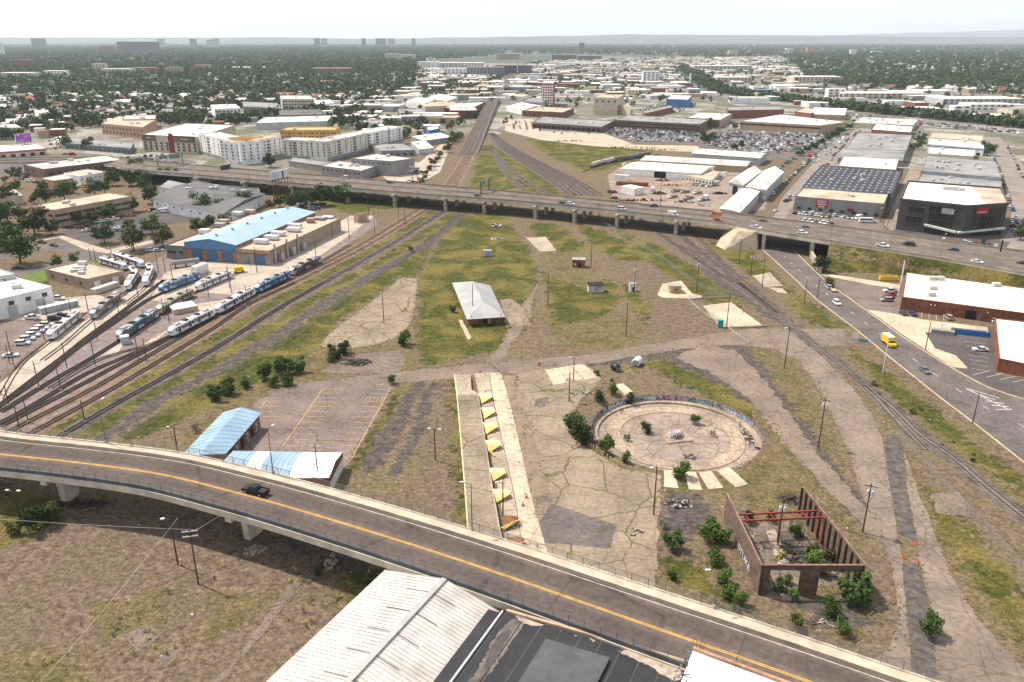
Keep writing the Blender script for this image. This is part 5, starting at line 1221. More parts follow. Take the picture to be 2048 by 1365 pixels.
# wires over the lower left lot
for a, b_, lb in [((356,1036),(-40,1500),'pale guy wire running down across the field before the viaduct'), ((385,1060),(-300,1010),'thin utility wire leaving the pale crossarms towards the viaduct'), ((390,1062),(638,892),'thin utility wire crossing above the viaduct to the next pole')]:
    pa = P(*a, 9.5); pb = P(*b_, 9.5 if b_[1] < 1200 else 3)
    m = MB(); pts = [pa.lerp(pb, k/12)-Vector((0,0,math.sin(math.pi*k/12)*.8)) for k in range(13)]
    for u, v in zip(pts[:-1], pts[1:]): m.tube(u, v, .03, n=4)
    tag(m.build('utility_wire', mat('wire', (.45,.42,.38), .6)), lb, 'wire')
# ================================================================ LIGHT RAIL VEHICLES
def wrap_mat(name, cols, sc=.35):
    if name in MATS: return MATS[name]
    m, nt, b = _nodes(name); tcn = N(nt, 'ShaderNodeTexCoord'); p = tcn.outputs['Object']
    mp_ = N(nt, 'ShaderNodeMapping'); mp_.inputs['Scale'].default_value = (1, .2, 1.2); nt.links.new(p, mp_.inputs[0]); p = mp_.outputs[0]
    c = mix(nt, ramp(nt, noise(nt, p, sc*.6, 2), .45, .55), cols[0], cols[1])
    for i, q in enumerate(cols[2:]):
        mpn = N(nt, 'ShaderNodeMapping'); mpn.inputs['Location'].default_value = (i*9.1+2, 1, i*2.2); nt.links.new(p, mpn.inputs[0])
        c = mix(nt, ramp(nt, noise(nt, mpn.outputs[0], sc*1.4, 3, .6, .8), .58, .62), c, q)
    nt.links.new(c, b.inputs['Base Color']); b.inputs['Roughness'].default_value = .35; MATS[name] = m; return m
LIV = {'white': mat('tram_white', (.76,.75,.74), .35, .06, .4, 3),
       'blue': wrap_mat('tram_wrap_blue', [(.04,.10,.24), (.10,.26,.42), (.65,.68,.72), (.62,.64,.68)]),
       'dark': wrap_mat('tram_wrap_dark', [(.62,.60,.58), (.10,.09,.09), (.40,.16,.06), (.06,.08,.12)]),
       'yellow': wrap_mat('tram_wrap_yellow', [(.50,.42,.14), (.30,.28,.24), (.10,.09,.07), (.62,.58,.45)]),
       'green': wrap_mat('tram_wrap_green', [(.70,.70,.70), (.04,.12,.14), (.06,.22,.24), (.03,.05,.16)])}
SEC = 11.9
def tram_body():
    xs = [(0,.60,.62,2.2),(.25,.80,.45,2.5),(1.3,1.0,.40,3.15),(2.2,1.0,.40,3.3),(SEC-.2,1.0,.40,3.3)]
    vs = []; fs = []
    for x, k, z0, zt in xs:
        w_ = 1.32*k; vs += [(x,-w_*.96,z0),(x,-w_,1.0),(x,-w_*.97,zt-.35),(x,-w_*.72,zt),(x,w_*.72,zt),(x,w_*.97,zt-.35),(x,w_,1.0),(x,w_*.96,z0)]
    n = 8
    for i in range(len(xs)-1): fs += [(i*n+k, (i+1)*n+k, (i+1)*n+(k+1) % n, i*n+(k+1) % n) for k in range(n)]
    fs += [tuple(range(n-1,-1,-1)), tuple((len(xs)-1)*n+k for k in range(n))]
    m = MB(); m.v = vs; m.f = [f[::-1] for f in fs]; return m
TB = {}
for k, mm in LIV.items(): me = tram_body().mesh('body'); me.materials.append(mm); TB[k] = me
def shared(mb_, m_, nm): me = mb_.mesh(nm); me.materials.append(m_); return me
win_me = shared(MB().box(-.55,.55,-.03,.03,-.45,.45), glass_m, 'window'); door_me = shared(MB().box(-.32,.32,-.035,.035,-1.05,.95), glass_m, 'door')
ws_me = shared(MB().add([(.02,-.72,1.5),(.02,.72,1.5),(.22,.95,2.35),(.22,-.95,2.35)], [(0,1,2,3)]).add([(-.06,-.70,1.5),(-.06,.70,1.5),(.14,.90,2.38),(.14,-.90,2.38)], [(3,2,1,0)]), glass_m, 'windscreen')
bog_me = shared(MB().box(-1.3,1.3,-1.05,1.05,.12,.42), dark_m, 'bogie')
hv_me = shared(MB().box(-1.4,1.4,-.75,.75,0,.38).box(-.9,.9,-.6,.6,.38,.5), mat('roof_unit_grey', (.42,.42,.41), .6, .1), 'roof_unit'); hvd_me = shared(MB().box(-.9,.9,-.8,.8,0,.35), dark_m, 'roof_unit')
pan_me = shared(MB().tube((-.9,-.5,0),(.3,0,.9),.04).tube((-.9,.5,0),(.3,0,.9),.04).tube((.3,-.8,.9),(.3,.8,.9),.05), dark_m, 'pantograph')
art_me = shared(MB().box(-.35,.35,-1.15,1.15,.5,3.1), mat('bellows', (.06,.06,.06), .9), 'bellows')
strip_me = shared(MB().box(2.3,SEC-.3,-1.338,-1.30,1.42,1.55).box(2.3,SEC-.3,1.30,1.338,1.42,1.55), mat('tram_stripe', (.25,.05,.08), .5), 'stripe')
def tram(pts, liv, label, liv2=None):
    """pts: ground pixels of nose, joint (or None), tail"""
    a = P(*pts[0]); c = P(*pts[2]); b_ = P(*pts[1]) if pts[1] else (a+c)/2
    t = thing('light_rail_car', label, 'tram', (b_.x, b_.y, .3))
    for (end, lv) in ((a, liv), (c, liv2 or liv)):
        d = (end-b_).normalized(); L = (end-b_).length; rz = math.atan2(-d.y, -d.x)
        s = obj('body', TB[lv], t); s.location = d*L; s.rotation_euler = (0,0,rz); s.scale = (L/SEC,1,1)
        def sub(me, x, y, z, nm=None): o = obj(nm or me.name.split('.')[0], me, s); o.location = (x,y,z); return o
        for sd in (-1, 1):
            for x in (2.0,):  sub(win_me, x, sd*1.315, 2.15).scale = (.6,1,1)
            for x in (3.15, 3.95): sub(door_me, x, sd*1.315, 1.75)
            for x in (5.25,6.6,7.9): sub(win_me, x, sd*1.315, 2.1)
            for x in (9.0,9.75): sub(door_me, x, sd*1.315, 1.75)
            sub(win_me, 10.9, sd*1.315, 2.1)
        sub(ws_me, -.02, 0, 0); sub(bog_me, 2.6, 0, 0); sub(hv_me, 4.0, 0, 3.3); sub(hvd_me, 8.6, 0, 3.3)
        if lv == 'white': sub(strip_me, 0, 0, 0)
        if end is a: sub(pan_me, 6.4, 0, 3.3)
    o = obj('bellows', art_me, t); d = (a-c).normalized(); o.rotation_euler = (0,0,math.atan2(d.y,d.x)); o = obj('bogie', bog_me, t); o.rotation_euler = (0,0,math.atan2(d.y,d.x))
    return t
tram([(101,683),None,(158,637)], 'white', 'white light rail car next to the parked white police style cars')
tram([(186,641),None,(242,598)], 'dark', 'light rail car with dark mottled advertising wrap in the depot throat', 'dark')
tram([(255,583),(272,556),(264,546)], 'white', 'white light rail car bending round the depot loop beside the tan building')
tram([(252,542),None,(203,527)], 'white', 'white light rail car on the loop directly behind the flat tan building')
tram([(291,575),(303,549),(298,541)], 'white', 'white light rail car at the front of the outer depot loop')
tram([(287,537),None,(228,517)], 'white', 'white light rail car at the back of the outer depot loop')
tram([(321,588),None,(400,558)], 'blue', 'blue wrapped light rail car nearest the grey pipe rack')
tram([(394,584),None,(462,555)], 'white', 'white light rail car in front of the depot doors beside the yellow hopper')
tram([(238,684),None,(314,634)], 'green', 'light rail car with dark teal panels behind the small grey cabinet', 'green')
tram([(318,631),None,(386,592)], 'yellow', 'light rail car with tan and yellow wrap beside the beige container')
tram([(341,676),None,(426,633)], 'white', 'plain white light rail car heading the long train by the main line')
tram([(434,630),None,(508,590)], 'white', 'plain white light rail car second in the long train by the main line')
tram([(513,588),None,(578,556)], 'blue', 'blue wrapped light rail car third in the long train by the main line')
tram([(582,553),None,(640,525)], 'dark', 'dark mottled light rail car at the rear of the long train')
# ================================================================ LIGHT RAIL DEPOT
dp = thing('rail_depot', 'light rail workshop with long light blue gable roof and blue doors', 'building')
HE = 8.4
fa, fb = P(368,485,HE), P(470,491.5,HE); ap = P(415,478,HE+2.2)
rd_ = (P(583,414,HE+2.2)-ap); 
ba, bb = fa+rd_, fb+rd_; bp = ap+rd_
ap = (fa+fb)/2+Vector((0,0,2.3)); bp = ap+rd_
lb_r = mat('light_blue_roof', (.30,.42,.53), .5, .08, .1, 1.5, metal=.05)
ov = Vector((0,0,.14)); dn = (fb-fa).normalized()*.5
MB().add([fa-dn+ov,ap+ov,bp+ov,ba-dn+ov,fb+dn+ov,bb+dn+ov]+[fa-dn,ap,bp,ba-dn,fb+dn,bb+dn], [(0,1,2,3),(1,4,5,2),(9,8,7,6),(8,11,10,7),(0,6,7,1),(1,7,10,4),(3,2,8,9),(2,5,11,8),(0,3,9,6),(4,10,11,5)]).build('roof', lb_r, dp)
tan_b = mat('tan_brick_wall', (.36,.275,.20), .9, .15, .3, 3)
g_ = lambda v: Vector((v.x, v.y, 0))
MB().prism([(v.x,v.y) for v in (fa,fb,bb,ba)], -.05, HE-.01).build('wall', mat('orange_brick_wall', (.33,.17,.085), .9, .2, .4, 4), dp)
ax_ = (fb-fa).normalized(); nrm_ = Vector((ax_.y,-ax_.x,0)); W_ = (fb-fa).length
blue_w = mat('blue_panel', (.075,.20,.36), .5, .1, .3, 3); blue_d = mat('blue_door', (.06,.15,.26), .5, .15, .5, 4)
z0_ = HE-2.7
MB().add([g_(fa)+nrm_*.15+Vector((0,0,z0_)), g_(fb)+nrm_*.15+Vector((0,0,z0_)), fb+nrm_*.15, ap+nrm_*.15, fa+nrm_*.15], [(0,1,2,3,4)]).build('gable_panel', blue_w, dp)
wallbox(g_(fa)+nrm_*.2, g_(fb)+nrm_*.2, .2, z0_-.25, z0_-.01, 'red_beam', red_steel, dp)
for u in (.12,.42,.72):
    a = g_(fa)+ax_*W_*u+nrm_*.1; d_ = wallbox(a, a+ax_*W_*.21, .15, 0, z0_-.3, 'door', blue_d, dp)
    for k in range(1,5): wallbox(a+nrm_*.1, a+ax_*W_*.21+nrm_*.1, .03, k*1.05, k*1.05+.06, 'door_rib', dark_m, d_)
# right annex
HA = 6.6
ra0, ra1, ra2 = P(472,500,HA), P(543,502,HA), P(680,438,HA); rb0 = ra0+(ra2-ra1)
ra0 = g_(fb)+ax_*.2+Vector((0,0,HA)); ra1 = ra0+ax_*((P(543,502,HA)-P(472,500,HA)).length); rdl = rd_.normalized()*((ra2-ra1).length*1.0); q_ = [ra0,ra1,ra1+rdl,ra0+rdl]
MB().prism([(v.x,v.y) for v in q_], -.05, HA).build('wall', tan_b, dp)
tan_roof = mat('tan_roof_gravel', (.46,.36,.27), .9, .12, .2, 2)
ce = sum(q_, Vector())/4; MB().prism([tuple((ce+(v-ce)*.97)[:2]) for v in q_], HA+.002, HA+.03).build('roof', tan_roof, dp)
for a, b_ in zip(q_, q_[1:]+q_[:1]): wallbox(a, b_, .35, HA-.1, HA+.45, 'parapet', tan_b, dp)
W2_ = (ra1-ra0).length
for u, mm in ((.06, mat('grey_door', (.24,.23,.22), .6)), (.52, blue_d)):
    a = g_(ra0)+ax_*W2_*u+nrm_*.1; wallbox(a, a+ax_*W2_*.32, .15, 0, HA-2.0, 'door', mm, dp)
wallbox(g_(ra0)+nrm_*.2, g_(ra1)+nrm_*.2, .2, HA-1.7, HA-1.4, 'red_beam', red_steel, dp)
ru_m = mat('white_roof_unit', (.62,.62,.62), .5, .1, .4, 3)
rdn = rd_.normalized()
def unit_on(px_, z, lx, ly, h_, mm, nm='roof_unit'):
    q = P(*px_, z); MB().obox(q, ax_, rdn, lx, ly, z+.5, z+.5+h_).build(nm, mm, dp); MB().obox(q, ax_, rdn, lx*.8, ly*.8, z+.03, z+.49).build('unit_frame', dark_m, dp)
for px_ in ((523,488),(544,480),(557,472),(588,464),(590,456)): unit_on(px_, HA, 3.4, 1.7, 1.7, ru_m)
unit_on((622,446), HA, 2.0, 1.6, 2.0, tan_b); unit_on((640,440), HA, 3.0, 2.0, 1.0, steel_g); unit_on((655,437), HA, 3.0, 2.0, .6, white_m)
sx_ = g_(ra1)-nrm_*0
for u in (.05,.2,.34):
    q = g_(ra1)+rdl*u+ax_*.7; MB().tube(q, q+Vector((0,0,HA+2.6)), .5, n=10).build('exhaust_duct', mat('galvanised_duct', (.42,.42,.43), .4, .15, metal=.5), dp)
    q = q+rdl*.055+ax_*.6; MB().obox(q, ax_, rdn, .9, 1.3, .8, 4.0).build('filter_box', MATS['galvanised_duct'], dp)
# left annex
HB = 6.0
l1 = g_(fa)-ax_*.2; l0 = l1-ax_*((P(368,490,HB)-P(323,491,HB)).length); lq = [l0,l1,l1+rd_*1.02,l0+rd_*1.02]
grey_w = mat('grey_block_wall', (.20,.19,.185), .9, .15, .4, 4)
MB().prism([(v.x,v.y) for v in lq], -.05, HB).build('wall', grey_w, dp)
ce = sum(lq, Vector())/4; MB().prism([tuple((ce+(v-ce)*.97)[:2]) for v in lq], HB+.002, HB+.03).build('roof', tan_roof, dp)
for a, b_ in zip(lq, lq[1:]+lq[:1]): wallbox(a, b_, .35, HB-.1, HB+.5, 'parapet', mat('dark_coping', (.14,.13,.13), .8), dp)
for u in (.12,.34,.72):
    a = l0+ax_*(l1-l0).length*u+nrm_*.1; wallbox(a, a+ax_*1.8, .12, 2.6, 4.0, 'window', glass_m, dp)
for px_, mm in (((410,468),ru_m),((448,448),tan_b),((476,432),ru_m),((441,455),steel_g),((500,428),tan_roof)): unit_on(px_, HB, 2.6, 1.9, 1.8, mm)
for k in range(6):
    q = ap.lerp(bp, .08+.17*k)+Vector((0,0,.2)); MB().tube(q, q+Vector((0,0,.9)), .6, n=10).build('roof_vent', steel_g, dp)
# things around the depot
def crate(name, label, cat, a, b_, top, dep, mm, roofm=None, extra=None, z=0):
    pa, pb = P(*a), P(*b_); hgt = height(a, top); d = unit(pa, pb); n_r = Vector((-d.y,d.x,0)); l = (pb-pa).length; ce = (pa+pb)/2+n_r*dep/2
    t = thing(name, label, cat, (ce.x,ce.y,0), math.atan2(d.y,d.x)); MB().box(-l/2,l/2,-dep/2,dep/2,.05,hgt).build('body', mm, t)
    MB().box(-l/2+.02,l/2-.02,-dep/2+.02,dep/2-.02,hgt+.002,hgt+.05).build('lid', roofm or mm, t); MB().box(-l/2+.2,l/2-.2,-dep/2+.2,dep/2-.2,0,.05).build('skid', dark_m, t)
    for k in range(1,6): MB().box(-l/2+l*k/6-.04,-l/2+l*k/6+.04,-dep/2-.04,-dep/2,.1,hgt-.1).build('rib', mm, t)
    return t
crate('shipping_container', 'beige container with pale top between the depot tracks', 'container', (337,620), (348,631), 610, 9, mat('beige_container', (.45,.34,.23), .7), mat('pale_top', (.5,.54,.56), .6))
crate('box_trailer', 'long grey box trailer parked beside the white warehouse', 'trailer', (83,630), (158,613), 618, 3.0, mat('grey_trailer', (.36,.38,.40), .6), white_m)
crate('shipping_container', 'white container parked behind the brick end of the tan building', 'container', (192,590), (240,574), 580, 3.0, mat('offwhite_container', (.55,.51,.44), .7))
crate('equipment_cabinet', 'small grey equipment cabinet between the depot tracks', 'cabinet', (243,691), (261,688), 676, 2.6, mat('pale_grey_steel', (.45,.47,.48), .5), white_m)
crate('relay_box', 'beige relay box with red lid near the highway end of the depot', 'cabinet', (716,447), (736,442), 431, 3, MATS['beige_container'], rust_m)
q = P(478,545); t = thing('hopper_wagon', 'bright yellow hopper wagon parked in front of the depot doors', 'wagon', (q.x,q.y,0), R(20))
MB().add([(-2.4,-1.3,2.6),(2.4,-1.3,2.6),(2.4,1.3,2.6),(-2.4,1.3,2.6),(-1.2,-.8,1.0),(1.2,-.8,1.0),(1.2,.8,1.0),(-1.2,.8,1.0)], [(4,5,1,0),(5,6,2,1),(6,7,3,2),(7,4,0,3),(7,6,5,4),(0,1,2,3)]).build('hopper', mat('bright_yellow', (.75,.48,.02), .5, .1), t); MB().box(-2.4,2.4,-1,1,.6,.98).build('frame', MATS['bright_yellow'], t)
for x in (-1.6,1.6):
    for y in (-1,1): MB().tube((x,y*.9,.42),(x,y*1.1,.42),.42,n=10).build('wheel', dark_m, t)
q = P(372,533); t = thing('pipe_rack', 'rack of long grey steel pipes beside the grey end of the depot', 'rack', (q.x,q.y,0), R(28))
for k in range(4):
    for j in range(3): MB().tube((-6,-1.2+.8*j,1.6+k*.5),(6,-1.2+.8*j,1.6+k*.5),.2,n=7).build('pipe', steel_g, t)
for x in (-4.5,0,4.5): MB().box(x-.15,x+.15,-1.6,1.6,0,1.4).build('support', dark_m, t)
crate('storage_tank', 'white tank trailer with blue hatch beside the wrapped tram', 'trailer', (395,552), (418,543), 535, 3.0, white_m)
# ================================================================ BUILDINGS
PAL = {}
def wm(name, col, **k):
    return mat(name, col, k.get('rough', .85), k.get('var', .15), k.get('scale', .15), k.get('fine', 1.5))
W = dict(offw=wm('wall_off_white', (.68,.65,.56)), white=wm('wall_white', (.82,.80,.77)), cream=wm('wall_cream', (.56,.48,.36)), tan=wm('wall_tan', (.42,.31,.21)), beige=wm('wall_beige', (.52,.45,.35)), brick=wm('wall_brick', (.215,.09,.06)), brown=wm('wall_brown', (.175,.115,.085)),
   grey=wm('wall_grey', (.27,.265,.26)), dgrey=wm('wall_dark_grey', (.10,.095,.095)), black=wm('wall_charcoal', (.078,.07,.067)), pale=wm('wall_pale_grey', (.46,.46,.45)), pink=wm('wall_salmon', (.47,.28,.19)), blue=wm('wall_blue', (.06,.20,.40)), maroon=wm('wall_maroon', (.20,.03,.035)), wood=wm('wall_fresh_wood', (.62,.34,.10)), red=wm('wall_red', (.45,.03,.03)), slate=wm('wall_slate', (.16,.17,.19)), yellow=wm('wall_yellow', (.55,.38,.10)), sky=wm('wall_sky', (.25,.36,.48)))
def wr(n, c): return mat(n, c, .85, .26, .06, .8)
RF = dict(white=wr('roof_white', (.80,.75,.68)), pale=wr('roof_pale', (.56,.52,.47)), grey=wr('roof_grey', (.27,.265,.26)), dgrey=wr('roof_dark_grey', (.12,.118,.12)), tan=wr('roof_tan', (.50,.40,.30)), brown=wr('roof_brown', (.17,.12,.095)), red=wr('roof_red', (.30,.10,.06)), blue=wr('roof_blue', (.10,.28,.45)), black=wr('roof_black', (.05,.052,.062)), wood=wr('roof_wood', (.60,.38,.16)))
unit_me = shared(MB().box(-1.2,1.2,-.8,.8,.15,1.2).box(-.9,.9,-.6,.6,0,.15), mat('rooftop_unit', (.50,.50,.49), .5, .1), 'roof_unit')
WINC = {}
def win_mesh(w_, h_, m_=None):
    k = (round(w_,2), round(h_,2), (m_ or glass_m).name)
    if k not in WINC: WINC[k] = shared(MB().box(-w_/2,w_/2,-.06,.06,-h_/2,h_/2), m_ or glass_m, 'window')
    return WINC[k]
def building(name, label, pts, H, wall, roof, wins=(), units=0, para=.5, cat='building', gab=0.0, world=None, group=None):
    """prism building: pts are roof-corner pixels at height H (three corners: the fourth is completed)"""
    q = [Vector(v) for v in world] if world else [P(x, y, H) for x, y in pts]
    if len(q) == 3: q.append(q[0]+q[2]-q[1])
    q = [Vector((v.x, v.y, 0)) for v in q]
    ar = sum(q[i].x*q[(i+1) % len(q)].y-q[(i+1) % len(q)].x*q[i].y for i in range(len(q)))
    flip = ar < 0
    ce = sum(q, Vector())/len(q); t = thing(name, label, cat, (ce.x,ce.y,0), 0, group); q = [v-ce for v in q]; n = len(q)
    MB().prism([(v.x,v.y) for v in q], -.1, H).build('wall', wall, t)
    if gab:
        i0 = 0 if (q[1]-q[0]).length < (q[2]-q[1]).length else 1
        r = [v*1.03 for v in q[i0:]+q[:i0]]; m = MB(); gable(m, r[0], r[1], r[2], r[3], H+.02, H+gab)
        if flip: m.f = [f[::-1] for f in m.f]
        m.build('roof', roof, t)
        gz = H+gab*.5
    else:
        MB().prism([(v.x*.985,v.y*.985) for v in q], H+.003, H+.05).build('roof', roof, t); gz = H+.05
        if para:
            for a, b_ in zip(q, q[1:]+q[:1]): wallbox(a*.995, b_*.995, .3, H-.05, H+para, 'parapet', wall, t)
    for (e, rows, cols, ww, wh_, z0, z1, *mm) in wins:
        a, b_ = q[e], q[(e+1) % n]; d = (b_-a).normalized(); nr = Vector((d.y,-d.x,0)); nr = -nr if flip else nr
        me = win_mesh(ww, wh_, mm[0] if mm else None); rz = math.atan2(d.y, d.x)
        for r in range(rows):
            z = z0+(z1-z0)*((r+.5)/rows)
            for c in range(cols):
                o = obj('window', me, t); p_ = a.lerp(b_, (c+.5)/cols)+nr*.03; o.location = (p_.x, p_.y, z); o.rotation_euler = (0,0,rz)
    for k in range(units):
        u, v = random.uniform(.15,.85), random.uniform(.15,.85); p_ = (q[0].lerp(q[1], u)).lerp(q[3 % n].lerp(q[2], u), v); o = obj('roof_unit', unit_me, t); o.location = (p_.x, p_.y, gz if not gab else H+gab*.6); o.rotation_euler = (0,0,random.choice((0,.4,1.2))); s_ = random.uniform(.7,1.5); o.scale = (s_,s_,s_)
    t['_h'] = H
    return t
def HT(b_, top): return height(b_, top)
# ---- left of the yard
building('office_building', 'tan two storey office with dark ribbon windows above the car park', [(107,422),(264,394),(217,387)], 9.4, W['tan'], RF['tan'], [(0,2,6,7.5,1.3,1.5,8.0),(3,2,3,4,1.3,1.5,8.0)], 4)
building('warehouse', 'long pale warehouse with dark grey low gable roof behind the depot trees', [(305,397),(445,428),(529,388)], 6.5, W['white'], RF['dgrey'], [(0,1,8,1.6,.9,2.6,5.0),(1,1,3,1.4,2.2,0,2.6,blue_d)], 9, 0, gab=2.2)
building('wood_clad_building', 'weathered vertical board clad two storey building with mural billboard', [(87,340),(252,320),(209,312)], 7.5, W['brown'], RF['pale'], [(0,1,14,1.3,1.8,2.5,6.5),(3,1,3,1.3,1.8,2.5,6.5)], 6)
building('salmon_building', 'low cream and salmon building beside yellow parked cars', [(108,363),(159,356),(130,349),(81,358)], 5.0, W['pink'], RF['pale'], [(0,1,4,1.5,1.5,.8,3.4)], 1)
building('white_block', 'white stuccoed block with porthole windows behind the salmon building', [(159,354),(212,345),(174,340),(128,348)], 7.4, W['white'], RF['tan'], [(0,1,6,1.0,1.0,4,6.5)], 1)
tb = building('maintenance_building', 'flat tan roofed maintenance building with brick end inside the tram loop', [(90,540),(174,560.5),(247,544)], 4.4, tan_b, RF['tan'], [(0,1,3,1.6,1.3,1.0,3.4),(1,1,2,2.6,2.8,0,3.2,white_m)], 6)
building('white_warehouse', 'plain white warehouse with white roof beside the depot car park', [(-70,618),(103,575.5),(30,557)], 7.2, W['white'], RF['white'], [(0,1,5,2.0,1.6,4.0,6.2),(0,1,3,3.6,4.0,0,4.0,W['pale'])], 2)
building('white_block', 'small pale block behind the plain white warehouse', [(-70,565),(30,550),(0,541)], 9.0, W['pale'], RF['white'], [(0,1,2,1.5,1.2,6,8.5)], 0)
building('store', 'drive in store with red fascia band and yellow posts beside the highway', [(-25,307),(92,298),(70,289),(-30,293)], 5.5, W['cream'], RF['white'], [(0,1,7,7,.9,3.9,5.4,W['red']),(0,1,6,3.5,2.6,.2,3.2,dark_m)], 2)
building('arched_store', 'cream store with white arched sign gable among the trees', [(-30,258),(43,256),(30,249)], 9, W['cream'], RF['pale'], [(0,2,7,2.2,2.0,2,8)], 2)
q = P(25,279,9); 
building('storage_building', 'storage building with dark maroon and beige facade beside the highway ramp', [(283,271),(393,276),(470,252)], 14.5, W['beige'], RF['white'], [(0,3,10,2.2,2.0,1.5,9.5),(0,1,1,2.5,15.5,0,15.0,W['maroon'])], 6, .8)
sb = bpy.data.objects['storage_building'] if 'storage_building' in bpy.data.objects else None
def facade(t, pa, pb, z0, z1, u0, u1, m_, nm, off=.25):
    """panel on the face between pixels pa, pb (ground), given as fractions"""
    a, b_ = P(*pa), P(*pb); d = unit(a, b_); nr = Vector((d.y,-d.x,0)); o_ = t.location
    wallbox(a.lerp(b_,u0)+nr*off-o_, a.lerp(b_,u1)+nr*off-o_, .2, z0, z1, nm, m_, t)
def face_of(t, e):
    wv = [c for c in t.children if c.name.split('.')[0] == 'wall'][0]; vs = [v.co for v in wv.data.vertices]; n = len(vs)//2; return vs[e], vs[(e+1) % n]
def panel(t, a, b_, u0, u1, z0, z1, m_, nm, off=.15, th=.2):
    d = (b_-a); d.z = 0; d.normalize(); nr = Vector((d.y,-d.x,0)); A_ = Vector((a.x,a.y,0)); B_ = Vector((b_.x,b_.y,0))
    return wallbox(A_.lerp(B_,u0)+nr*off, A_.lerp(B_,u1)+nr*off, th, z0, z1, nm, m_, t)
def near_face(t, px_a, px_b, H):
    """local end points of the face whose roof corners show at the given pixels"""
    o_ = t.location; a, b_ = P(*px_a, H)-o_, P(*px_b, H)-o_; a.z = b_.z = 0; return a, b_
t = sb; a, b_ = near_face(t, (283,271), (393,276), 14.5)
panel(t, a, b_, 0, .26, 9.8, 15.4, W['brown'], 'sign_panel'); panel(t, a, b_, .58, .97, 9.8, 15.6, W['brown'], 'sign_panel'); panel(t, a, b_, .5, .58, 0, 17, W['maroon'], 'pillar', .3)
d_ = (b_-a).normalized(); lettering('SelfSpace', a.lerp(b_,.78)+Vector((0,0,12.6)), d_, (0,0,1), 9, 1.5, white_m, t, push=.42); lettering('SelfSpace', a.lerp(b_,.13)+Vector((0,0,12.6)), d_, (0,0,1), 5, 1.3, white_m, t, push=.42)
# ---- apartments going up
winw = win_mesh(1.5, 1.9)
def apartment(name, label, pa, pb, H, dep, wall, roof, rows, cols, podium=3.0, ww=1.25, pm=None):
    a, b_ = P(*pa, H), P(*pb, H); d = unit(a, b_); nr = Vector((-d.y,d.x,0)); w_ = [a, b_, b_+nr*dep, a+nr*dep]
    t = building(name, label, None, H, wall, roof, [(0,rows,cols,ww,1.5,podium,H-.6),(1,rows,max(2,int(dep/5)),ww,1.5,podium,H-.6),(3,rows,max(2,int(dep/5)),ww,1.5,podium,H-.6)], 2, .9, world=w_, cat='apartment block')
    o_ = t.location; panel(t, a-o_, b_-o_, 0, 1, 0, podium-.2, pm or W['grey'], 'podium', .1)
    for k in range(1, cols, 3):
        for r in range(rows):
            z = podium+(H-.6-podium)*(r/rows); panel(t, a-o_, b_-o_, (k+.95)/cols, (k+1.05+.5/cols)/cols+.03, z+.5, z+2.3, W['brown'], 'balcony', .08, .1)
    return t
APT = [apartment('apartment_block', 'white apartment wing with grey podium beside the storage building', (396,269), (479,288), 17.3, 18, W['white'], RF['pale'], 5, 9)]
APT.append(apartment('apartment_block', 'white apartment wing topped by bare timber framing at the street corner', (480,288), (563,274), 17.0, 18, W['white'], RF['wood'], 5, 8))
t = apartment('apartment_block', 'raw timber framed wing at the back of the white apartments', (560,262), (668,262), 16.0, 30, W['wood'], RF['wood'], 4, 14, 2.0)
apartment('apartment_block', 'cream apartment wing with mural at its foot beside the white apartments', (564,281), (652,285), 15.6, 18, W['offw'], RF['white'], 5, 8)
apartment('apartment_block', 'cream apartment wing running back from the mural corner', (653,285), (735,268), 15.8, 18, W['offw'], RF['white'], 5, 8)
apartment('apartment_block', 'pale apartment wing with yellow storefront band at its far end', (736,268), (804,255), 15.4, 18, W['white'], RF['white'], 4, 9, 4.5)
for i, (pa, pb, zz) in enumerate([((455,283),(482,288),17.2),((484,288),(522,281),17.0)]):
    a, b_ = P(*pa, zz), P(*pb, zz); d = unit(a, b_); n2_ = Vector((-d.y,d.x,0)); t = bpy.data.objects.new('timber_frame', None); C.objects.link(t); t.parent = APT[i]
    t.location = Vector((a.x,a.y,zz+.05))-APT[i].location; L = (b_-a).length
    for k in range(int(L/1.3)):
        q = d*(k*1.3); MB().tube(q+n2_*.3, q+n2_*.3+Vector((0,0,2.7)), .14, n=4).build('stud', W['wood'], t)
        MB().beam(q+n2_*.3+Vector((0,0,2.95)), q+n2_*12+Vector((0,0,2.95)), .2, .25).build('rafter', W['wood'], t)
    MB().beam(n2_*.3+Vector((0,0,2.7)), d*L+n2_*.3+Vector((0,0,2.7)), .25, .3).build('plate', W['wood'], t)
building('grey_hall', 'tall grey box hall with small blue sign beside the highway', [(702,318),(783,324),(829,318),(752,309)], 11.0, W['grey'], RF['pale'], [(0,1,8,1.6,.9,8,10)], 2)
building('grey_office', 'low grey flat roofed office in front of the grey hall', [(642,333),(723,343),(757,332)], 6.5, W['grey'], RF['pale'], [(0,1,9,1.8,1.1,3.5,5.5)], 5)
building('podium_wall', 'plain grey boundary block below the cream apartments', [(577,323),(655,334),(662,326)], 4.5, W['grey'], RF['grey'], (), 0)
building('shed_row', 'low white roofed workshop behind the grey hall', [(762,303),(830,301),(805,288)], 5, W['grey'], RF['grey'], [(0,1,5,2,2,.3,3.5,dark_m)], 2)
building('shed_row', 'pale roofed sheds beside the rail embankment', [(838,300),(868,297),(850,282)], 4.5, W['pale'], RF['white'], (), 1)
building('shed_row', 'flat white workshop with grey front near the tracks', [(845,283),(905,275),(880,266)], 4.5, W['grey'], RF['white'], (), 2)
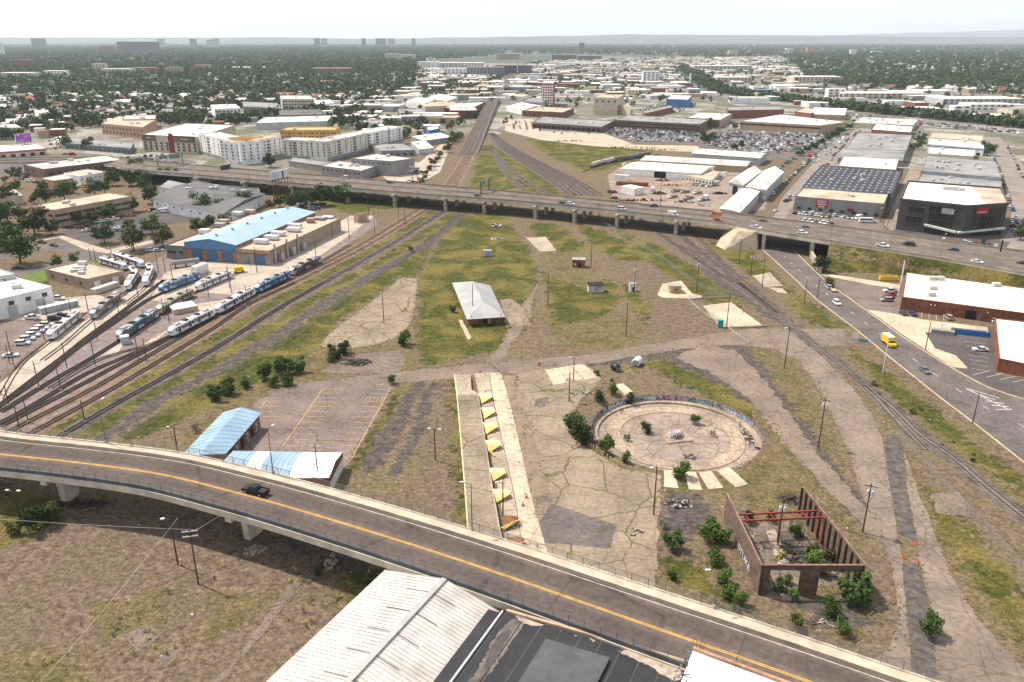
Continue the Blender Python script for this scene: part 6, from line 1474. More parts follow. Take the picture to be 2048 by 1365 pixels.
# ---- sheds and yards across the highway on the right
building('steel_warehouse', 'big white gabled steel warehouse with black doorway at the steel yard', [(1244,337),(1400,347),(1428,333)], 5.4, W['white'], RF['white'], [(0,1,1,9,4.6,0,4.6,dark_m)], 0, 0, gab=1.6)
building('long_shed', 'long grey roofed shed with tan front directly behind the white steel warehouse', [(1283,321),(1490,333),(1505,323)], 5.0, W['tan'], RF['pale'], (), 0, 0, gab=2.0)
building('long_shed', 'pale blue grey warehouse with low gable roof furthest back in the steel yard', [(1385,307),(1519,317),(1534,307)], 6.0, W['pale'], RF['pale'], (), 3, 0, gab=1.8)
building('fabric_shed', 'white fabric gable shed with black doorway beside the street', [(1457,365),(1486,371),(1522,344)], 7.5, W['pale'], RF['white'], [(0,1,1,4.5,6,0,6,dark_m)], 0, 0, gab=3.4)
building('fabric_shed', 'long white fabric gable shed next to the street kerb', [(1492,374),(1532,380),(1567,345)], 7.5, W['pale'], RF['white'], (), 0, 0, gab=3.4)
building('narrow_shed', 'narrow long white shed between highway and street', [(1440,417),(1480,425),(1519,384)], 6.0, W['pale'], RF['white'], (), 0, 0, gab=1.0)
building('yard_office', 'flat tan roofed yard office with small windows by the steel yard', [(1372,352),(1424,362),(1440,345)], 4.0, W['cream'], RF['tan'], [(0,1,8,1.4,1.2,1,3)], 1)
bs = building('sign_building', 'grey walled building with tan front roof and red shop sign', [(1590,394),(1768,409.5),(1776,390),(1606,377)], 8.3, W['grey'], RF['tan'], [(0,1,8,2.2,1.6,.6,3.2)], 2)
a, b_ = near_face(bs, (1590,394), (1768,409.5), 8.3); d_ = (b_-a).normalized()
panel(bs, a, b_, .25, .39, 3.2, 8.0, W['red'], 'sign', .3, .25); lettering('BUSICK', a.lerp(b_,.32)+Vector((0,0,6.9)), d_, (0,0,1), 5.6, 1.5, white_m, bs, push=.46); panel(bs, a, b_, .265, .375, 5.0, 5.5, white_m, 'sign_line', .46, .06); panel(bs, a, b_, .285, .355, 3.6, 4.2, white_m, 'sign_line', .46, .06)
panel(bs, a, b_, .62, .68, 2.6, 4.4, W['maroon'], 'awning', .6, .8)
dr = building('skylight_building', 'long dark roofed warehouse dotted with rows of small white skylights', [(1603,376),(1782,389),(1802,343),(1642,332)], 8.6, W['slate'], RF['black'], (), 4)
sk_me = shared(MB().box(-.6,.6,-.45,.45,0,.35), white_m, 'skylight')
wq = [P(x,y,8.65)-dr.location for x,y in [(1603,376),(1782,389),(1802,343),(1642,332)]]
for i in range(13):
    for j in range(9):
        p_ = wq[0].lerp(wq[1],(i+.6)/13).lerp(wq[3].lerp(wq[2],(i+.6)/13),(j+.5)/9.3); o = obj('skylight', sk_me, dr); o.location = p_
building('flat_warehouse', 'plain white flat roofed warehouse behind the skylight building', [(1676,333),(1791,341),(1797,320),(1688,314)], 6.5, W['beige'], RF['white'], (), 1)
building('flat_warehouse', 'large grey flat roofed warehouse with parapet beyond the plain white one', [(1690,298),(1812,303),(1824,271),(1716,266)], 7.5, W['grey'], RF['grey'], (), 12)
def barrel(name, label, pa, pb, pc, H, rise, wall, roof, cat='hangar'):
    A_, B_, C_ = [P(*q, H) for q in (pa, pb, pc)]; D_ = A_+C_-B_; t = thing(name, label, cat, (A_.x,A_.y,0)); o_ = Vector((A_.x,A_.y,0))
    MB().prism([(v.x-o_.x,v.y-o_.y) for v in (A_,B_,C_,D_)], -.1, H).build('wall', wall, t); m = MB(); n = 12; vs = []
    for s_ in (0,1):
        for k in range(n+1):
            th = math.pi*k/n; u = .5-.5*math.cos(th); q = A_.lerp(D_,u) if s_ == 0 else B_.lerp(C_,u); vs.append(q-o_+Vector((0,0,.02+rise*math.sin(th))))
    m.add(vs, [(k,n+1+k,n+2+k,k+1) for k in range(n)]+[tuple(range(n+1)), tuple(range(2*n+1,n,-1))]); m.build('roof', roof, t); return t
barrel('barrel_shed', 'grey barrel roofed shed joined to the large grey warehouse', (1676,316), (1806,322), (1811,304), 5, 3.0, W['grey'], RF['grey'])
building('brick_shop', 'low brick shop with flat white roof by the interstate', [(1743,260),(1822,266),(1826,254)], 6, W['brick'], RF['white'], (), 2)
building('flat_warehouse', 'beige roofed warehouse at the interstate end of the alley row', [(1858,276),(1964,284),(1966,272),(1864,266)], 6, W['beige'], RF['tan'], (), 3)
building('flat_warehouse', 'pale warehouse with bright blue stripe along its front', [(1856,289),(1968,298),(1966,285),(1858,278)], 6.5, W['white'], RF['pale'], [(0,1,8,9,.9,4.6,6.2,W['blue']),(0,1,6,3,2.4,0,3,dark_m)], 3)
building('flat_warehouse', 'white roofed block below the blue striped warehouse', [(1856,308),(1947,314),(1950,301),(1858,296)], 5, W['cream'], RF['white'], (), 4)
building('flat_warehouse', 'wide grey roofed warehouse with blue doors beside the brown alley', [(1843,343),(2003,357),(1990,324),(1853,312)], 7, W['grey'], RF['grey'], [(0,1,5,6,2.0,3,6,W['blue'])], 14)
building('flat_warehouse', 'slate roofed low building behind the modern charcoal block', [(1830,372),(2003,384),(2004,360),(1843,347)], 5, W['slate'], RF['grey'], (), 10)
# ---- the modern charcoal building
mb_ = thing('modern_office', 'modern charcoal brick office with tall dark glazing and white slanted band', 'building', (*G(1900,450), 0)); o_ = mb_.location.copy(); HM = 16.3
pts = [P(x,y,HM)-o_ for x,y in [(1801,400),(1857,406),(1935,414),(2016,409),(2002,378),(1816,364)]]
MB().prism([(v.x,v.y) for v in pts], -.1, HM).build('wall', W['black'], mb_); ce = sum(pts,Vector())/6
MB().prism([tuple((ce+(v-ce)*.97)[:2]) for v in pts], HM+.003, HM+.06).build('roof', RF['white'], mb_)
for a, b_ in zip(pts, pts[1:]+pts[:1]): wallbox(a, b_, .5, HM-.1, HM+.9, 'parapet', W['dgrey'], mb_)
cg = mat('curtain_glass', (.018,.022,.025), .08, .3, .4, 2, spec=.7); mull = mat('mullion', (.09,.09,.09), .4)
def glaze(a, b_, u0, u1, z0, z1, nx, nz):
    panel(mb_, a, b_, u0, u1, z0, z1, cg, 'glazing', .1)
    for k in range(nx+1): u = u0+(u1-u0)*k/nx; panel(mb_, a, b_, u-.004, u+.004, z0, z1, mull, 'mullion', .26, .12)
    for k in range(nz+1): z = z0+(z1-z0)*k/nz; panel(mb_, a, b_, u0, u1, z-.08, z+.08, mull, 'mullion', .24, .1)
glaze(pts[1], pts[2], .06, .72, 4.2, 15.2, 8, 3); glaze(pts[2], pts[3], .2, .88, 4.2, 15.0, 8, 3); glaze(pts[0], pts[1], .35, .9, 10.5, 13.5, 4, 1); glaze(pts[0], pts[1], .3, .88, 5.2, 8.2, 4, 1); glaze(pts[1], pts[2], .0, .72, .2, 2.6, 8, 1); glaze(pts[2], pts[3], .2, .95, .2, 2.6, 8, 1)
wb_ = mat('white_band', (.72,.71,.69), .5)
for a, b_, za, zb_ in ((pts[1].lerp(pts[2],.0), pts[2].lerp(pts[1],.15), 5.2, 3.2), (pts[2].lerp(pts[1],.15), pts[3].lerp(pts[2],.0), 3.2, 4.4)):
    d = unit(a, b_); nr = Vector((d.y,-d.x,0))*1.2; A_, B_ = Vector((a.x,a.y,za))+nr, Vector((b_.x,b_.y,zb_))+nr; MB().beam(A_, B_, 1.6, 1.0).build('canopy_band', wb_, mb_)
a, b_ = pts[2], pts[3]; panel(mb_, a, b_, .22, .52, 12.2, 15.6, W['red'], 'sign', .5); d_ = unit(a, b_)
lettering('AVAILABLE', a.lerp(b_,.37)+Vector((0,0,14.6)), d_, (0,0,1), 5, .9, white_m, mb_, push=.7); panel(mb_, a, b_, .26, .48, 12.9, 13.3, white_m, 'sign_line', .68, .06)
panel(mb_, pts[1], pts[2], .38, .70, 11.6, 14.4, mat('grey_banner', (.38,.39,.40), .5), 'banner', .5); panel(mb_, pts[1], pts[2], .28, .38, 12.6, 15.2, dark_m, 'sign', .5)
for k in range(7):
    p_ = pts[5].lerp(pts[4], .35+.05*k)*.55+ce*.45; o = obj('roof_unit', unit_me, mb_); o.location = (p_.x,p_.y,HM+.06); o.scale = (1.5,1.5,1.5)
MB().prism([tuple(v[:2]) for v in (pts[3].lerp(pts[4],.1), pts[4]*.97, pts[4].lerp(pts[5],.3)*.95, pts[3].lerp(pts[2],.45)*.93)], HM+.07, HM+.12).build('roof_deck', RF['tan'], mb_)
# ---- brick buildings on the street
bb_ = building('brick_building', 'long brick building with flat white roof and black garage door on the street', [(1804,595.5),(2070,631),(2230,602),(1812,546)], 4.9, brick_r, mat('cream_roof', (.74,.64,.51), .8, .12, .1, 1), (), 0, .35)
a, b_ = near_face(bb_, (1804,595.5), (2070,631), 4.9)
panel(bb_, a, b_, .505, .585, 0, 3.4, dark_m, 'garage_door', .05); panel(bb_, a, b_, .60, .625, 0, 2.3, W['slate'], 'door', .05)
for u in (.23,.26,.66): panel(bb_, a, b_, u, u+.012, 3.4, 3.8, white_m, 'wall_lamp', .1)
for px_ in ((1864,560),(1880,560),(1865,579),(1862,592),(1992,573)):
    o = obj('roof_unit', unit_me, bb_); o.location = P(*px_, 4.95)-bb_.location; o.scale = (1.2,1.2,1.2)
building('brick_shop', 'brick shop with weathered white roof and painted mural wall beside striped stalls', [(1990,638),(1998,719),(2200,760),(2190,660)], 4.1, brick_r, mat('stained_white_roof', (.70,.66,.61), .7, .25, .12, 1.0), (), 0, .35)
t = bpy.data.objects['brick_shop.001'] if 'brick_shop.001' in bpy.data.objects else bpy.data.objects['brick_shop']
a, b_ = near_face(t, (1990,638), (1998,719), 4.1); panel(t, a, b_, .55, .98, .2, 3.6, graff_mat('street_mural', (.30,.12,.09), [(.06,.2,.42), (.55,.5,.45), (.03,.06,.1)], .5), 'mural', -.15)
ramp_t = thing('loading_ramp', 'blue sided concrete loading ramp between the two brick buildings', 'ramp', (*G(1920,665),0)); o_ = ramp_t.location
a, b_ = P(1908,668)-o_, P(1980,676)-o_; wallbox(a, b_, .3, 0, 1.9, 'ramp_wall', mat('ramp_blue', (.02,.17,.42), .5, .1), ramp_t); wallbox(a+Vector((0,2.5,0)), b_+Vector((0,2.5,0)), .3, 0, 1.6, 'ramp_wall', conc_b, ramp_t); wallbox(P(1862,664)-o_, P(1908,670)-o_, 2.2, 0, 1.3, 'ramp_deck', W['grey'], ramp_t)
d_ = P(1775,561); t = thing('dumpster', 'bright yellow open roll off dumpster on the dirt by the embankment', 'dumpster', (d_.x,d_.y,0), R(-9))
for x0,x1,y0,y1 in ((-3.4,3.4,-1.25,-1.12),(-3.4,3.4,1.12,1.25),(-3.4,-3.27,-1.1,1.1),(3.27,3.4,-1.1,1.1)): MB().box(x0,x1,y0,y1,.2,2.0).build('side', MATS['bright_yellow'], t)
MB().box(-3.26,3.26,-1.1,1.1,.15,1.5).build('waste', mat('waste_wood', (.45,.36,.25), .9, .4, 2, 6), t); MB().box(-3.2,3.2,-.9,.9,0,.14).build('runner', dark_m, t)
for k in range(7): MB().box(-3+k*1.0-.06,-3+k*1.0+.06,-1.34,-1.26,.2,1.95).build('rib', MATS['bright_yellow'], t)
# ---- market halls and brick blocks along the rail embankment
MID = [
 ('market_hall','low market hall with dark loading bays along its front',[(1065,246),(1203,255),(1228,243),(1085,234)],6,'brown','grey',[(0,1,14,5,3.4,.2,4.6,dark_m)],8),
 ('long_block','very long brown brick block with strip windows behind the full car park',[(1228,241),(1400,250),(1421,239)],9,'brown','grey',[(0,2,22,4.5,1.2,2,8)],8),
 ('tan_tower','tan stone three storey block with small upper windows',[(1188,196),(1236,197),(1248,190)],22,'cream','tan',[(0,1,4,2,3,15,20)],1),
 ('tan_wing','low tan wing beside the tan stone block',[(1200,207),(1262,214),(1248,203)],12,'cream','tan',[],2),
 ('brick_block','brick warehouse with tan flat roof beside the pale yard',[(1044,222),(1125,226),(1148,217)],7,'brick','tan',[(0,1,8,2.5,2,2,5)],3),
 ('white_block','white flat warehouse next to the rail embankment',[(1012,213),(1052,221),(1083,213)],7,'white','white',[],2),
 ('frame_tower','white and red lattice framed mill tower above the market halls',[(1083,167),(1107,168),(1110,163)],34,'brick','pale',[(0,8,5,2.5,2.2,2,32,W['white'])],0),
 ('old_mill','long pale green mill range at the foot of the lattice tower',[(1045,203),(1084,205),(1100,198)],9,'pale','grey',[(0,2,10,1.8,1.8,2,8)],0),
 ('tan_hall','tan hall with pale gable roof behind the long brown block',[(1370,238),(1440,241),(1464,228)],9,'tan','pale',[],3),
 ('police_block','long tan two storey building with dark ribbon windows and trees before it',[(1481,243),(1640,252),(1691,245),(1560,230)],9,'tan','white',[(0,1,12,9,1.6,5,7.5)],10),
 ('brick_hall','long plain brick hall behind the tan two storey building',[(1456,222),(1568,220),(1560,213)],10,'brick','grey',[],3),
 ('brick_hall','brick warehouse with maroon end near the arched hall',[(1590,224),(1622,228),(1640,220)],8,'brick','tan',[],1),
 ('flat_store','wide beige store with many small rooftop units by the interstate',[(1706,246),(1826,252),(1836,240)],6,'beige','pale',[],16),
 ('blue_hall','bright blue industrial hall beyond the car lots',[(1333,199),(1376,200),(1384,192)],12,'blue','white',[],0),
 ('red_row','narrow dark red brick row beyond the market car park',[(1290,228),(1346,215),(1340,211)],7,'brick','grey',[],0),
 ('white_flats','white three storey flats with dark balconies among the trees',[(429,219),(481,217),(470,209)],14,'white','white',[(0,3,7,2.4,1.8,1,13)],1),
 ('grey_shed','long dark grey industrial shed beside the white flats',[(486,214),(562,218),(555,207)],9,'slate','grey',[],0),
 ('cream_flats','cream three storey flats under construction with dark openings',[(564,199),(628,199),(620,192)],15,'cream','pale',[(0,3,11,2.6,2.0,1,14)],1),
 ('white_store','white walled stepped store next to the cream flats',[(632,209),(668,207),(660,200)],9,'white','white',[],0),
 ('dark_roof_hall','broad hall with dark hipped roof behind the timber framing',[(558,232),(646,230),(640,219)],8,'brown','dgrey',[],0),
 ('white_roof_hall','broad low hall with bright white roof behind the apartments',[(511,247),(655,243),(663,232)],8,'pale','white',[],6),
 ('tan_row','two storey tan row with arched windows and billboard on its end',[(202,248),(285,256),(313,240)],11,'pink','tan',[(0,2,12,2,2.4,1,10)],3),
 ('pink_row','pink two storey row behind the tan row',[(245,240),(310,239),(312,231)],12,'tan','pale',[(0,2,10,2,2.2,1,10)],2),
 ('auto_shop','low blue grey auto shops with cars parked in front',[(130,287),(262,298),(268,286)],5,'slate','grey',[(0,1,14,3,2.4,.2,3.4)],3),
 ('beige_plant','beige flat warehouse with a row of small windows near the rail embankment',[(854,196),(895,203),(916,195)],10,'cream','white',[(0,1,10,2,1.4,5,8)],3),
 ('white_plant','white gabled warehouse next to the beige one',[(812,203),(850,207),(872,199)],9,'white','white',[],1),
 ('tan_plant','wide low tan warehouse near the rail embankment',[(850,214),(925,212),(905,204)],8,'cream','tan',[],3),
 ('brick_plant','wide brick warehouse with white roof against the embankment',[(888,217),(950,214),(970,205)],9,'brick','white',[],4),
 ('dark_brick','dark brick two storey warehouse with arched windows beside the embankment',[(900,222),(955,222),(950,215)],10,'maroon','pale',[(0,2,9,2.2,2.4,1,9)],2),
 ('brick_low','low brick workshop surrounded by trees near the rail embankment',[(798,228),(850,226),(845,217)],6,'brick','grey',[],2),
 ('blue_roofed','small blue roofed workshop near the grassy lot',[(858,262),(880,258),(874,252)],7,'blue','pale',[],0),
 ('motor_lodge','low tan lodge with dark roof beneath the billboards',[(420,376),(520,388),(516,374)],4,'tan','dgrey',[(0,1,9,1.4,1.6,.8,3)],0),
 ('yellow_cottage','cream cottage beneath the highway viaduct',[(388,364),(420,360),(410,352)],5,'cream','pale',[(0,1,2,1.5,1.5,1.5,4)],0),
 ('grey_house','cluster of grey roofed houses behind the long pale warehouse',[(320,374),(362,383),(378,370)],5,'pale','grey',[(0,1,3,1.4,1.4,1,4)],0),
 ('white_shed','white shed beside the yellowish tree',[(-30,398),(45,392),(30,380)],5,'cream','white',[],0),
]
for (nm, lb, pts_, H_, wl2, rf2, wn2, un) in MID:
    building(nm, lb, pts_, H_, W[wl2], RF[rf2], wn2, un, .5 if H_ > 5 else .3)
barrel('arched_hall', 'tan walled hall with white arched roof near the interstate', (1623,229), (1690,231), (1694,222), 6, 5, W['tan'], RF['white'])
# far blocks: base pixel row, left, right, top row, colours
FAR = [(65,78,99,63,'slate','a curved blue grey office tower on the horizon'),(79,92,99,77,'slate','b square blue grey office block beside the curved tower'),(-8,7,114,86,'white','c white apartment tower standing alone in the woods'),
 (236,314,107,84,'dgrey','d long dark slab of flats standing above the treetops'),(203,224,108,93,'brick','e red brick block beside the dark slab'),(414,424,96,80,'pale','f shorter of two pale office towers on the skyline'),(425,438,97,77,'pale','g taller of two pale office towers on the skyline'),(381,393,93,78,'slate','h dark small block near the two pale towers'),
 (316,330,92,78,'pale','i pale stub tower beside the long dark slab'),(629,640,88,75,'slate','j grey tower of the distant skyline cluster'),(643,655,88,75,'pale','k pale tower of the distant skyline cluster'),(724,732,88,74,'slate','l thin dark tower beside the broad skyline block'),(752,771,88,74,'slate','m broad dark tower block on the skyline'),(776,790,88,76,'pale','n pale block next to the broad skyline block'),(824,831,88,73,'slate','o slim lone dark tower on the skyline'),
 (1158,1168,108,86,'brown','p brown office block standing above the far woods'),(186,212,147,128,'cream','q cream stepped apartment house among trees'),(203,260,151,138,'pale','r long pale three storey flats among trees'),(390,419,142,130,'pink','s salmon coloured block among the trees'),(622,700,152,137,'brown','t long brown brick flats at the edge of the woods'),(32,63,139,120,'brick','u brick and white apartment block behind the low white commercial row'),(160,186,148,138,'brick','v small brick wing beside the cream apartment house'),
 (0,66,160,146,'pale','w low white commercial row in the woods'),(88,130,156,142,'white','x white flat roofed store beside the low commercial row'),(262,310,148,136,'brick','y brick school building among the trees'),(318,326,138,126,'tan','z small tan tower among the trees'),(440,540,140,135,'white','aa long white roofed store among the trees'),(330,362,150,135,'tan','ab tan and brick hall among trees'),
 (835,878,139,124,'white','ac white new flats beside the railway'),(878,967,141,126,'pale','ad wide pale new flats beside the railway'),(861,884,150,138,'white','ae small white flats in front of the new quarter'),(888,933,152,137,'white','af white flats with flat roof in front of the new quarter'),(933,1008,155,135,'slate','ag grey and white apartment block by the railway'),(990,1063,152,131,'dgrey','ah dark apartment block beside the yellow crane'),
 (993,1039,120,108,'tan','ai tan flats far down the line'),(1104,1153,122,110,'brown','aj brown terrace of far flats'),(1155,1203,123,112,'brown','ak second brown terrace of far flats'),(770,800,122,108,'cream','al university hall with pale walls in the woods'),(795,830,120,110,'cream','am low cream college range in the woods'),
 (1285,1318,165,143,'white','an white grain elevator by the river'),(1433,1503,166,155,'beige','ao wide beige warehouse by the river'),(1387,1503,143,132,'pale','ap very wide pale warehouse on the far river bank'),(1588,1684,166,154,'cream','aq cream warehouse across the interstate'),(1686,1853,198,187,'cream','ar long cream warehouse across the interstate'),(1655,1690,196,178,'white','as white silo plant across the interstate'),(1885,2048,210,198,'pale','at very long pale warehouse beyond the interstate'),(1938,2028,222,209,'white','au long white shed beyond the interstate'),(1907,1941,226,212,'white','av short white shed beyond the interstate trees'),(1772,1812,214,202,'white','aw white shed beside the river trees'),(1505,1546,192,180,'blue','ax small blue fronted shop by the river'),(1560,1600,200,187,'yellow','ay yellow fronted shop by the river'),
 (1457,1475,112,102,'cream','az pale office tower in the woods beyond the river'),(1614,1632,108,96,'pink','ba pale pink block on the plain beyond the river'),(1995,2015,114,103,'brown','bb brown flats in the woods beyond the interstate'),(1700,1712,112,99,'white','bc white church block standing above the far plain'),(1744,1765,108,103,'white','bd wide low white store on the far plain'),(1572,1586,104,97,'white','be pale stub tower on the far plain')]
for x0, x1, yb, yt, wc, lb in FAR:
    lb = lb.split(' ', 1)[1]; yb = max(yb, 97) if yb < 97 else yb
    a, b_ = P(x0, yb), P(x1, yb); Hh = height((x0, yb), yt); dep = max(14, min(60, (b_-a).length*.5)); t_ = [a, b_, b_+Vector((0,dep,0)), a+Vector((0,dep,0))]
    Wd = (b_-a).length; rows = max(1, int(Hh/4)); cols = max(2, int(Wd/9)); rows = min(rows, 9); cols = min(cols, 14)
    building('far_block', lb, None, Hh, W[wc], RF['white' if wc in ('white','pale','cream','beige') else 'grey'], [(0,rows,cols,Wd/cols*.5,Hh/rows*.45,Hh*.06,Hh*.97)] if Hh > 9 else [], 2, 0, world=t_)
# ================================================================ VEHICLES
paint = objcol_mat('car_paint', .3, .35, .04); tyre_m = mat('tyre', (.02,.02,.02), .9); lampw = mat('headlight', (.75,.75,.72), .2); lampr = mat('tail_light', (.35,.02,.02), .3)
def prof_body(L, Wd, pts, zb=.32):
    """side outline swept across the width, sides pulled in a little at the top"""
    m = MB(); n = len(pts); zs = [q[1] for q in pts]; zt = max(zs)
    vs = []
    for s_ in (-1, 1): vs += [(x, s_*Wd/2*(1-.10*max(0, (z-.9))/(max(zt-.9,.1))), z) for x, z in pts]
    m.add(vs, [tuple(range(n)), tuple(range(2*n-1, n-1, -1))]+[(i, n+i, n+(i+1) % n, (i+1) % n) for i in range(n)]); return m
CAR = {}
def make_car(kind):
    t = bpy.data.objects.new(kind, None)
    if kind in ('sedan','suv','minivan'):
        L, Wd, zt, zh = {'sedan':(4.8,1.84,1.45,.92), 'suv':(4.75,1.92,1.76,1.05), 'minivan':(5.1,2.0,1.9,1.0)}[kind]
        f = L/2
        if kind == 'sedan': body = [(-f,.35),(-f,.85),(-f+.9,zh+.04),(.7,zh+.02),(f-.2,.82),(f,.6),(f,.35)]; cab = [(-f+.65,zh),(-f+1.35,zt-.04),(.15,zt-.04),(1.15,zh)]; rf_ = (-f+1.3,.2)
        elif kind == 'suv': body = [(-f,.4),(-f,1.05),(-f+.1,zh+.04),(.9,zh+.04),(f-.15,.95),(f,.7),(f,.4)]; cab = [(-f+.08,zh),(-f+.45,zt-.04),(.45,zt-.04),(1.25,zh)]; rf_ = (-f+.4,.5)
        else: body = [(-f,.4),(-f,1.05),(-f+.1,zh+.05),(1.4,zh+.05),(f-.1,.85),(f,.6),(f,.4)]; cab = [(-f+.08,zh),(-f+.3,zt-.04),(.9,zt-.04),(1.85,zh)]; rf_ = (-f+.25,.95)
        parts = [('body', prof_body(L,Wd,body), paint), ('windows', prof_body(L,Wd*.93,cab), glass_m), ('roof', MB().box(rf_[0],rf_[1],-Wd*.41,Wd*.41,zt-.05,zt), paint)]
        wx = (-f+.95, f-.9); wr = .34 if kind == 'sedan' else .38
    elif kind == 'pickup':
        L, Wd = 5.8, 2.0; f = L/2
        parts = [('body', prof_body(L,Wd,[(-f,.5),(-f,1.12),(1.0,1.12),(f-.2,1.08),(f,.8),(f,.45),(-f+.2,.45)]), paint), ('windows', prof_body(L,Wd*.92,[(-.75,1.1),(-.65,1.82),(.75,1.82),(1.55,1.1)]), glass_m), ('roof', MB().box(-.68,.78,-.82,.82,1.80,1.88), paint),
                 ('bed', MB().box(-f+.15,-.85,-.82,.82,1.06,1.13), mat('bed_liner', (.03,.03,.03), .8)), ('bed_side', MB().box(-f+.02,-.8,-1.0,-.86,1.1,1.32), paint), ('bed_side', MB().box(-f+.02,-.8,.86,1.0,1.1,1.32), paint), ('tailgate', MB().box(-f,-f+.1,-.86,.86,1.1,1.32), paint)]; wx = (-f+1.25, f-1.0); wr = .42
    elif kind == 'van':
        L, Wd = 5.9, 2.05; f = L/2
        parts = [('body', prof_body(L,Wd,[(-f,.4),(-f,2.5),(1.2,2.6),(1.75,2.2),(2.2,1.25),(f,1.0),(f,.4)]), paint), ('windscreen', MB().add([(1.80,-.85,2.13),(1.80,.85,2.13),(2.22,.9,1.3),(2.22,-.9,1.3)], [(0,3,2,1)]), glass_m), ('side_window', MB().box(.7,1.6,-1.04,-1.0,1.4,2.05), glass_m), ('side_window', MB().box(.7,1.6,1.0,1.04,1.4,2.05), glass_m)]; wx = (-f+1.1, f-1.0); wr = .38
    elif kind == 'box_truck':
        L, Wd = 7.2, 2.4; f = L/2
        parts = [('cargo_box', MB().box(-f,1.5,-1.2,1.2,.75,3.2), paint), ('roof', MB().box(-f+.05,1.45,-1.15,1.15,3.202,3.24), white_m), ('cab', prof_body(L,2.1,[(1.52,.5),(1.52,2.3),(2.0,2.35),(2.6,1.5),(f,1.3),(f,.5)]), paint), ('windscreen', MB().add([(2.06,-.9,2.28),(2.06,.9,2.28),(2.64,.95,1.5),(2.64,-.95,1.5)], [(0,3,2,1)]), glass_m), ('side_window', MB().box(1.65,2.2,-1.06,-1.02,1.5,2.1), glass_m), ('side_window', MB().box(1.65,2.2,1.02,1.06,1.5,2.1), glass_m), ('chassis', MB().box(-f+.2,f-.2,-.7,.7,.4,.74), dark_m)]; wx = (-f+1.5, f-.95); wr = .45
    elif kind == 'flatbed':
        L, Wd = 9, 2.4; f = L/2
        parts = [('bed', MB().box(-f,1.9,-1.2,1.2,1.0,1.2), mat('flatbed_deck', (.11,.085,.07), .9)), ('headboard', MB().box(1.9,2.05,-1.15,1.15,1.0,2.5), rust_m), ('cab', prof_body(L,2.2,[(2.2,.6),(2.2,2.6),(3.1,2.6),(3.4,1.7),(f,1.5),(f,.6)]), paint), ('windscreen', MB().add([(3.13,-.95,2.5),(3.13,.95,2.5),(3.42,1,1.75),(3.42,-1,1.75)], [(0,3,2,1)]), glass_m), ('chassis', MB().box(-f+.3,f-.2,-.6,.6,.55,.99), dark_m)]; wx = (-f+1.8, f-1.0); wr = .5
    elif kind == 'bus':
        L, Wd = 9.5, 2.5; f = L/2
        parts = [('body', prof_body(L,Wd,[(-f,.45),(-f,2.9),(2.6,2.9),(2.75,1.5),(2.75,.45)]), paint), ('cab', prof_body(L,2.1,[(2.76,.45),(2.76,2.3),(3.3,2.2),(3.7,1.4),(f,1.2),(f,.45)]), paint), ('windscreen', MB().add([(3.32,-.85,2.15),(3.32,.85,2.15),(3.72,.9,1.42),(3.72,-.9,1.42)], [(0,3,2,1)]), glass_m)]
        parts += [('window', MB().box(-f+.4+k*.95,-f+1.15+k*.95,s_*1.17-.08,s_*1.17+.08,1.7,2.45), glass_m) for k in range(7) for s_ in (-1,1)]; wx = (-f+2, f-1.0); wr = .48
    meshes = [(nm, shared(mb2, mm, nm)) for nm, mb2, mm in parts]
    wm_ = shared(MB().tube((0,-.12,0),(0,.12,0),wr,n=12), tyre_m, 'wheel'); rm_ = shared(MB().tube((0,-.125,0),(0,.125,0),wr*.6,n=10), steel_g, 'rim')
    hl = shared(MB().box(L/2-.12,L/2+.02,-Wd*.44,-Wd*.25,.62,.8), lampw, 'headlight'); hl2 = shared(MB().box(L/2-.12,L/2+.02,Wd*.25,Wd*.44,.62,.8), lampw, 'headlight'); tl = shared(MB().box(-L/2-.02,-L/2+.08,-Wd*.46,-Wd*.3,.75,.95), lampr, 'tail_light'); tl2 = shared(MB().box(-L/2-.02,-L/2+.08,Wd*.3,Wd*.46,.75,.95), lampr, 'tail_light')
    bm_ = MB()
    for _, mb2, _ in parts: pass
    return dict(parts=meshes, wheels=[(x, s_*(Wd/2-.12)) for x in wx for s_ in (-1,1)], wr=wr, wm=wm_, rm=rm_, lamps=(hl,hl2,tl,tl2), src=parts)
for k in ('sedan','suv','minivan','pickup','van','box_truck','flatbed','bus'): CAR[k] = make_car(k)
SIMPLE = {}
for k in ('sedan','suv','pickup','van'):
    m = MB(); idx = []; mats_ = []
    for nm, mb2, mm in CAR[k]['src']:
        if mm not in mats_: mats_.append(mm)
        n0 = len(m.f); m.add(mb2.v, mb2.f); idx += [mats_.index(mm)]*(len(m.f)-n0)
    n0 = len(m.f); wr = CAR[k]['wr']
    for x, y in CAR[k]['wheels']: m.box(x-wr, x+wr, y-.12, y+.12, 0, wr*1.7)
    mats_.append(tyre_m); idx += [len(mats_)-1]*(len(m.f)-n0)
    me = m.mesh(k); [me.materials.append(q) for q in mats_]; me.polygons.foreach_set('material_index', idx); SIMPLE[k] = (me, m, idx, [q.name for q in mats_])
COLS = {'white':(.72,.72,.71), 'black':(.012,.012,.014), 'silver':(.42,.43,.44), 'grey':(.14,.145,.15), 'dark blue':(.02,.035,.09), 'red':(.35,.015,.015), 'tan':(.36,.30,.22), 'dark grey':(.05,.05,.055), 'green':(.04,.09,.05), 'blue':(.03,.10,.30), 'yellow':(.75,.46,.02), 'orange':(.52,.14,.03)}
NCAR = [0]
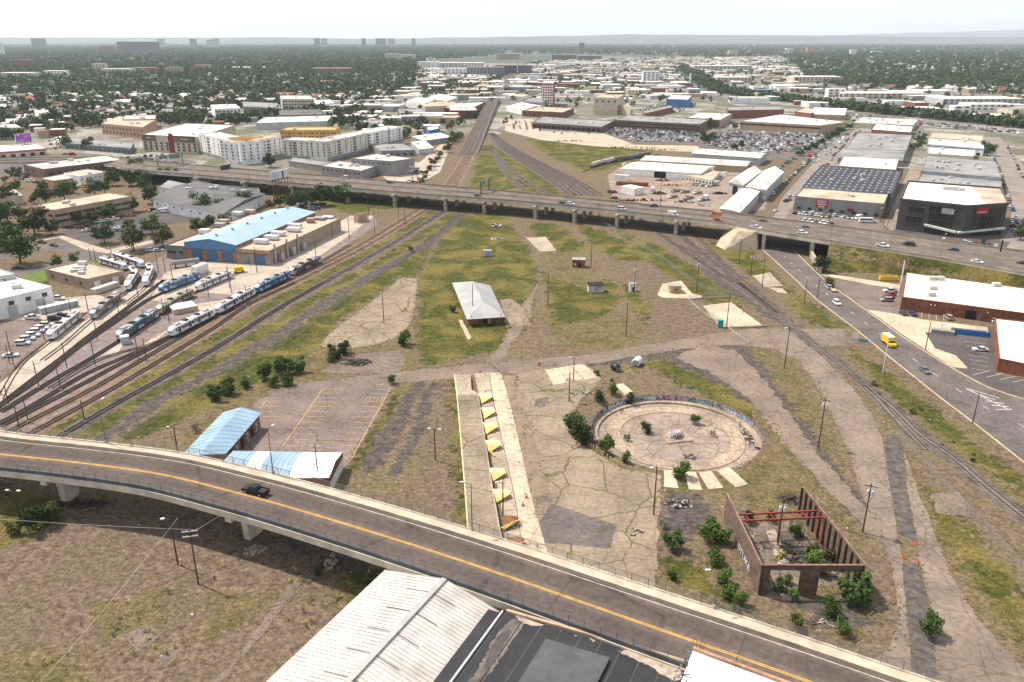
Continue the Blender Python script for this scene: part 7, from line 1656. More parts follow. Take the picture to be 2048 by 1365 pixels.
def car(kind, col, loc, rz, where, group=None, simple=False, z=.03):
    lb = '%s %s %s' % (col, kind.replace('_',' '), where); NCAR[0] += 1
    nm = {'sedan':'car','suv':'car','minivan':'car','pickup':'pickup_truck','van':'delivery_van','box_truck':'box_truck','flatbed':'flatbed_truck','bus':'minibus'}[kind]
    cat = {'sedan':'car','suv':'car','minivan':'car','pickup':'pickup','van':'van','box_truck':'truck','flatbed':'truck','bus':'bus'}[kind]
    c = (*COLS[col], 1)
    if simple:
        o = obj(nm, SIMPLE[kind][0]); o.location = (loc[0],loc[1],z); o.rotation_euler = (0,0,rz); o.color = c; return tag(o, lb, cat, group)
    t = thing(nm, lb, cat, (loc[0],loc[1],z), rz, group); D = CAR[kind]
    for n_m, me in D['parts']: o = obj(n_m, me, t); o.color = c
    for x, y in D['wheels']:
        o = obj('wheel', D['wm'], t); o.location = (x,y,D['wr']); o2 = obj('rim', D['rm'], o)
    if kind in ('sedan','suv','minivan','pickup'):
        for me in D['lamps']: obj(me.name.split('.')[0], me, t)
    return t
# on the viaduct
q = P(512,987,H1); i_ = min(range(len(CL)), key=lambda k: (CL[k]-q).length); d = (CL[i_+1]-CL[i_-1]).normalized()
car('pickup','black', q, math.atan2(-d.y,-d.x), 'driving across the front viaduct', z=H1+.01)
# highway traffic
def hwcar(kind, col, x, y, where, back=False):
    q = P(x, y, H2+.3); i = min(range(n_), key=lambda k: (HC[k]-q).length); i = max(1, min(n_-2, i)); d = (HC[i+1]-HC[i-1]).normalized(); rz = math.atan2(d.y,d.x)+(math.pi if back else 0)
    car(kind, col, q, rz, where, z=H2+.02)
for a in [('minivan','white',690,356,'on the highway above the billboard trees',1),('sedan','black',780,366,'on the highway approaching the overhead gantry',0),('sedan','dark grey',955,392,'on the highway just below the overhead gantry',0),('sedan','dark blue',1126,407,'on the highway tucked behind a white car',0),('suv','white',1141,409,'on the highway close behind a dark blue one',0),('suv','black',1228,398,'in the far lanes above the steel yard wagons',1),('minivan','white',1243,419,'in the near lanes of the highway with blue marks',0),('suv','dark blue',1307,413,'in the far lanes in front of the pipe stacks',1),('van','white',1346,431,'with red lettering on the highway',0),('van','orange',1432,432,'half black on the highway',1),('sedan','red',1436,441,'on the near lane of the highway',0),('sedan','grey',1525,442,'on the highway beyond the abutment',1),('pickup','white',1512,457,'with black bed above the underpass',0),('suv','dark grey',1609,457,'on the far lanes opposite the sign building',1),('suv','white',1605,467,'on the near lanes above the grass bank',0),('pickup','white',1765,493,'with covered bed on the highway by the charcoal office',0),('minivan','black',1817,490,'on the highway in front of the charcoal office',1),('suv','dark blue',1907,502,'on the highway past the charcoal office',1),('sedan','white',1954,525,'on the highway above the white roofed brick building',0),('sedan','dark grey',2046,527,'on the highway past the black sign pole',1),('sedan','white',386,331,'on the highway below the white apartments',1),('sedan','black',349,326,'on the highway below the storage building',1),('suv','white',327,323,'leading the queue on the highway ramp',1),('suv','white',315,321,'second in the queue on the highway ramp',1),('sedan','dark blue',303,320,'in the middle of the queue on the highway ramp',1),('suv','dark grey',292,319,'in the queue behind the dark blue car on the ramp',1),('sedan','red',273,319,'at the tail of the queue on the highway ramp',1),('suv','white',283,317,'beside the red car on the highway ramp',1)]: hwcar(a[0],a[1],a[2],a[3],a[4],bool(a[5]))
# the street on the right
def stcar(kind, col, x, y, where, back=False):
    q = P(x, y); i = min(range(len(SL)), key=lambda k: (SL[k]-q).length); i = max(1,min(len(SL)-2,i)); d = (SL[i+1]-SL[i-1]).normalized(); car(kind, col, q, math.atan2(d.y,d.x)+(math.pi if back else 0), where); return d
stcar('suv','silver',1656,577,'towing a small trailer up the street', True)
stcar('suv','white',1673,609,'driving down the street behind the yellow truck'); stcar('box_truck','yellow',1777,690,'with white roof driving down the street'); stcar('sedan','grey',1849,744,'driving down the street towards the viaduct')
q = P(1667,583); d = stcar('flatbed','white',-900,400,'parked far outside') if False else unit(P(1656,577), P(1673,609))
t = thing('car_trailer', 'small tan flat trailer towed behind the silver car', 'trailer', (q.x,q.y,0), math.atan2(d.y,d.x)); MB().box(-1.9,1.9,-1,1,.5,.7).build('deck', mat('trailer_deck', (.42,.33,.2), .8), t); MB().tube((-1.9,0,.55),(-3.0,0,.5),.06).build('drawbar', dark_m, t)
for s_ in (-1,1): MB().tube((.3,s_*1.02,.35),(.3,s_*1.2,.35),.33,n=10).build('wheel', tyre_m, t)
for a in [('pickup','white',1781,585,R(178),'parked nose in beside the brick building'),('sedan','red',1779,592,R(178),'parked beside the white pickup'),('sedan','dark grey',1776,597,R(178),'parked between the red car and the tan one'),('suv','tan',1773,603,R(178),'parked at the end of the row by the brick building'),('sedan','dark grey',1806,629,R(84),'parked against the brick wall nearest the street'),('sedan','dark blue',1825,630,R(84),'parked against the brick wall'),('suv','tan',1896,638,R(86),'parked near the black garage door'),('sedan','white',1960,702,R(176),'parked in the striped stalls by the mural'),('suv','white',1984,643,R(85),'parked in the gap between the brick buildings'),
          ('suv','white',46,690,R(12),'first in the row of white cars beside the tram'),('suv','white',56,681,R(12),'second in the row of white cars beside the tram'),('suv','white',66,674,R(12),'third in the row of white cars beside the tram'),('suv','white',75,666,R(12),'fourth in the row of white cars beside the tram'),('suv','white',84,660,R(12),'fifth in the row of white cars beside the tram'),('suv','white',94,653,R(12),'at the far end of the row beside the tram'),('sedan','white',22,714,R(14),'alone at the edge of the depot car park'),('pickup','white',65,639,R(165),'beside the grey box trailer'),('suv','black',110,640,R(22),'in front of the grey box trailer'),('sedan','black',123,633,R(22),'behind the black one by the grey box trailer'),('pickup','white',116,600,R(-5),'at the white warehouse corner'),
          ('sedan','black',38,538,R(18),'on the depot street by the lawn'),('sedan','black',85,487,R(-25),'at the kerb under the big tree'),('sedan','dark grey',108,493,R(-25),'at the kerb of the depot street'),('suv','white',302,503,R(20),'in front of the grey end of the depot'),('sedan','silver',317,503,R(20),'next to the white one by the depot')]: car(a[0],a[1],P(a[2],a[3]),a[4],a[5])
for x, y, cl, kd, w_ in [(140,457,'dark grey','suv','by the office'),(160,457,'red','sedan','by the office'),(172,454,'dark blue','sedan','by the office'),(183,450,'dark grey','sedan','by the office'),(200,446,'white','pickup','by the office'),(215,444,'white','pickup','by the office trees'),(228,441,'white','pickup','beside the orange one'),(262,433,'orange','pickup','under the office trees'),(172,464,'white','sedan','in the middle of the office lot'),(185,462,'grey','sedan','in the middle of the office lot'),(236,458,'white','sedan','under the tree in the office lot'),(240,463,'silver','suv','under the tree in the office lot'),(318,426,'white','pickup','by the long warehouse'),(330,425,'white','van','by the long warehouse'),(347,420,'blue','van','by the long warehouse'),(308,422,'dark blue','suv','by the long warehouse'),(292,424,'yellow','sedan','by the long warehouse'),(148,377,'dark blue','sedan','at the salmon building'),(160,376,'yellow','sedan','at the salmon building'),(170,375,'yellow','suv','at the salmon building'),(180,373,'silver','sedan','at the salmon building'),(192,371,'white','suv','at the salmon building'),(60,364,'white','van','behind the salmon building'),(72,366,'dark grey','sedan','behind the salmon building')]:
    car(kd, cl, P(x,y), R(random.choice((15,195))), 'parked '+w_ if 'parked' not in w_ else w_, 'cars parked near the tan office', kd in SIMPLE)
WT = ['white']*9+['silver']*5+['grey']*4+['black']*4+['dark grey']*4+['red']*2+['dark blue']*2+['tan','blue','green']
KT = ['sedan']*5+['suv']*5+['pickup']*3+['van']
def row(a, b_, n, where, grp, rel=90, occ=.85, jit=.4, cols=WT):
    pa, pb = P(*a), P(*b_); d = unit(pa, pb); rz = math.atan2(d.y,d.x)+R(rel)
    for k in range(n):
        if random.random() > occ: continue
        q = pa.lerp(pb, (k+.5)/n)+Vector((random.uniform(-jit,jit), random.uniform(-jit,jit), 0)); car(random.choice(KT), random.choice(cols), q, rz+random.choice((0,math.pi))+random.uniform(-.04,.04), where, grp, True)
row((1597,428),(1660,436),8,'parked in the front row below the red shop sign','cars parked in front of the sign building',75,.95); row((1600,441),(1672,452),9,'parked in the outer row below the red shop sign','cars parked in front of the sign building',75,.85); row((1665,433),(1750,443),9,'parked against the grey wall of the sign building','cars parked in front of the sign building',75,.7)
car('bus','white',P(1735,446),R(-8),'parked in the sign building car park'); 
for a, b_, n, w_ in [((1543,392),(1632,312),20,'parked along the fabric shed kerb of the side street'),((1575,405),(1690,290),20,'parked along the skylight building kerb of the side street'),((1690,285),(1722,262),7,'parked at the far end of the side street'),((2040,470),(2012,385),11,'parked beside the charcoal office on its street'),((2008,375),(1985,310),9,'parked up the street from the charcoal office'),((2048,360),(2015,295),10,'parked across the street from the grey warehouses')]: row(a,b_,n,w_,'cars parked along the far streets',0,.88)
row((1420,370),(1460,345),9,'parked beside the yard office','cars parked at the yard office',75); row((1385,370),(1420,375),5,'parked in front of the yard office','cars parked at the yard office',80); row((1545,345),(1590,318),9,'parked beside the fabric sheds','cars parked beside the fabric sheds',70,.7)
for a in [(1590,428,'sedan','black'),(1660,420,'sedan','dark grey'),(1550,424,'sedan','white'),(1578,394,'suv','white'),(1572,404,'pickup','dark grey'),(1640,345,'sedan','grey'),(1655,330,'sedan','red'),(1662,321,'suv','white')]: car(a[2],a[3],P(a[0],a[1]),R(50),'on the far side street beyond the highway',None if False else 'cars on the far side street',True)
row((1880,483),(2000,495),9,'parked in the shade at the foot of the charcoal office','cars at the charcoal office',85,.6); row((2020,440),(2030,470),3,'parked beside the charcoal office','cars at the charcoal office',10,.9); row((830,350),(880,335),6,'parked in the lot by the grey hall','cars by the grey hall',60); row((815,365),(838,368),4,'parked by the small billboard','cars by the grey hall',60)
row((575,408),(650,412),7,'parked at the far end of the depot','cars behind the depot',70,.8); row((595,416),(640,420),4,'parked at the back corner of the depot','cars behind the depot',70,.8); row((225,318),(330,312),9,'parked before the auto shops','cars at the auto shops',70,.8); row((100,306),(150,312),4,'parked at the drive in store','cars at the drive in store',70,.7)
for a in [(1345,396),(1370,386),(1378,398),(1395,388),(1405,402),(1352,384)]: car('flatbed','white' if a[0] % 2 else 'tan',P(*a),R(220),'parked in the brown steel yard','flatbed trucks in the steel yard')
car('box_truck','silver',P(1428,372),R(200),'turning in the steel yard'); car('van','white',P(1305,382),R(80),'parked in the steel yard'); car('box_truck','white',P(1412,400),R(60),'in the line of tan trucks'); car('van','white',P(1250,333),R(40),'beside the hopper train')
# car lots further off: what is past three hundred stays one mass
lots = [(np.array([G(1212,267),G(1228,254),G(1402,266),G(1396,286),G(1265,284)]), 3.3, 10.4), (np.array([G(1405,290),G(1445,262),G(1680,272),G(1640,298),G(1510,312)]), 3.3, 10.4), (np.array([G(1015,246),G(1060,243),G(1090,262),G(1200,268),G(1130,270),G(1020,258)]), 7.5, 10), (np.array([G(1255,222),G(1330,208),G(1400,205),G(1360,225)]), 6, 8), (np.array([G(1690,262),G(1700,272),G(1640,330),G(1590,328)]), 9, 12),(np.array([G(1840,262),G(1856,265),G(1850,300),G(1815,300)]), 5, 8),(np.array([G(90,280),G(130,272),G(140,300),G(100,300)]), 6, 9), (np.array([G(1690,226),G(1850,243),G(2048,264),G(2048,272),G(1850,252),G(1690,234)]), 10, 9)]
M = MB(); mi = []; fleet = [mat('fleet_white', (.70,.70,.69), .3, .05), mat('fleet_silver', (.40,.41,.42), .3, .05), mat('fleet_black', (.02,.02,.022), .3, .05), mat('fleet_red', (.32,.02,.02), .3, .05), mat('fleet_blue', (.03,.06,.16), .3, .05), mat('fleet_grey', (.14,.14,.145), .3, .05)]
single = 0
for poly, dx, dy in lots:
    lo, hi = poly.min(0), poly.max(0)
    for x in np.arange(lo[0], hi[0], dx):
        for y in np.arange(lo[1], hi[1], dy):
            if random.random() > .72: continue
            qx, qy = x+random.uniform(-.4,.4), y+random.uniform(-.5,.5)
            if sdf(np.array([qx]), np.array([qy]), poly)[0] < 1: continue
            rz = R(90)+random.choice((0,math.pi))+random.uniform(-.06,.06)
            if NCAR[0] < 300 and qy < 900 and random.random() < .3: car(random.choice(KT), random.choice(WT), (qx,qy), rz, 'parked among the full car lots beyond the steel yard', 'cars in the full lots beyond the steel yard', True, .03); continue
            k = random.choice(KT); me, mm, idx, names = SIMPLE[k]; fm = random.choices(range(6), (12,6,6,1,1,5))[0]; cs, sn = math.cos(rz), math.sin(rz)
            M.add([(qx+v[0]*cs-v[1]*sn, qy+v[0]*sn+v[1]*cs, v[2]+.03) for v in mm.v], mm.f); mi += [fm if names[i] == 'car_paint' else 6 for i in idx]
me = M.mesh('parked_cars'); [me.materials.append(q) for q in fleet+[glass_m]]; me.polygons.foreach_set('material_index', mi); o = obj('parked_cars', me, kind='stuff'); tag(o, 'hundreds of further cars filling the lots beyond the steel yard', 'cars')
# ---- freight wagons, stacks and steel in the yard
def hopper(a, b_, mm, lb):
    pa, pb = P(*a), P(*b_); d = unit(pa,pb); L = min(17,(pb-pa).length*.95); t = thing('hopper_wagon', lb, 'wagon', ((pa+pb)/2), math.atan2(d.y,d.x), 'hopper wagons in the siding')
    m = MB(); n = 10; prof = [(1.5*math.cos(math.pi*k/n), 2.6+1.4*math.sin(math.pi*k/n)) for k in range(n+1)]+[(-1.5,1.4),(1.5,1.4)]
    N_ = len(prof); vs = [(x,y,z) for x in (-L/2,L/2) for y,z in prof]; m.add(vs, [tuple(range(N_)), tuple(range(2*N_-1,N_-1,-1))]+[(i,N_+i,N_+(i+1) % N_,(i+1) % N_) for i in range(N_)]); m.build('tank', mm, t)
    MB().box(-L/2-.4,L/2+.4,-1.2,1.2,1.0,1.38).build('frame', dark_m, t)
    for x in (-L/2+2,L/2-2): MB().box(x-1.3,x+1.3,-1.1,1.1,.25,.95).build('bogie', dark_m, t)
    for k in range(3): MB().add([(-L/3+k*L/3-1.5,-1.2,1.0),(-L/3+k*L/3+1.5,-1.2,1.0),(-L/3+k*L/3+1.5,1.2,1.0),(-L/3+k*L/3-1.5,1.2,1.0),(-L/3+k*L/3-.4,-.5,.5),(-L/3+k*L/3+.4,-.5,.5),(-L/3+k*L/3+.4,.5,.5),(-L/3+k*L/3-.4,.5,.5)], [(0,1,5,4),(1,2,6,5),(2,3,7,6),(3,0,4,7),(7,6,5,4)]).build('chute', mm, t)
hm_ = [mat('hopper_pale', (.46,.47,.45), .6, .2), mat('hopper_brown', (.20,.15,.12), .7, .3), mat('hopper_slate', (.20,.22,.25), .7, .2)]
for i, (a, b_, k) in enumerate([((1178,337),(1203,329),0),((1203,329),(1228,324),0),((1228,324),(1252,320),1),((1252,320),(1276,316),2),((1276,316),(1300,311),1)]): hopper(a, b_, hm_[k], ['pale hopper wagon leading the short train in the siding','second pale hopper wagon in the siding','brown hopper wagon in the middle of the siding','slate coloured hopper wagon in the siding','dark brown hopper wagon last in the siding'][i])
track([(1165,345),(1203,331),(1252,322),(1320,309)], None, ties=False)
for i, (a, b_, tp_, dp_, mm, lb) in enumerate([((1229,360),(1257,362),350,3,white_m,'white container on top of the rusty beam stacks'),((1241,386),(1268,392),372,9,white_m,'long white trailer with red lines at the steel yard corner'),((1232,371),(1295,374),364,5,rust_m,'long stack of rusty steel beams'),((1295,374),(1296+0,374),364,5,rust_m,'x')][:3]): crate('container' if i < 2 else 'beam_stack', lb, 'container' if i < 2 else 'steel stack', a, b_, tp_, dp_, mm)
for i, (x, y, rx_, ry_, mats_, lb) in enumerate([(1325,362,6,3,[rust_m],'tangle of red brown steel in front of the white warehouse'),(1345,372,9,2,[red_steel,yel_m],'fallen red and yellow crane boom in the steel yard'),(1318,388,5,4,[rust_m,dark_m],'dark scrap skip pile in the steel yard'),(1280,402,18,1.5,[dark_m,rust_m],'row of dark pipes along the highway edge of the steel yard'),(1370,405,7,2,[white_m,dark_m],'stripped truck bodies by the highway'),(1405,412,6,3,[mat('tan_truck', (.42,.34,.22), .7),white_m],'line of tan and white truck cabs by the highway'),(1440,388,5,3,[dark_m],'coiled dark cable heap in the steel yard'),(1465,380,3,1,[mat('pallet_wood', (.48,.34,.2), .8)],'stack of timber pallets by the fabric shed'),(1225,385,4,6,[tarnish,rust_m],'heap of dark scrap beside the wagon siding'),(1250,296,30,4,[rust_m,wood_d,yel_m],'long rows of stacked beams in the pale yard'),(1310,300,26,5,[rust_m,wood_d,pale_r],'mixed stacks of rusty stock beside the grassy triangle'),(1140,283,20,3,[yel_m,wood_d],'bright yellow pipes and poles at the edge of the pale yard')]): rubble('scrap_heap', lb, (x,y), rx_, ry_, 60, mats_, 2.4, 'scrap')
# ---- billboards, gantries
def billboard(a, b_, top, bot, label, face, posts=3, z=0.0):
    pa, pb = P(*a), P(*b_); d = unit(pa,pb); h1_, h0_ = height(a, top), height(a, bot); t = thing('billboard', label, 'billboard', ((pa+pb)/2), math.atan2(d.y,d.x)); L = (pb-pa).length
    MB().box(-L/2,L/2,-.35,.35,h0_,h1_).build('panel', white_m, t); MB().box(-L/2+.15,L/2-.15,-.42,-.36,h0_+.15,h1_-.15).build('poster', face, t)
    for k in range(posts): x = -L/2+L*(k+.5)/posts; MB().tube((x,0,-.1),(x,0,h0_-.01),.25,n=7).build('post', rust_m, t)
    MB().box(-L/2,L/2,-1.2,.4,h0_-.5,h0_-.3).build('catwalk', dark_m, t); return t, L, h0_, h1_
t, L, h0_, h1_ = billboard((546,402),(581,394),344,361,'white billboard with text and a dark suited figure beside the highway', mat('poster_white', (.62,.66,.68), .6, .05), 6)
MB().box(L*.12,L*.2,-.47,-.43,h0_+.3,h1_-.8).build('poster_figure', dark_m, t)
for k in range(3): MB().box(-L*.42,-L*.08,-.47,-.43,h0_+1.0+k*1.1,h0_+1.3+k*1.1).build('poster_line', mat('poster_text', (.25,.32,.36), .6), t)
billboard((36,304),(67,300),269,286,'purple and pink billboard above the drive in store', wrap_mat('poster_purple', [(.22,.04,.36), (.42,.10,.52), (.05,.06,.25), (.6,.3,.5)], .3), 5)
billboard((443,366),(464,362),331,342,'dark blue billboard rising beside the highway', mat('poster_dark', (.05,.05,.09), .5), 3)
billboard((820,366),(840,367),334,345,'white and black billboard on red posts beside the tracks', graff_mat('poster_mix', (.5,.5,.5), [(.03,.03,.04),(.2,.1,.1)], .25), 2)
billboard((237,342),(253,340),322,334,'teal mural billboard on the end of the board clad building', wrap_mat('poster_teal', [(.04,.20,.28), (.08,.30,.36), (.3,.1,.3)], .3), 1)
def gantry(x1, f1, x2, f2, label, signs):
    (a, d), (b_, _) = hw_at(x1, f1), hw_at(x2, f2); t = thing('sign_gantry', label, 'gantry', (a.x,a.y,H2)); v = b_-a; v.z = 0
    for q in (Vector((0,0,0)), v): MB().tube(q, q+Vector((0,0,8)), .3, n=8).build('post', dark_m, t)
    MB().beam(Vector((0,0,8.0)), v+Vector((0,0,8.0)), .4, .5).build('beam', steel_g, t); MB().beam(Vector((0,0,6.8)), v+Vector((0,0,6.8)), .3, .3).build('beam', steel_g, t)
    for u0, u1, z0, z1, mm in signs:
        a_, b2 = v*u0, v*u1; wallbox(a_+Vector((-.4,-.3,0)), b2+Vector((-.4,-.3,0)), .15, z0, z1, 'sign', mm, t)
sg = mat('sign_green', (.02,.22,.15), .5); sy = mat('sign_yellow', (.70,.48,.02), .5)
gantry(967, .05, 996, -.98, 'steel sign gantry with green panel spanning the highway lanes', [(.25,.55,5.2,8.4,sg),(.72,.86,6.2,8.6,sy)])
gantry(323, .0, 352, -1.0, 'steel sign gantry with two green panels near the highway ramp', [(.1,.45,5.6,8.2,sg),(.5,.95,5.2,8.6,sg)])
# tower crane far down the line
q = P(1035,152); t = thing('tower_crane', 'yellow tower crane mast rising beside the dark apartment block', 'crane', (q.x,q.y,0)); MB().box(-1.5,1.5,-1.5,1.5,0,38).build('mast', yel_m, t); MB().beam((-8,0,38.5),(14,0,38.5),1.5,1.5).build('jib', yel_m, t)
# ================================================================ PLANTS
def leaf_cloud(n, lobes, size, seed, flat=.0):
    """leaf quads spread through a crown made of uneven lobes"""
    r = np.random.default_rng(seed); vs = []; 
    for k in range(n):
        c, rad = lobes[r.integers(len(lobes))]
        d = r.normal(size=3); d /= np.linalg.norm(d); q = np.array(c)+d*np.array(rad)*(r.random()**.33)*r.uniform(.86,1.12)
        nrm = d*1.0+r.normal(size=3)*.55+np.array((0,0,.35)); nrm /= np.linalg.norm(nrm); u = np.cross(nrm, r.normal(size=3)); u /= np.linalg.norm(u); v = np.cross(nrm, u); s_ = size*r.uniform(.6,1.3)
        vs += [q-u*s_-v*s_*.5, q+u*s_*.2-v*s_*.7, q+u*s_+v*s_*.3, q-u*s_*.1+v*s_*.7]
    return np.array(vs)
def quads_mesh(name, vs, m_):
    n = len(vs)//4; me = bpy.data.meshes.new(name); me.vertices.add(len(vs)); me.vertices.foreach_set('co', vs.astype(np.float32).ravel())
    me.loops.add(n*4); me.loops.foreach_set('vertex_index', np.arange(n*4, dtype=np.int32)); me.polygons.add(n)
    me.polygons.foreach_set('loop_start', np.arange(0,n*4,4,dtype=np.int32)); me.polygons.foreach_set('loop_total', np.full(n,4,np.int32)); me.update(calc_edges=True); me.materials.append(m_); return me
def lobes_for(seed, w_, h_, nl, base):
    r = np.random.default_rng(seed); out = [((0,0,base+(h_-base)*.46), (w_*.40,w_*.40,(h_-base)*.46))]*2
    for k in range(nl):
        a = r.uniform(0,6.28); rr = r.uniform(.18,.34)*w_; z = base+(h_-base)*r.uniform(.2,.85); s_ = r.uniform(.14,.24)*w_; out.append(((rr*math.cos(a),rr*math.sin(a),z),(s_,s_,s_*.85)))
    return out
bark_m = mat('bark', (.085,.065,.05), .95, .3, 1.5, 6)
lf_dark = leaf_mat('leaves_dark', (.017,.036,.008), (.062,.098,.023)); lf_brt = leaf_mat('leaves_bright', (.030,.060,.010), (.095,.150,.028), .25); lf_sage = leaf_mat('leaves_sage', (.10,.115,.075), (.19,.205,.15), .2); lf_weed = leaf_mat('leaves_weed', (.20,.20,.04), (.38,.34,.08), .3); lf_far = leaf_mat('leaves_far', (.016,.034,.009), (.068,.10,.028), .2); lf_olive = leaf_mat('leaves_olive', (.045,.055,.014), (.12,.12,.035), .25)
def trunk_mesh(h_, r, nb, seed):
    rr = np.random.default_rng(seed); m = MB().tube((0,0,-.1),(0,0,h_*.55),r,r*.6,7)
    for k in range(nb): a = rr.uniform(0,6.28); m.tube((0,0,h_*rr.uniform(.25,.5)),(math.cos(a)*h_*.28,math.sin(a)*h_*.28,h_*rr.uniform(.6,.8)),r*.5,r*.2,5)
    return shared(m, bark_m, 'trunk')
BUSH = {}; TREE = {}
for nm, lm in (('bright',lf_brt),('dark',lf_dark),('olive',lf_olive)):
    BUSH[nm] = [(quads_mesh('crown', leaf_cloud(1100, lobes_for(40+i,1.0,.95,9,-.06), .046, 60+i), lm)) for i in range(4)]
BUSH['sage'] = [quads_mesh('crown', leaf_cloud(500, lobes_for(80+i,1.0,.75,5,0), .03, 90+i), lf_sage) for i in range(2)]
BUSH['weed'] = [quads_mesh('crown', leaf_cloud(60, lobes_for(95+i,1.0,1.0,3,0), .09, 99+i), lf_weed) for i in range(3)]
for nm, lm in (('bright',lf_brt),('dark',lf_dark),('olive',lf_olive)):
    TREE[nm] = [(quads_mesh('crown', leaf_cloud(1300, lobes_for(10+i,1.15,1.15,11,.14), .046, 20+i), lm), trunk_mesh(1.15,.035,4,30+i)) for i in range(3)]
TREE['far'] = [(quads_mesh('crown', leaf_cloud(220, lobes_for(110+i,1.1,1.05,7,.08), .085, 120+i), lf_far), trunk_mesh(1.05,.04,2,130+i)) for i in range(4)]
smallst = shared(MB().tube((0,0,-.05),(0,0,.5),.03,.02,5).tube((0,0,.1),(.18,.05,.5),.02,.01,4).tube((0,0,.1),(-.15,.1,.55),.02,.01,4), bark_m, 'stem')
def bush(x, y, wpx, kind, label, group=None, z=0.0, tall=1.0, name='bush'):
    q = P(x, y, z); dep = q.y*_c+(CAMH-z)*_s; w_ = wpx*dep/FPX*1.08; t = thing(name, label, 'bush' if name == 'bush' else 'tree', (q.x,q.y,z), random.uniform(0,6.28), group)
    o = obj('crown', random.choice(BUSH[kind]), t); o.scale = (w_,w_,w_*tall*.95); o.location = (0,0,0); s_ = obj('stem', smallst, t); s_.scale = (w_,w_,w_*tall); return t
def tree(x, y, hpx, kind, label, group=None, wide=1.0):
    q = P(x, y); h_ = height((x,y), y-hpx); t = thing('tree', label, 'tree', (q.x,q.y,0), random.uniform(0,6.28), group); cr_, tr_ = random.choice(TREE[kind]); k = h_/1.15
    o = obj('crown', cr_, t); o.scale = (k*wide,k*wide,k); o = obj('trunk', tr_, t); o.scale = (k,k,k); return t
for x, y, w_, kd, lb, z in [(1150,866,52,'dark','big dark bush at the yard side rim of the turntable pit',0),(1167,886,50,'dark','twin dark bush in front at the turntable rim',0),(1213,906,36,'bright','green bush on the pit rim behind the yellow bollards',0),(1253,924,25,'bright','small bush at the end of the yellow bollards',0),(1359,955,38,'bright','round bush on the concrete stub strips',0),(1294,866,26,'dark','dark sapling on the pit floor behind the centre pier',ZP),(1389,848,22,'bright','spiky bright bush on the pit floor',ZP),(1254,882,14,'bright','tiny bush on the pit floor',ZP),(1422,872,22,'sage','pale weedy bush on the pit floor',ZP),(1200,806,28,'dark','bush beside the old timbers',0),(1261,808,26,'dark','dark bush growing against the graffiti wall',ZP),(1193,752,13,'bright','small green bush by the black tank',0),
  (1418,1082,48,'bright','tall leafy bush at the back corner of the timber ruin',0),(1441,1086,42,'bright','leafy bush leaning on the graffiti timber wall',0),(1432,1132,38,'bright','leafy bush halfway along the graffiti timber wall',0),(1444,1165,34,'bright','bush beside the street lamp at the ruin',0),(1455,1195,34,'bright','bush below the street lamp at the ruin',0),(1478,1212,34,'bright','bush at the viaduct end of the row beside the ruin',0),(1590,1075,30,'bright','leafy bush in the middle of the ruin floor',0),(1560,1120,24,'weed','weeds on the ruin floor slab',0),(1660,1120,30,'olive','olive bush at the posts of the ruin',0),(1640,1150,34,'dark','dark bush behind the front wall of the ruin',0),(1346,1100,42,'bright','round green bush standing alone by the cracked drive',0),(1345,1158,24,'bright','low green bush in the dry verge',0),(1498,1046,26,'dark','bush inside the ruin under the red beams',0),(1543,1044,24,'dark','second bush inside the ruin under the red beams',0),(1625,1108,28,'dark','dark bush by the posts inside the ruin',0),(1622,1138,42,'bright','spreading green bush inside the front of the ruin',0),(1556,1178,26,'dark','dark bush filling the narrow opening of the ruin',0),(1572,1168,22,'bright','leafy bush inside the narrow opening of the ruin',0),(1586,1200,24,'bright','bush in front of the narrow opening of the ruin',0),(1703,1205,72,'dark','large dark bush at the street side front corner of the ruin',0),(1662,1232,42,'bright','bush below the large dark one',0),(1683,1268,38,'bright','bush closest to the viaduct below the large dark one',0),(1592,1256,32,'bright','rounded bush at the viaduct fence below the ruin',0),(1860,1272,50,'bright','leafy bush rooted in the gravel strip',0),
  (1322,1052,34,'sage','grey green sagebrush at the yard corner',0),(1748,1224,26,'sage','sagebrush beside the large dark bush',0),(390,862,30,'sage','sagebrush in the field behind the blue roof',0),(672,716,34,'dark','larger dark bush beside the burnt pile',0),(692,708,30,'dark','smaller dark bush beside the burnt pile',0),(662,724,22,'bright','bright little bush beside the burnt pile',0),(810,690,34,'dark','dark round bush beside the cracked slab',0),(566,752,42,'dark','dark bush in the thicket above the parking lot',0),(594,745,38,'dark','broad bush at the burnt pile end of the thicket',0),(530,760,36,'dark','bush at the rail end of the thicket',0),(548,772,24,'bright','bright bush under the thicket',0),(575,772,28,'bright','bright low bush at the lot edge',0),(431,800,36,'dark','bush of the pair closer to the viaduct lane',0),(456,790,36,'dark','bush of the pair closer to the thicket',0),(490,776,24,'dark','small bush between the pair and the thicket',0),(783,768,20,'bright','bright bush at the corner of the parking lot',0),(73,1060,54,'dark','dark brush under the viaduct near the twin lamp pole',0),(100,1042,44,'olive','olive brush beside the twin lamp pole',0),(30,1068,34,'olive','yellowish brush next to the twin lamp pole',0),(822,504,12,'dark','lone dark bush beside the rails',0),(905,625,16,'dark','weedy shrub against the depot wall',0),(640,1150,26,'dark','bush in the shade below the viaduct',0),(960,745,8,'sage','tiny weed on the dock slab',0),(1470,1236,30,'bright','low bush against the viaduct kerb',0),(1640,545,34,'dark','brush at the foot of the underpass wing wall',0),(1660,575,22,'olive','weeds beside the underpass',0),(1345,700,6,'sage','weed by the lane',0)]:
    bush(x, y, w_, kd, lb, None, z, 1.05 if kd != 'sage' else .8)
t = bush(1224,790,26,'bright','small tree with bare trunk by the turntable rim',None,0,1.4)
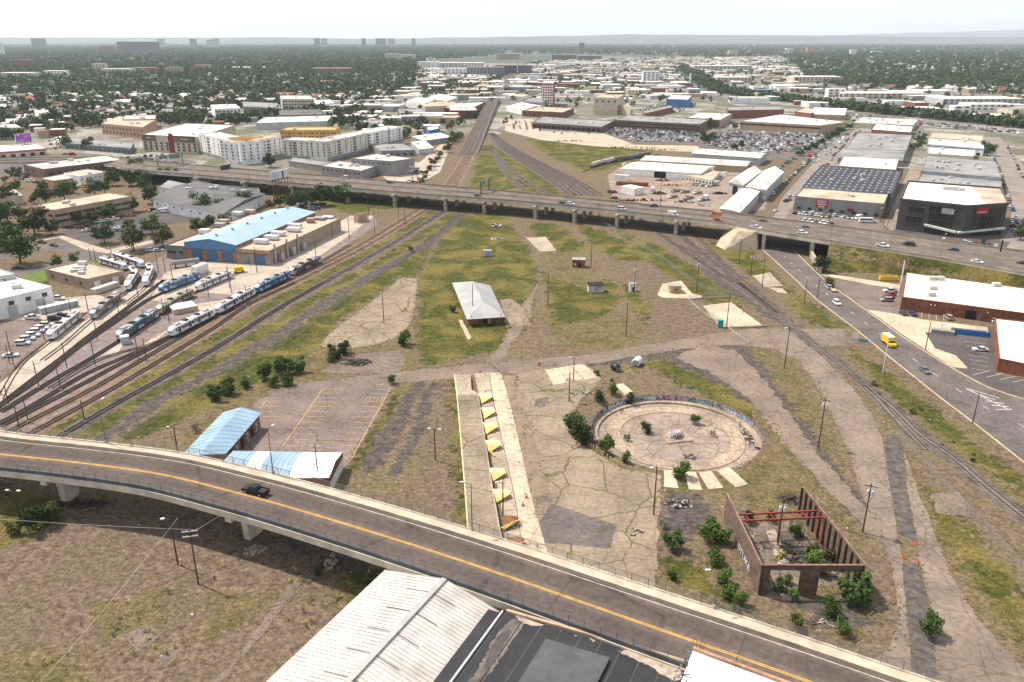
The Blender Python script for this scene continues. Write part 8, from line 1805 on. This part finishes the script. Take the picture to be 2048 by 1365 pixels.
# weeds one can count on the field before the viaduct and elsewhere
wp_ = [(690+random.uniform(-120,40), 1200+random.uniform(-60,130)) for _ in range(46)]+[(random.uniform(40,420), random.uniform(1180,1345)) for _ in range(34)]+[(random.uniform(1240,1310), random.uniform(800,1100)) for _ in range(0)]
for x, y in wp_:
    if x > 560+(1365-y)*.95-40: continue
    bush(x, y, random.uniform(7,15), random.choice(('weed','weed','weed','sage')), 'yellow green weed clump on the field before the viaduct', 'weed clumps on the field before the viaduct', 0, random.uniform(.7,1.4))
for _ in range(70):
    x, y = random.uniform(1690,1990), random.uniform(720,960); ce = 720+(x-1690)*.80
    if abs(y-ce) > 26: continue
    bush(x, y, random.uniform(6,16), random.choice(('weed','dark','olive')), 'low weed on the bank between rails and street', 'weeds between the rails and the street', 0, .7)
for x, y, h_, kd, lb in [(42,528,80,'dark','large spreading tree at the street corner'),(70,470,60,'dark','broad tree behind the corner tree'),(18,450,52,'dark','dense tree beside the yellowish tree'),(20,408,45,'olive','yellowish tree near the white shed'),(8,500,60,'dark','dark tree behind the street corner tree'),(268,502,54,'olive','conical tree in front of the office car park'),(326,492,48,'olive','rounded tree at the depot corner'),(210,487,46,'dark','dark tree in the office car park'),(305,468,40,'dark','tree beside the pump hut'),(259,467,30,'dark','small tree behind the conical one'),(105,470,32,'dark','small tree by the office corner'),(157,448,26,'dark','small tree against the office front'),(186,446,26,'dark','second small tree against the office front'),(222,437,32,'dark','third tree against the office front'),(262,424,36,'dark','tree at the far end of the tan office'),(92,408,44,'dark','tree between salmon building and office'),(130,402,42,'dark','twin tree behind the office'),(190,392,36,'dark','tree beside the yellow cars'),(210,388,30,'dark','tree behind the office roof'),(272,350,36,'dark','tree next to the mural billboard'),(225,372,34,'dark','tree beneath the highway edge'),(262,372,36,'dark','tree in the row under the highway'),(290,372,36,'dark','second tree in the row under the highway'),(330,366,34,'bright','bright tree under the highway'),(356,366,32,'dark','third tree in the row under the highway'),(375,370,26,'dark','end tree of the row under the highway'),(305,408,40,'dark','tree at the office end of the long warehouse'),(407,432,50,'bright','bright tree before the long warehouse'),(440,430,34,'dark','dark tree before the long warehouse'),(487,420,42,'dark','narrow tree at the warehouse corner'),(395,468,34,'dark','dense tree behind the grey wing of the depot'),(420,460,32,'dark','dense tree beside the depot roof'),(450,452,28,'olive','olive tree behind the depot'),(560,415,28,'dark','small tree at the warehouse end of the billboard grove'),(585,418,36,'dark','tree in the billboard grove'),(612,416,40,'dark','tall tree in the billboard grove'),(640,412,44,'dark','tallest tree in the billboard grove'),(665,402,34,'dark','small tree at the highway end of the billboard grove'),(685,405,40,'dark','tree beneath the highway lamp'),(540,420,22,'olive','scrubby tree by the warehouse end'),(115,535,26,'bright','bright round tree behind the tan building'),(150,527,24,'bright','second bright tree behind the tan building'),(135,296,26,'dark','tree on the auto shop street'),(178,300,28,'dark','tree before the auto shops'),(540,335,30,'dark','dark tree at the foot of the apartments'),(2040,480,32,'dark','tree at the corner of the charcoal office'),(2046,462,26,'bright','bright tree near the charcoal office'),(1970,306,26,'dark','pair of trees at the warehouse row end'),(1980,312,26,'dark','second of the paired trees at the warehouse row end'),(1688,327,14,'bright','shrub tree by the flat white warehouse'),(1836,300,22,'bright','bright tree in the alley'),(1842,285,20,'dark','dark tree in the alley'),(1410,288,26,'dark','dark tree between the two car lots'),(1425,284,22,'bright','bright tree between the two car lots'),(1468,300,14,'dark','round shrub in the car lot'),(1482,296,16,'dark','second shrub in the car lot'),(1430,258,18,'dark','tree at the end of the long brown block'),(1415,256,22,'dark','second tree at the end of the long brown block'),(1470,260,16,'dark','spruce before the tan two storey building'),(1310,253,14,'dark','dark spruce before the long brown block')]: tree(x, y, h_, kd, lb, None, 1.05 if kd != 'bright' else .95)
for x, y in [(1600+i*14, 312-i*7.5) for i in range(9)]: tree(x, y, 14, 'dark', 'low tree in the hedge row beside the far street', 'hedge trees beside the far street', 1.5)
for x, y in [(1500+i*22, 256+i*1.2) for i in range(9)]: tree(x, y, 12, 'dark', 'small street tree before the tan two storey building', 'street trees before the tan two storey building', 1.2)
for x, y in [(905-i*7, 288+i*9) for i in range(13)]+[(920-i*4,275+i*3) for i in range(4)]: tree(x+random.uniform(-5,5), y, random.uniform(12,20), random.choice(('olive','dark')), 'scrubby tree on the slope beside the rail lines', 'scrub trees beside the rail lines', 1.2)
for x, y in [(830,258),(850,262),(868,266),(885,250),(812,268),(795,262),(838,275),(862,245)]: tree(x, y, 14, 'dark', 'small tree among the sheds beside the rail embankment', 'trees among the sheds', 1.1)
# ---- houses and woods of the suburbs
occ = []
for o in list(C.objects):
    if o.parent is None and '_h' in o.keys():
        wv = [c for c in o.children if c.name.split('.')[0] == 'wall'][0]; rr = max(math.hypot(v.co.x, v.co.y) for v in wv.data.vertices); occ.append((o.location.x, o.location.y, rr*.8)); del o['_h']
occ = np.array(occ)
def free(x, y, pad):
    ok = np.ones(len(x), bool)
    for ox, oy, r in occ: ok &= (x-ox)**2+(y-oy)**2 > (r+pad)**2
    return ok
def inside(x, y, polys):
    ok = np.zeros(len(x), bool)
    for q in polys: ok |= sdf(x, y, q) > 0
    return ok
WOODL = gp([(-260,86),(300,86),(700,88),(1000,100),(985,112),(850,121),(832,150),(828,172),(780,196),(700,214),(640,214),(560,206),(430,218),(330,236),(200,240),(60,252),(-260,268)])
WOODR = gp([(1560,112),(1800,98),(2300,96),(2300,194),(1990,190),(1870,182),(1700,178),(1620,162)])
WOODM = gp([(880,90),(1600,90),(1560,112),(1450,118),(1300,112),(1203,106),(1100,104),(990,102)])
INDU = gp([(1010,262),(1000,190),(1040,150),(1070,125),(1300,118),(1560,116),(1620,165),(1700,182),(1990,195),(2300,205),(2300,270),(1700,224),(1560,205),(1440,215),(1300,205),(1240,232),(1100,236)])
INDL = gp([(640,216),(780,198),(835,172),(850,124),(985,114),(1008,180),(960,240),(900,262),(820,285),(700,245)])
lawn_shade_m = mat('suburb_lawns_tree_shade', (.062,.072,.028), .95, .4, .012, .12, col2=(.13,.115,.085))  # lawn green, darkened to take in the shade under the trees
for q in (WOODL, WOODR): patch('ground', q, lawn_shade_m, 1, 0, world=True, step=1e9)
EDGE = gp([(-260,300),(-260,262),(60,250),(200,240),(330,234),(430,216),(560,204),(700,212),(820,285),(830,300),(700,262),(560,250),(500,248),(390,262),(280,268),(200,270),(90,276)])
NEARL = gp([(-150,420),(-150,345),(60,352),(330,350),(540,372),(620,400),(520,385),(400,372),(290,384),(200,380),(100,404),(60,420),(100,470),(30,500),(-150,520)])
RIVER = gp([(1352,140),(1372,146),(1388,158),(1408,172),(1424,186),(1405,186),(1392,176),(1374,160),(1358,148)])
wt = MB().add([Vector((*q,.05)) for q in RIVER], [tuple(range(len(RIVER)))]); wt.f = [wt.f[0]] ; 
wo_ = wt.build('river', mat('river_water', (.30,.36,.40), .08, .1, .02, .2, spec=.6), kind='structure')
hw25 = spline([Vector((*G(*q),0)) for q in [(1300,150),(1420,196),(1560,212),(1690,226),(1850,246),(2048,266),(2300,292)]], 20); MB().ribbon(lift(offset(hw25,-14),.06), lift(offset(hw25,14),.06)).build('interstate', asph, kind='structure')
for a, b_, wd in [((1885,96),(1895,186),14),((1905,128),(1880,186),10),((1560,190),(1640,120),12),((1240,120),(1310,205),14)]:
    pa, pb = Vector((*G(*a),0)), Vector((*G(*b_),0)); l_ = [pa.lerp(pb,k/6) for k in range(7)]; MB().ribbon(lift(offset(l_,-wd/2),.05), lift(offset(l_,wd/2),.05)).build('street', MATS['side_street'], kind='structure')
HPR = []
for i, (wl2, rf2) in enumerate([('white','grey'),('cream','brown'),('pale','dgrey'),('brick','grey'),('white','pale'),('tan','red'),('sky','white'),('white','white'),('yellow','grey'),('brick','brown')]):
    a, b_ = 6+i % 3, 4.5+i % 2; q = [(-a,-b_),(a,-b_),(a,b_),(-a,b_)]; m = MB(); gable(m, (a*1.08,-b_*1.12), (a*1.08,b_*1.12), (-a*1.08,b_*1.12), (-a*1.08,-b_*1.12), 4.0, 6.8)
    HPR.append((shared(MB().prism(q,-.1,3.98), W[wl2], 'wall'), shared(m, RF[rf2], 'roof'), wl2, rf2))
wnm = shared(MB().box(-.6,.6,-.05,.05,-.7,.7), glass_m, 'window'); nice = {'pale':'pale grey','dgrey':'dark grey','sky':'light blue'}
HX = []
def scatter(poly, n, ymax, ymin=0):
    q = np.array(poly); lo, hi = q.min(0), q.max(0); hi[1] = min(hi[1], ymax); lo[1] = max(lo[1], ymin)
    y = np.sqrt(rng.uniform(max(lo[1],1)**2, hi[1]**2, n)); a = np.maximum(lo[0], -.70*y-120); b_ = np.minimum(hi[0], .70*y+120); x = a+(b_-a)*rng.random(n); k = (sdf(x, y, q) > 0) & free(x, y, 6); return x[k], y[k]
nh = 0
for poly, n, ym in ((WOODL, 1500, 2100), (WOODR, 700, 2300)):
    x, y = scatter(poly, n, ym)
    order = np.argsort(y)
    for k in order:
        if nh >= (210 if poly is WOODL else 290): break
        if any((x[k]-a)**2+(y[k]-b_)**2 < 22**2 for a, b_ in HX): continue
        HX.append((x[k], y[k])); i = int(rng.integers(len(HPR))); wme, rme, wl2, rf2 = HPR[i]; nh += 1
        side = 'behind the apartments' if poly is WOODL else 'beyond the interstate'
        t = thing('house', 'small %s house with %s roof in the woods %s' % (nice.get(wl2,wl2), nice.get(rf2,rf2), side), 'house', (x[k],y[k],0), R(float(rng.choice([20,110,25,200]))), 'houses among the trees %s' % side)
        t.scale = (1.25,1.25,1.25); obj('wall', wme, t); obj('roof', rme, t)
        for xx in (-2.5,2.5): o = obj('window', wnm, t); o.location = (xx,-(4.5+i % 2)-.02,2)
HXa = np.array(HX)
# the rest of the houses and low sheds, too many and too small to tell apart
def mass(name, label, pts_xy, dims, mats_):
    V = []; F = []; I = []; n0 = 0
    for (x, y), (a, b_, h_, rz, mw, mr) in zip(pts_xy, dims):
        cs, sn = math.cos(rz), math.sin(rz); q = [(x+u*cs-v*sn, y+u*sn+v*cs) for u, v in ((-a,-b_),(a,-b_),(a,b_),(-a,b_))]
        V += [(u,v,0) for u,v in q]+[(u,v,h_) for u,v in q]; F += [(n0,n0+1,n0+5,n0+4),(n0+1,n0+2,n0+6,n0+5),(n0+2,n0+3,n0+7,n0+6),(n0+3,n0,n0+4,n0+7),(n0+4,n0+5,n0+6,n0+7)]; I += [mw]*4+[mr]; n0 += 8
    me = bpy.data.meshes.new(name); me.from_pydata(V, [], F); [me.materials.append(m_) for m_ in mats_]; me.polygons.foreach_set('material_index', I); o = obj(name, me, kind='stuff'); return tag(o, label, 'buildings')
mm_ = [W['white'],W['cream'],W['tan'],W['brick'],W['pale'],W['grey'],RF['white'],RF['pale'],RF['grey'],RF['dgrey'],RF['tan'],RF['red']]
xs, ys, dm = [], [], []
for poly, n, y0, y1, kind in ((WOODL,1700,900,2400,'h'),(WOODL,1500,2400,6500,'h'),(WOODR,1700,1200,5200,'h'),(INDU,1500,900,5200,'s'),(INDL,420,800,3000,'s'),(WOODM,260,3000,9000,'s'),(EDGE,420,600,1400,'h')):
    x, y = scatter(poly, n, y1, y0); 
    for a, b_ in zip(x, y):
        if kind == 's' and sdf(np.array([a]), np.array([b_]), RIVER)[0] > -20: continue
        if kind == 'h': dm.append((rng.uniform(5,9), rng.uniform(4,7), rng.uniform(3.5,8), R(float(rng.choice([20,110]))), int(rng.integers(6)), int(rng.choice([6,6,7,8,9,10,11]))))
        else: dm.append((rng.uniform(9,32), rng.uniform(7,20), rng.uniform(4.5,9), R(float(rng.choice([-8,5,82]))), int(rng.choice([0,0,1,1,2,3,4,5])), int(rng.choice([6,6,6,7,8,10]))))
        xs.append(a); ys.append(b_)
mass('far_buildings', 'countless small roofs scattered through the far suburbs and industrial flats', list(zip(xs,ys)), dm, mm_)
# trees: the three hundred largest far ones as things, the rest one wood
TX, TY, TS = [], [], []
def wood(poly, n, y0, y1, s0, s1):
    x, y = scatter(poly, n, y1, y0)
    if len(HXa):
        k = np.ones(len(x), bool)
        for hx, hy in HX: k &= (x-hx)**2+(y-hy)**2 > 12**2
        for hx, hy in zip(xs, ys):
            if hy < 3000: k &= (x-hx)**2+((y-hy+5)*.7)**2 > 95
        x, y = x[k], y[k]
    TX.append(x); TY.append(y); TS.append(rng.uniform(s0, s1, len(x)))
wood(WOODL, 4700, 850, 1800, 10, 17); wood(WOODL, 6200, 1800, 3400, 12, 20); wood(EDGE, 3400, 600, 1300, 8, 14); wood(NEARL, 260, 380, 640, 5, 9); wood(WOODL, 15000, 3400, 9000, 18, 34)
wood(WOODR, 4200, 1200, 2600, 9, 14); wood(WOODR, 5500, 2600, 6000, 12, 24); wood(WOODM, 6000, 2600, 9000, 14, 28)
wood(INDU, 4500, 850, 5000, 6, 12); wood(INDL, 3500, 750, 3000, 6, 12)
rl = [Vector((*G(*q),0)) for q in [(1345,132),(1366,150),(1398,178),(1440,190),(1500,198),(1600,212),(1700,224),(1800,236),(1900,246),(2048,262),(2300,285)]]; rl = offset(spline(rl, 6), -32)
rx = np.array([q.x for q in rl for _ in range(6)]); ry = np.array([q.y for q in rl for _ in range(6)]); TX.append(rx+rng.normal(size=len(rx))*9); TY.append(ry+rng.normal(size=len(rx))*12); TS.append(rng.uniform(8,14,len(rx)))
# woods of the far plain out to the foot of the hills
fx = rng.uniform(-9000, 9000, 14000); fy = rng.uniform(5500, 13500, 14000); k = np.abs(fx) < .7*fy; TX.append(fx[k]); TY.append(fy[k]); TS.append(rng.uniform(25,50,int(k.sum())))
TX = np.concatenate(TX); TY = np.concatenate(TY); TS = np.concatenate(TS)
near_i = np.argsort(TY+rng.uniform(0,500,len(TY)))[:210]; sel = np.zeros(len(TX), bool); sel[near_i] = True
for i in near_i:
    cr_, tr_ = TREE['far'][int(rng.integers(4))]; s_ = TS[i]; left = TX[i] < 60
    t = thing('tree', 'leafy tree of the %s' % ('old neighbourhood behind the apartments' if left else 'industrial flats and river bank'), 'tree', (TX[i],TY[i],0), float(rng.uniform(0,6.28)), 'far trees behind the apartments' if left else 'far trees around the industrial flats')
    o = obj('crown', cr_, t); o.scale = (s_,s_,s_*float(rng.uniform(.85,1.15))); o = obj('trunk', tr_, t); o.scale = (s_,s_,s_)
X, Y, Sz = TX[~sel], TY[~sel], TS[~sel]
base = [leaf_cloud(22, lobes_for(200+i,1.0,1.0,5,.08), .20, 210+i) for i in range(6)]; base2 = [leaf_cloud(9, lobes_for(220+i,1.0,.75,3,.02), .30, 230+i) for i in range(6)]
out = []
far = Y > 2600
for bs_, selm in ((base, ~far), (base2, far)):
    idx = np.nonzero(selm)[0]; wh_ = rng.integers(6, size=len(idx)); an = rng.uniform(0,6.28,len(idx))
    for v in range(6):
        ii = idx[wh_ == v]; a = an[wh_ == v]; B = bs_[v]
        if not len(ii): continue
        cs, sn = np.cos(a)[:,None], np.sin(a)[:,None]; s_ = Sz[ii][:,None]; hs = np.minimum(Sz[ii], 17+rng.uniform(-3,3,len(ii)))[:,None]
        vx = X[ii][:,None]+s_*(B[:,0][None]*cs-B[:,1][None]*sn); vy = Y[ii][:,None]+s_*(B[:,0][None]*sn+B[:,1][None]*cs); vz = hs*B[:,2][None]
        out.append(np.stack([vx,vy,vz],2).reshape(-1,3))
me = quads_mesh('far_woods', np.concatenate(out), lf_far); o = obj('far_woods', me, kind='stuff'); tag(o, 'endless tree canopy of the suburbs reaching to the horizon', 'woods')
print('far quads', sum(len(q) for q in out)//4)
# grass and small weeds on the near lots
gx, gy = [], []
for polys, n in ((GREEN, 2600), (DRY, 1500)):
    for q in polys:
        q = np.array(q); lo, hi = q.min(0), q.max(0); ar = (hi-lo).prod(); m_ = int(min(1500, ar*.28)); x = rng.uniform(lo[0],hi[0],m_); y = rng.uniform(lo[1],hi[1],m_); k = (sdf(x,y,q) > -1) & (y < 330); gx.append(x[k]); gy.append(y[k])
gx = np.concatenate(gx); gy = np.concatenate(gy); k = vnoise(gx, gy, .12, 4) > .48; gx, gy = gx[k], gy[k]; ee = np.array(EDGES); ee = np.repeat(ee, 2, 0)+rng.normal(size=(len(ee)*2,2))*.5; k = vnoise(ee[:,0], ee[:,1], .3, 8) > .45; gx = np.concatenate([gx, ee[k,0]]); gy = np.concatenate([gy, ee[k,1]]); k = (gx-PITC.x)**2+(gy-PITC.y)**2 > (PITR+1.5)**2; gx, gy = gx[k], gy[k]
B = leaf_cloud(5, [((0,0,.25),(.5,.5,.3))], .28, 301); s_ = rng.uniform(.3,.8,len(gx))[:,None]; a = rng.uniform(0,6.28,len(gx)); cs, sn = np.cos(a)[:,None], np.sin(a)[:,None]
vv = np.stack([gx[:,None]+s_*(B[:,0][None]*cs-B[:,1][None]*sn), gy[:,None]+s_*(B[:,0][None]*sn+B[:,1][None]*cs), s_*np.maximum(B[:,2][None],0)*.8], 2).reshape(-1,3)
o = obj('weeds', quads_mesh('weeds', vv, leaf_mat('weed_tufts', (.15,.135,.05), (.27,.22,.09), .2)), kind='stuff'); tag(o, 'low tufts of grass and weeds across the vacant lots', 'weeds'); print('tufts', len(gx))
# litter and stones strewn over the lots
lx, ly = rng.uniform(-120,130,900), rng.uniform(105,320,900); k = (np.abs(lx) < .6*ly) & ((lx-PITC.x)**2+(ly-PITC.y)**2 > 26**2); M = MB(); mi = []
for x, y in zip(lx[k], ly[k]):
    a = random.uniform(0,3.1); d = Vector((math.cos(a),math.sin(a),0)); s_ = random.uniform(.05,.2); M.obox((x,y), d, Vector((-d.y,d.x,0)), s_, s_*.6, .0, random.uniform(.06,.2)); mi += [random.choice((0,0,0,0,1,2))]*6
me = M.mesh('litter'); [me.materials.append(q) for q in (MATS['pale_rubble'], white_m, tarnish)]; me.polygons.foreach_set('material_index', mi); tag(obj('litter', me, kind='stuff'), 'scattered litter and stones across the vacant lots', 'litter')
# ================================================================ HAZE
hz_ = MB().box(-32000, 32000, -150, 32000, -3.5, 560).mesh('haze'); m, nt, b = _nodes('haze_air'); nt.nodes.remove(b)
pv = N(nt, 'ShaderNodeVolumePrincipled'); pv.inputs['Color'].default_value = (.80,.91,1.0,1); pv.inputs['Density'].default_value = .00004; pv.inputs['Anisotropy'].default_value = .2
nt.links.new(pv.outputs[0], nt.nodes['Material Output'].inputs['Volume']); hz_.materials.append(m); o = obj('haze', hz_, kind='stuff'); tag(o, 'thin pale blue summer haze over the far city', 'haze')
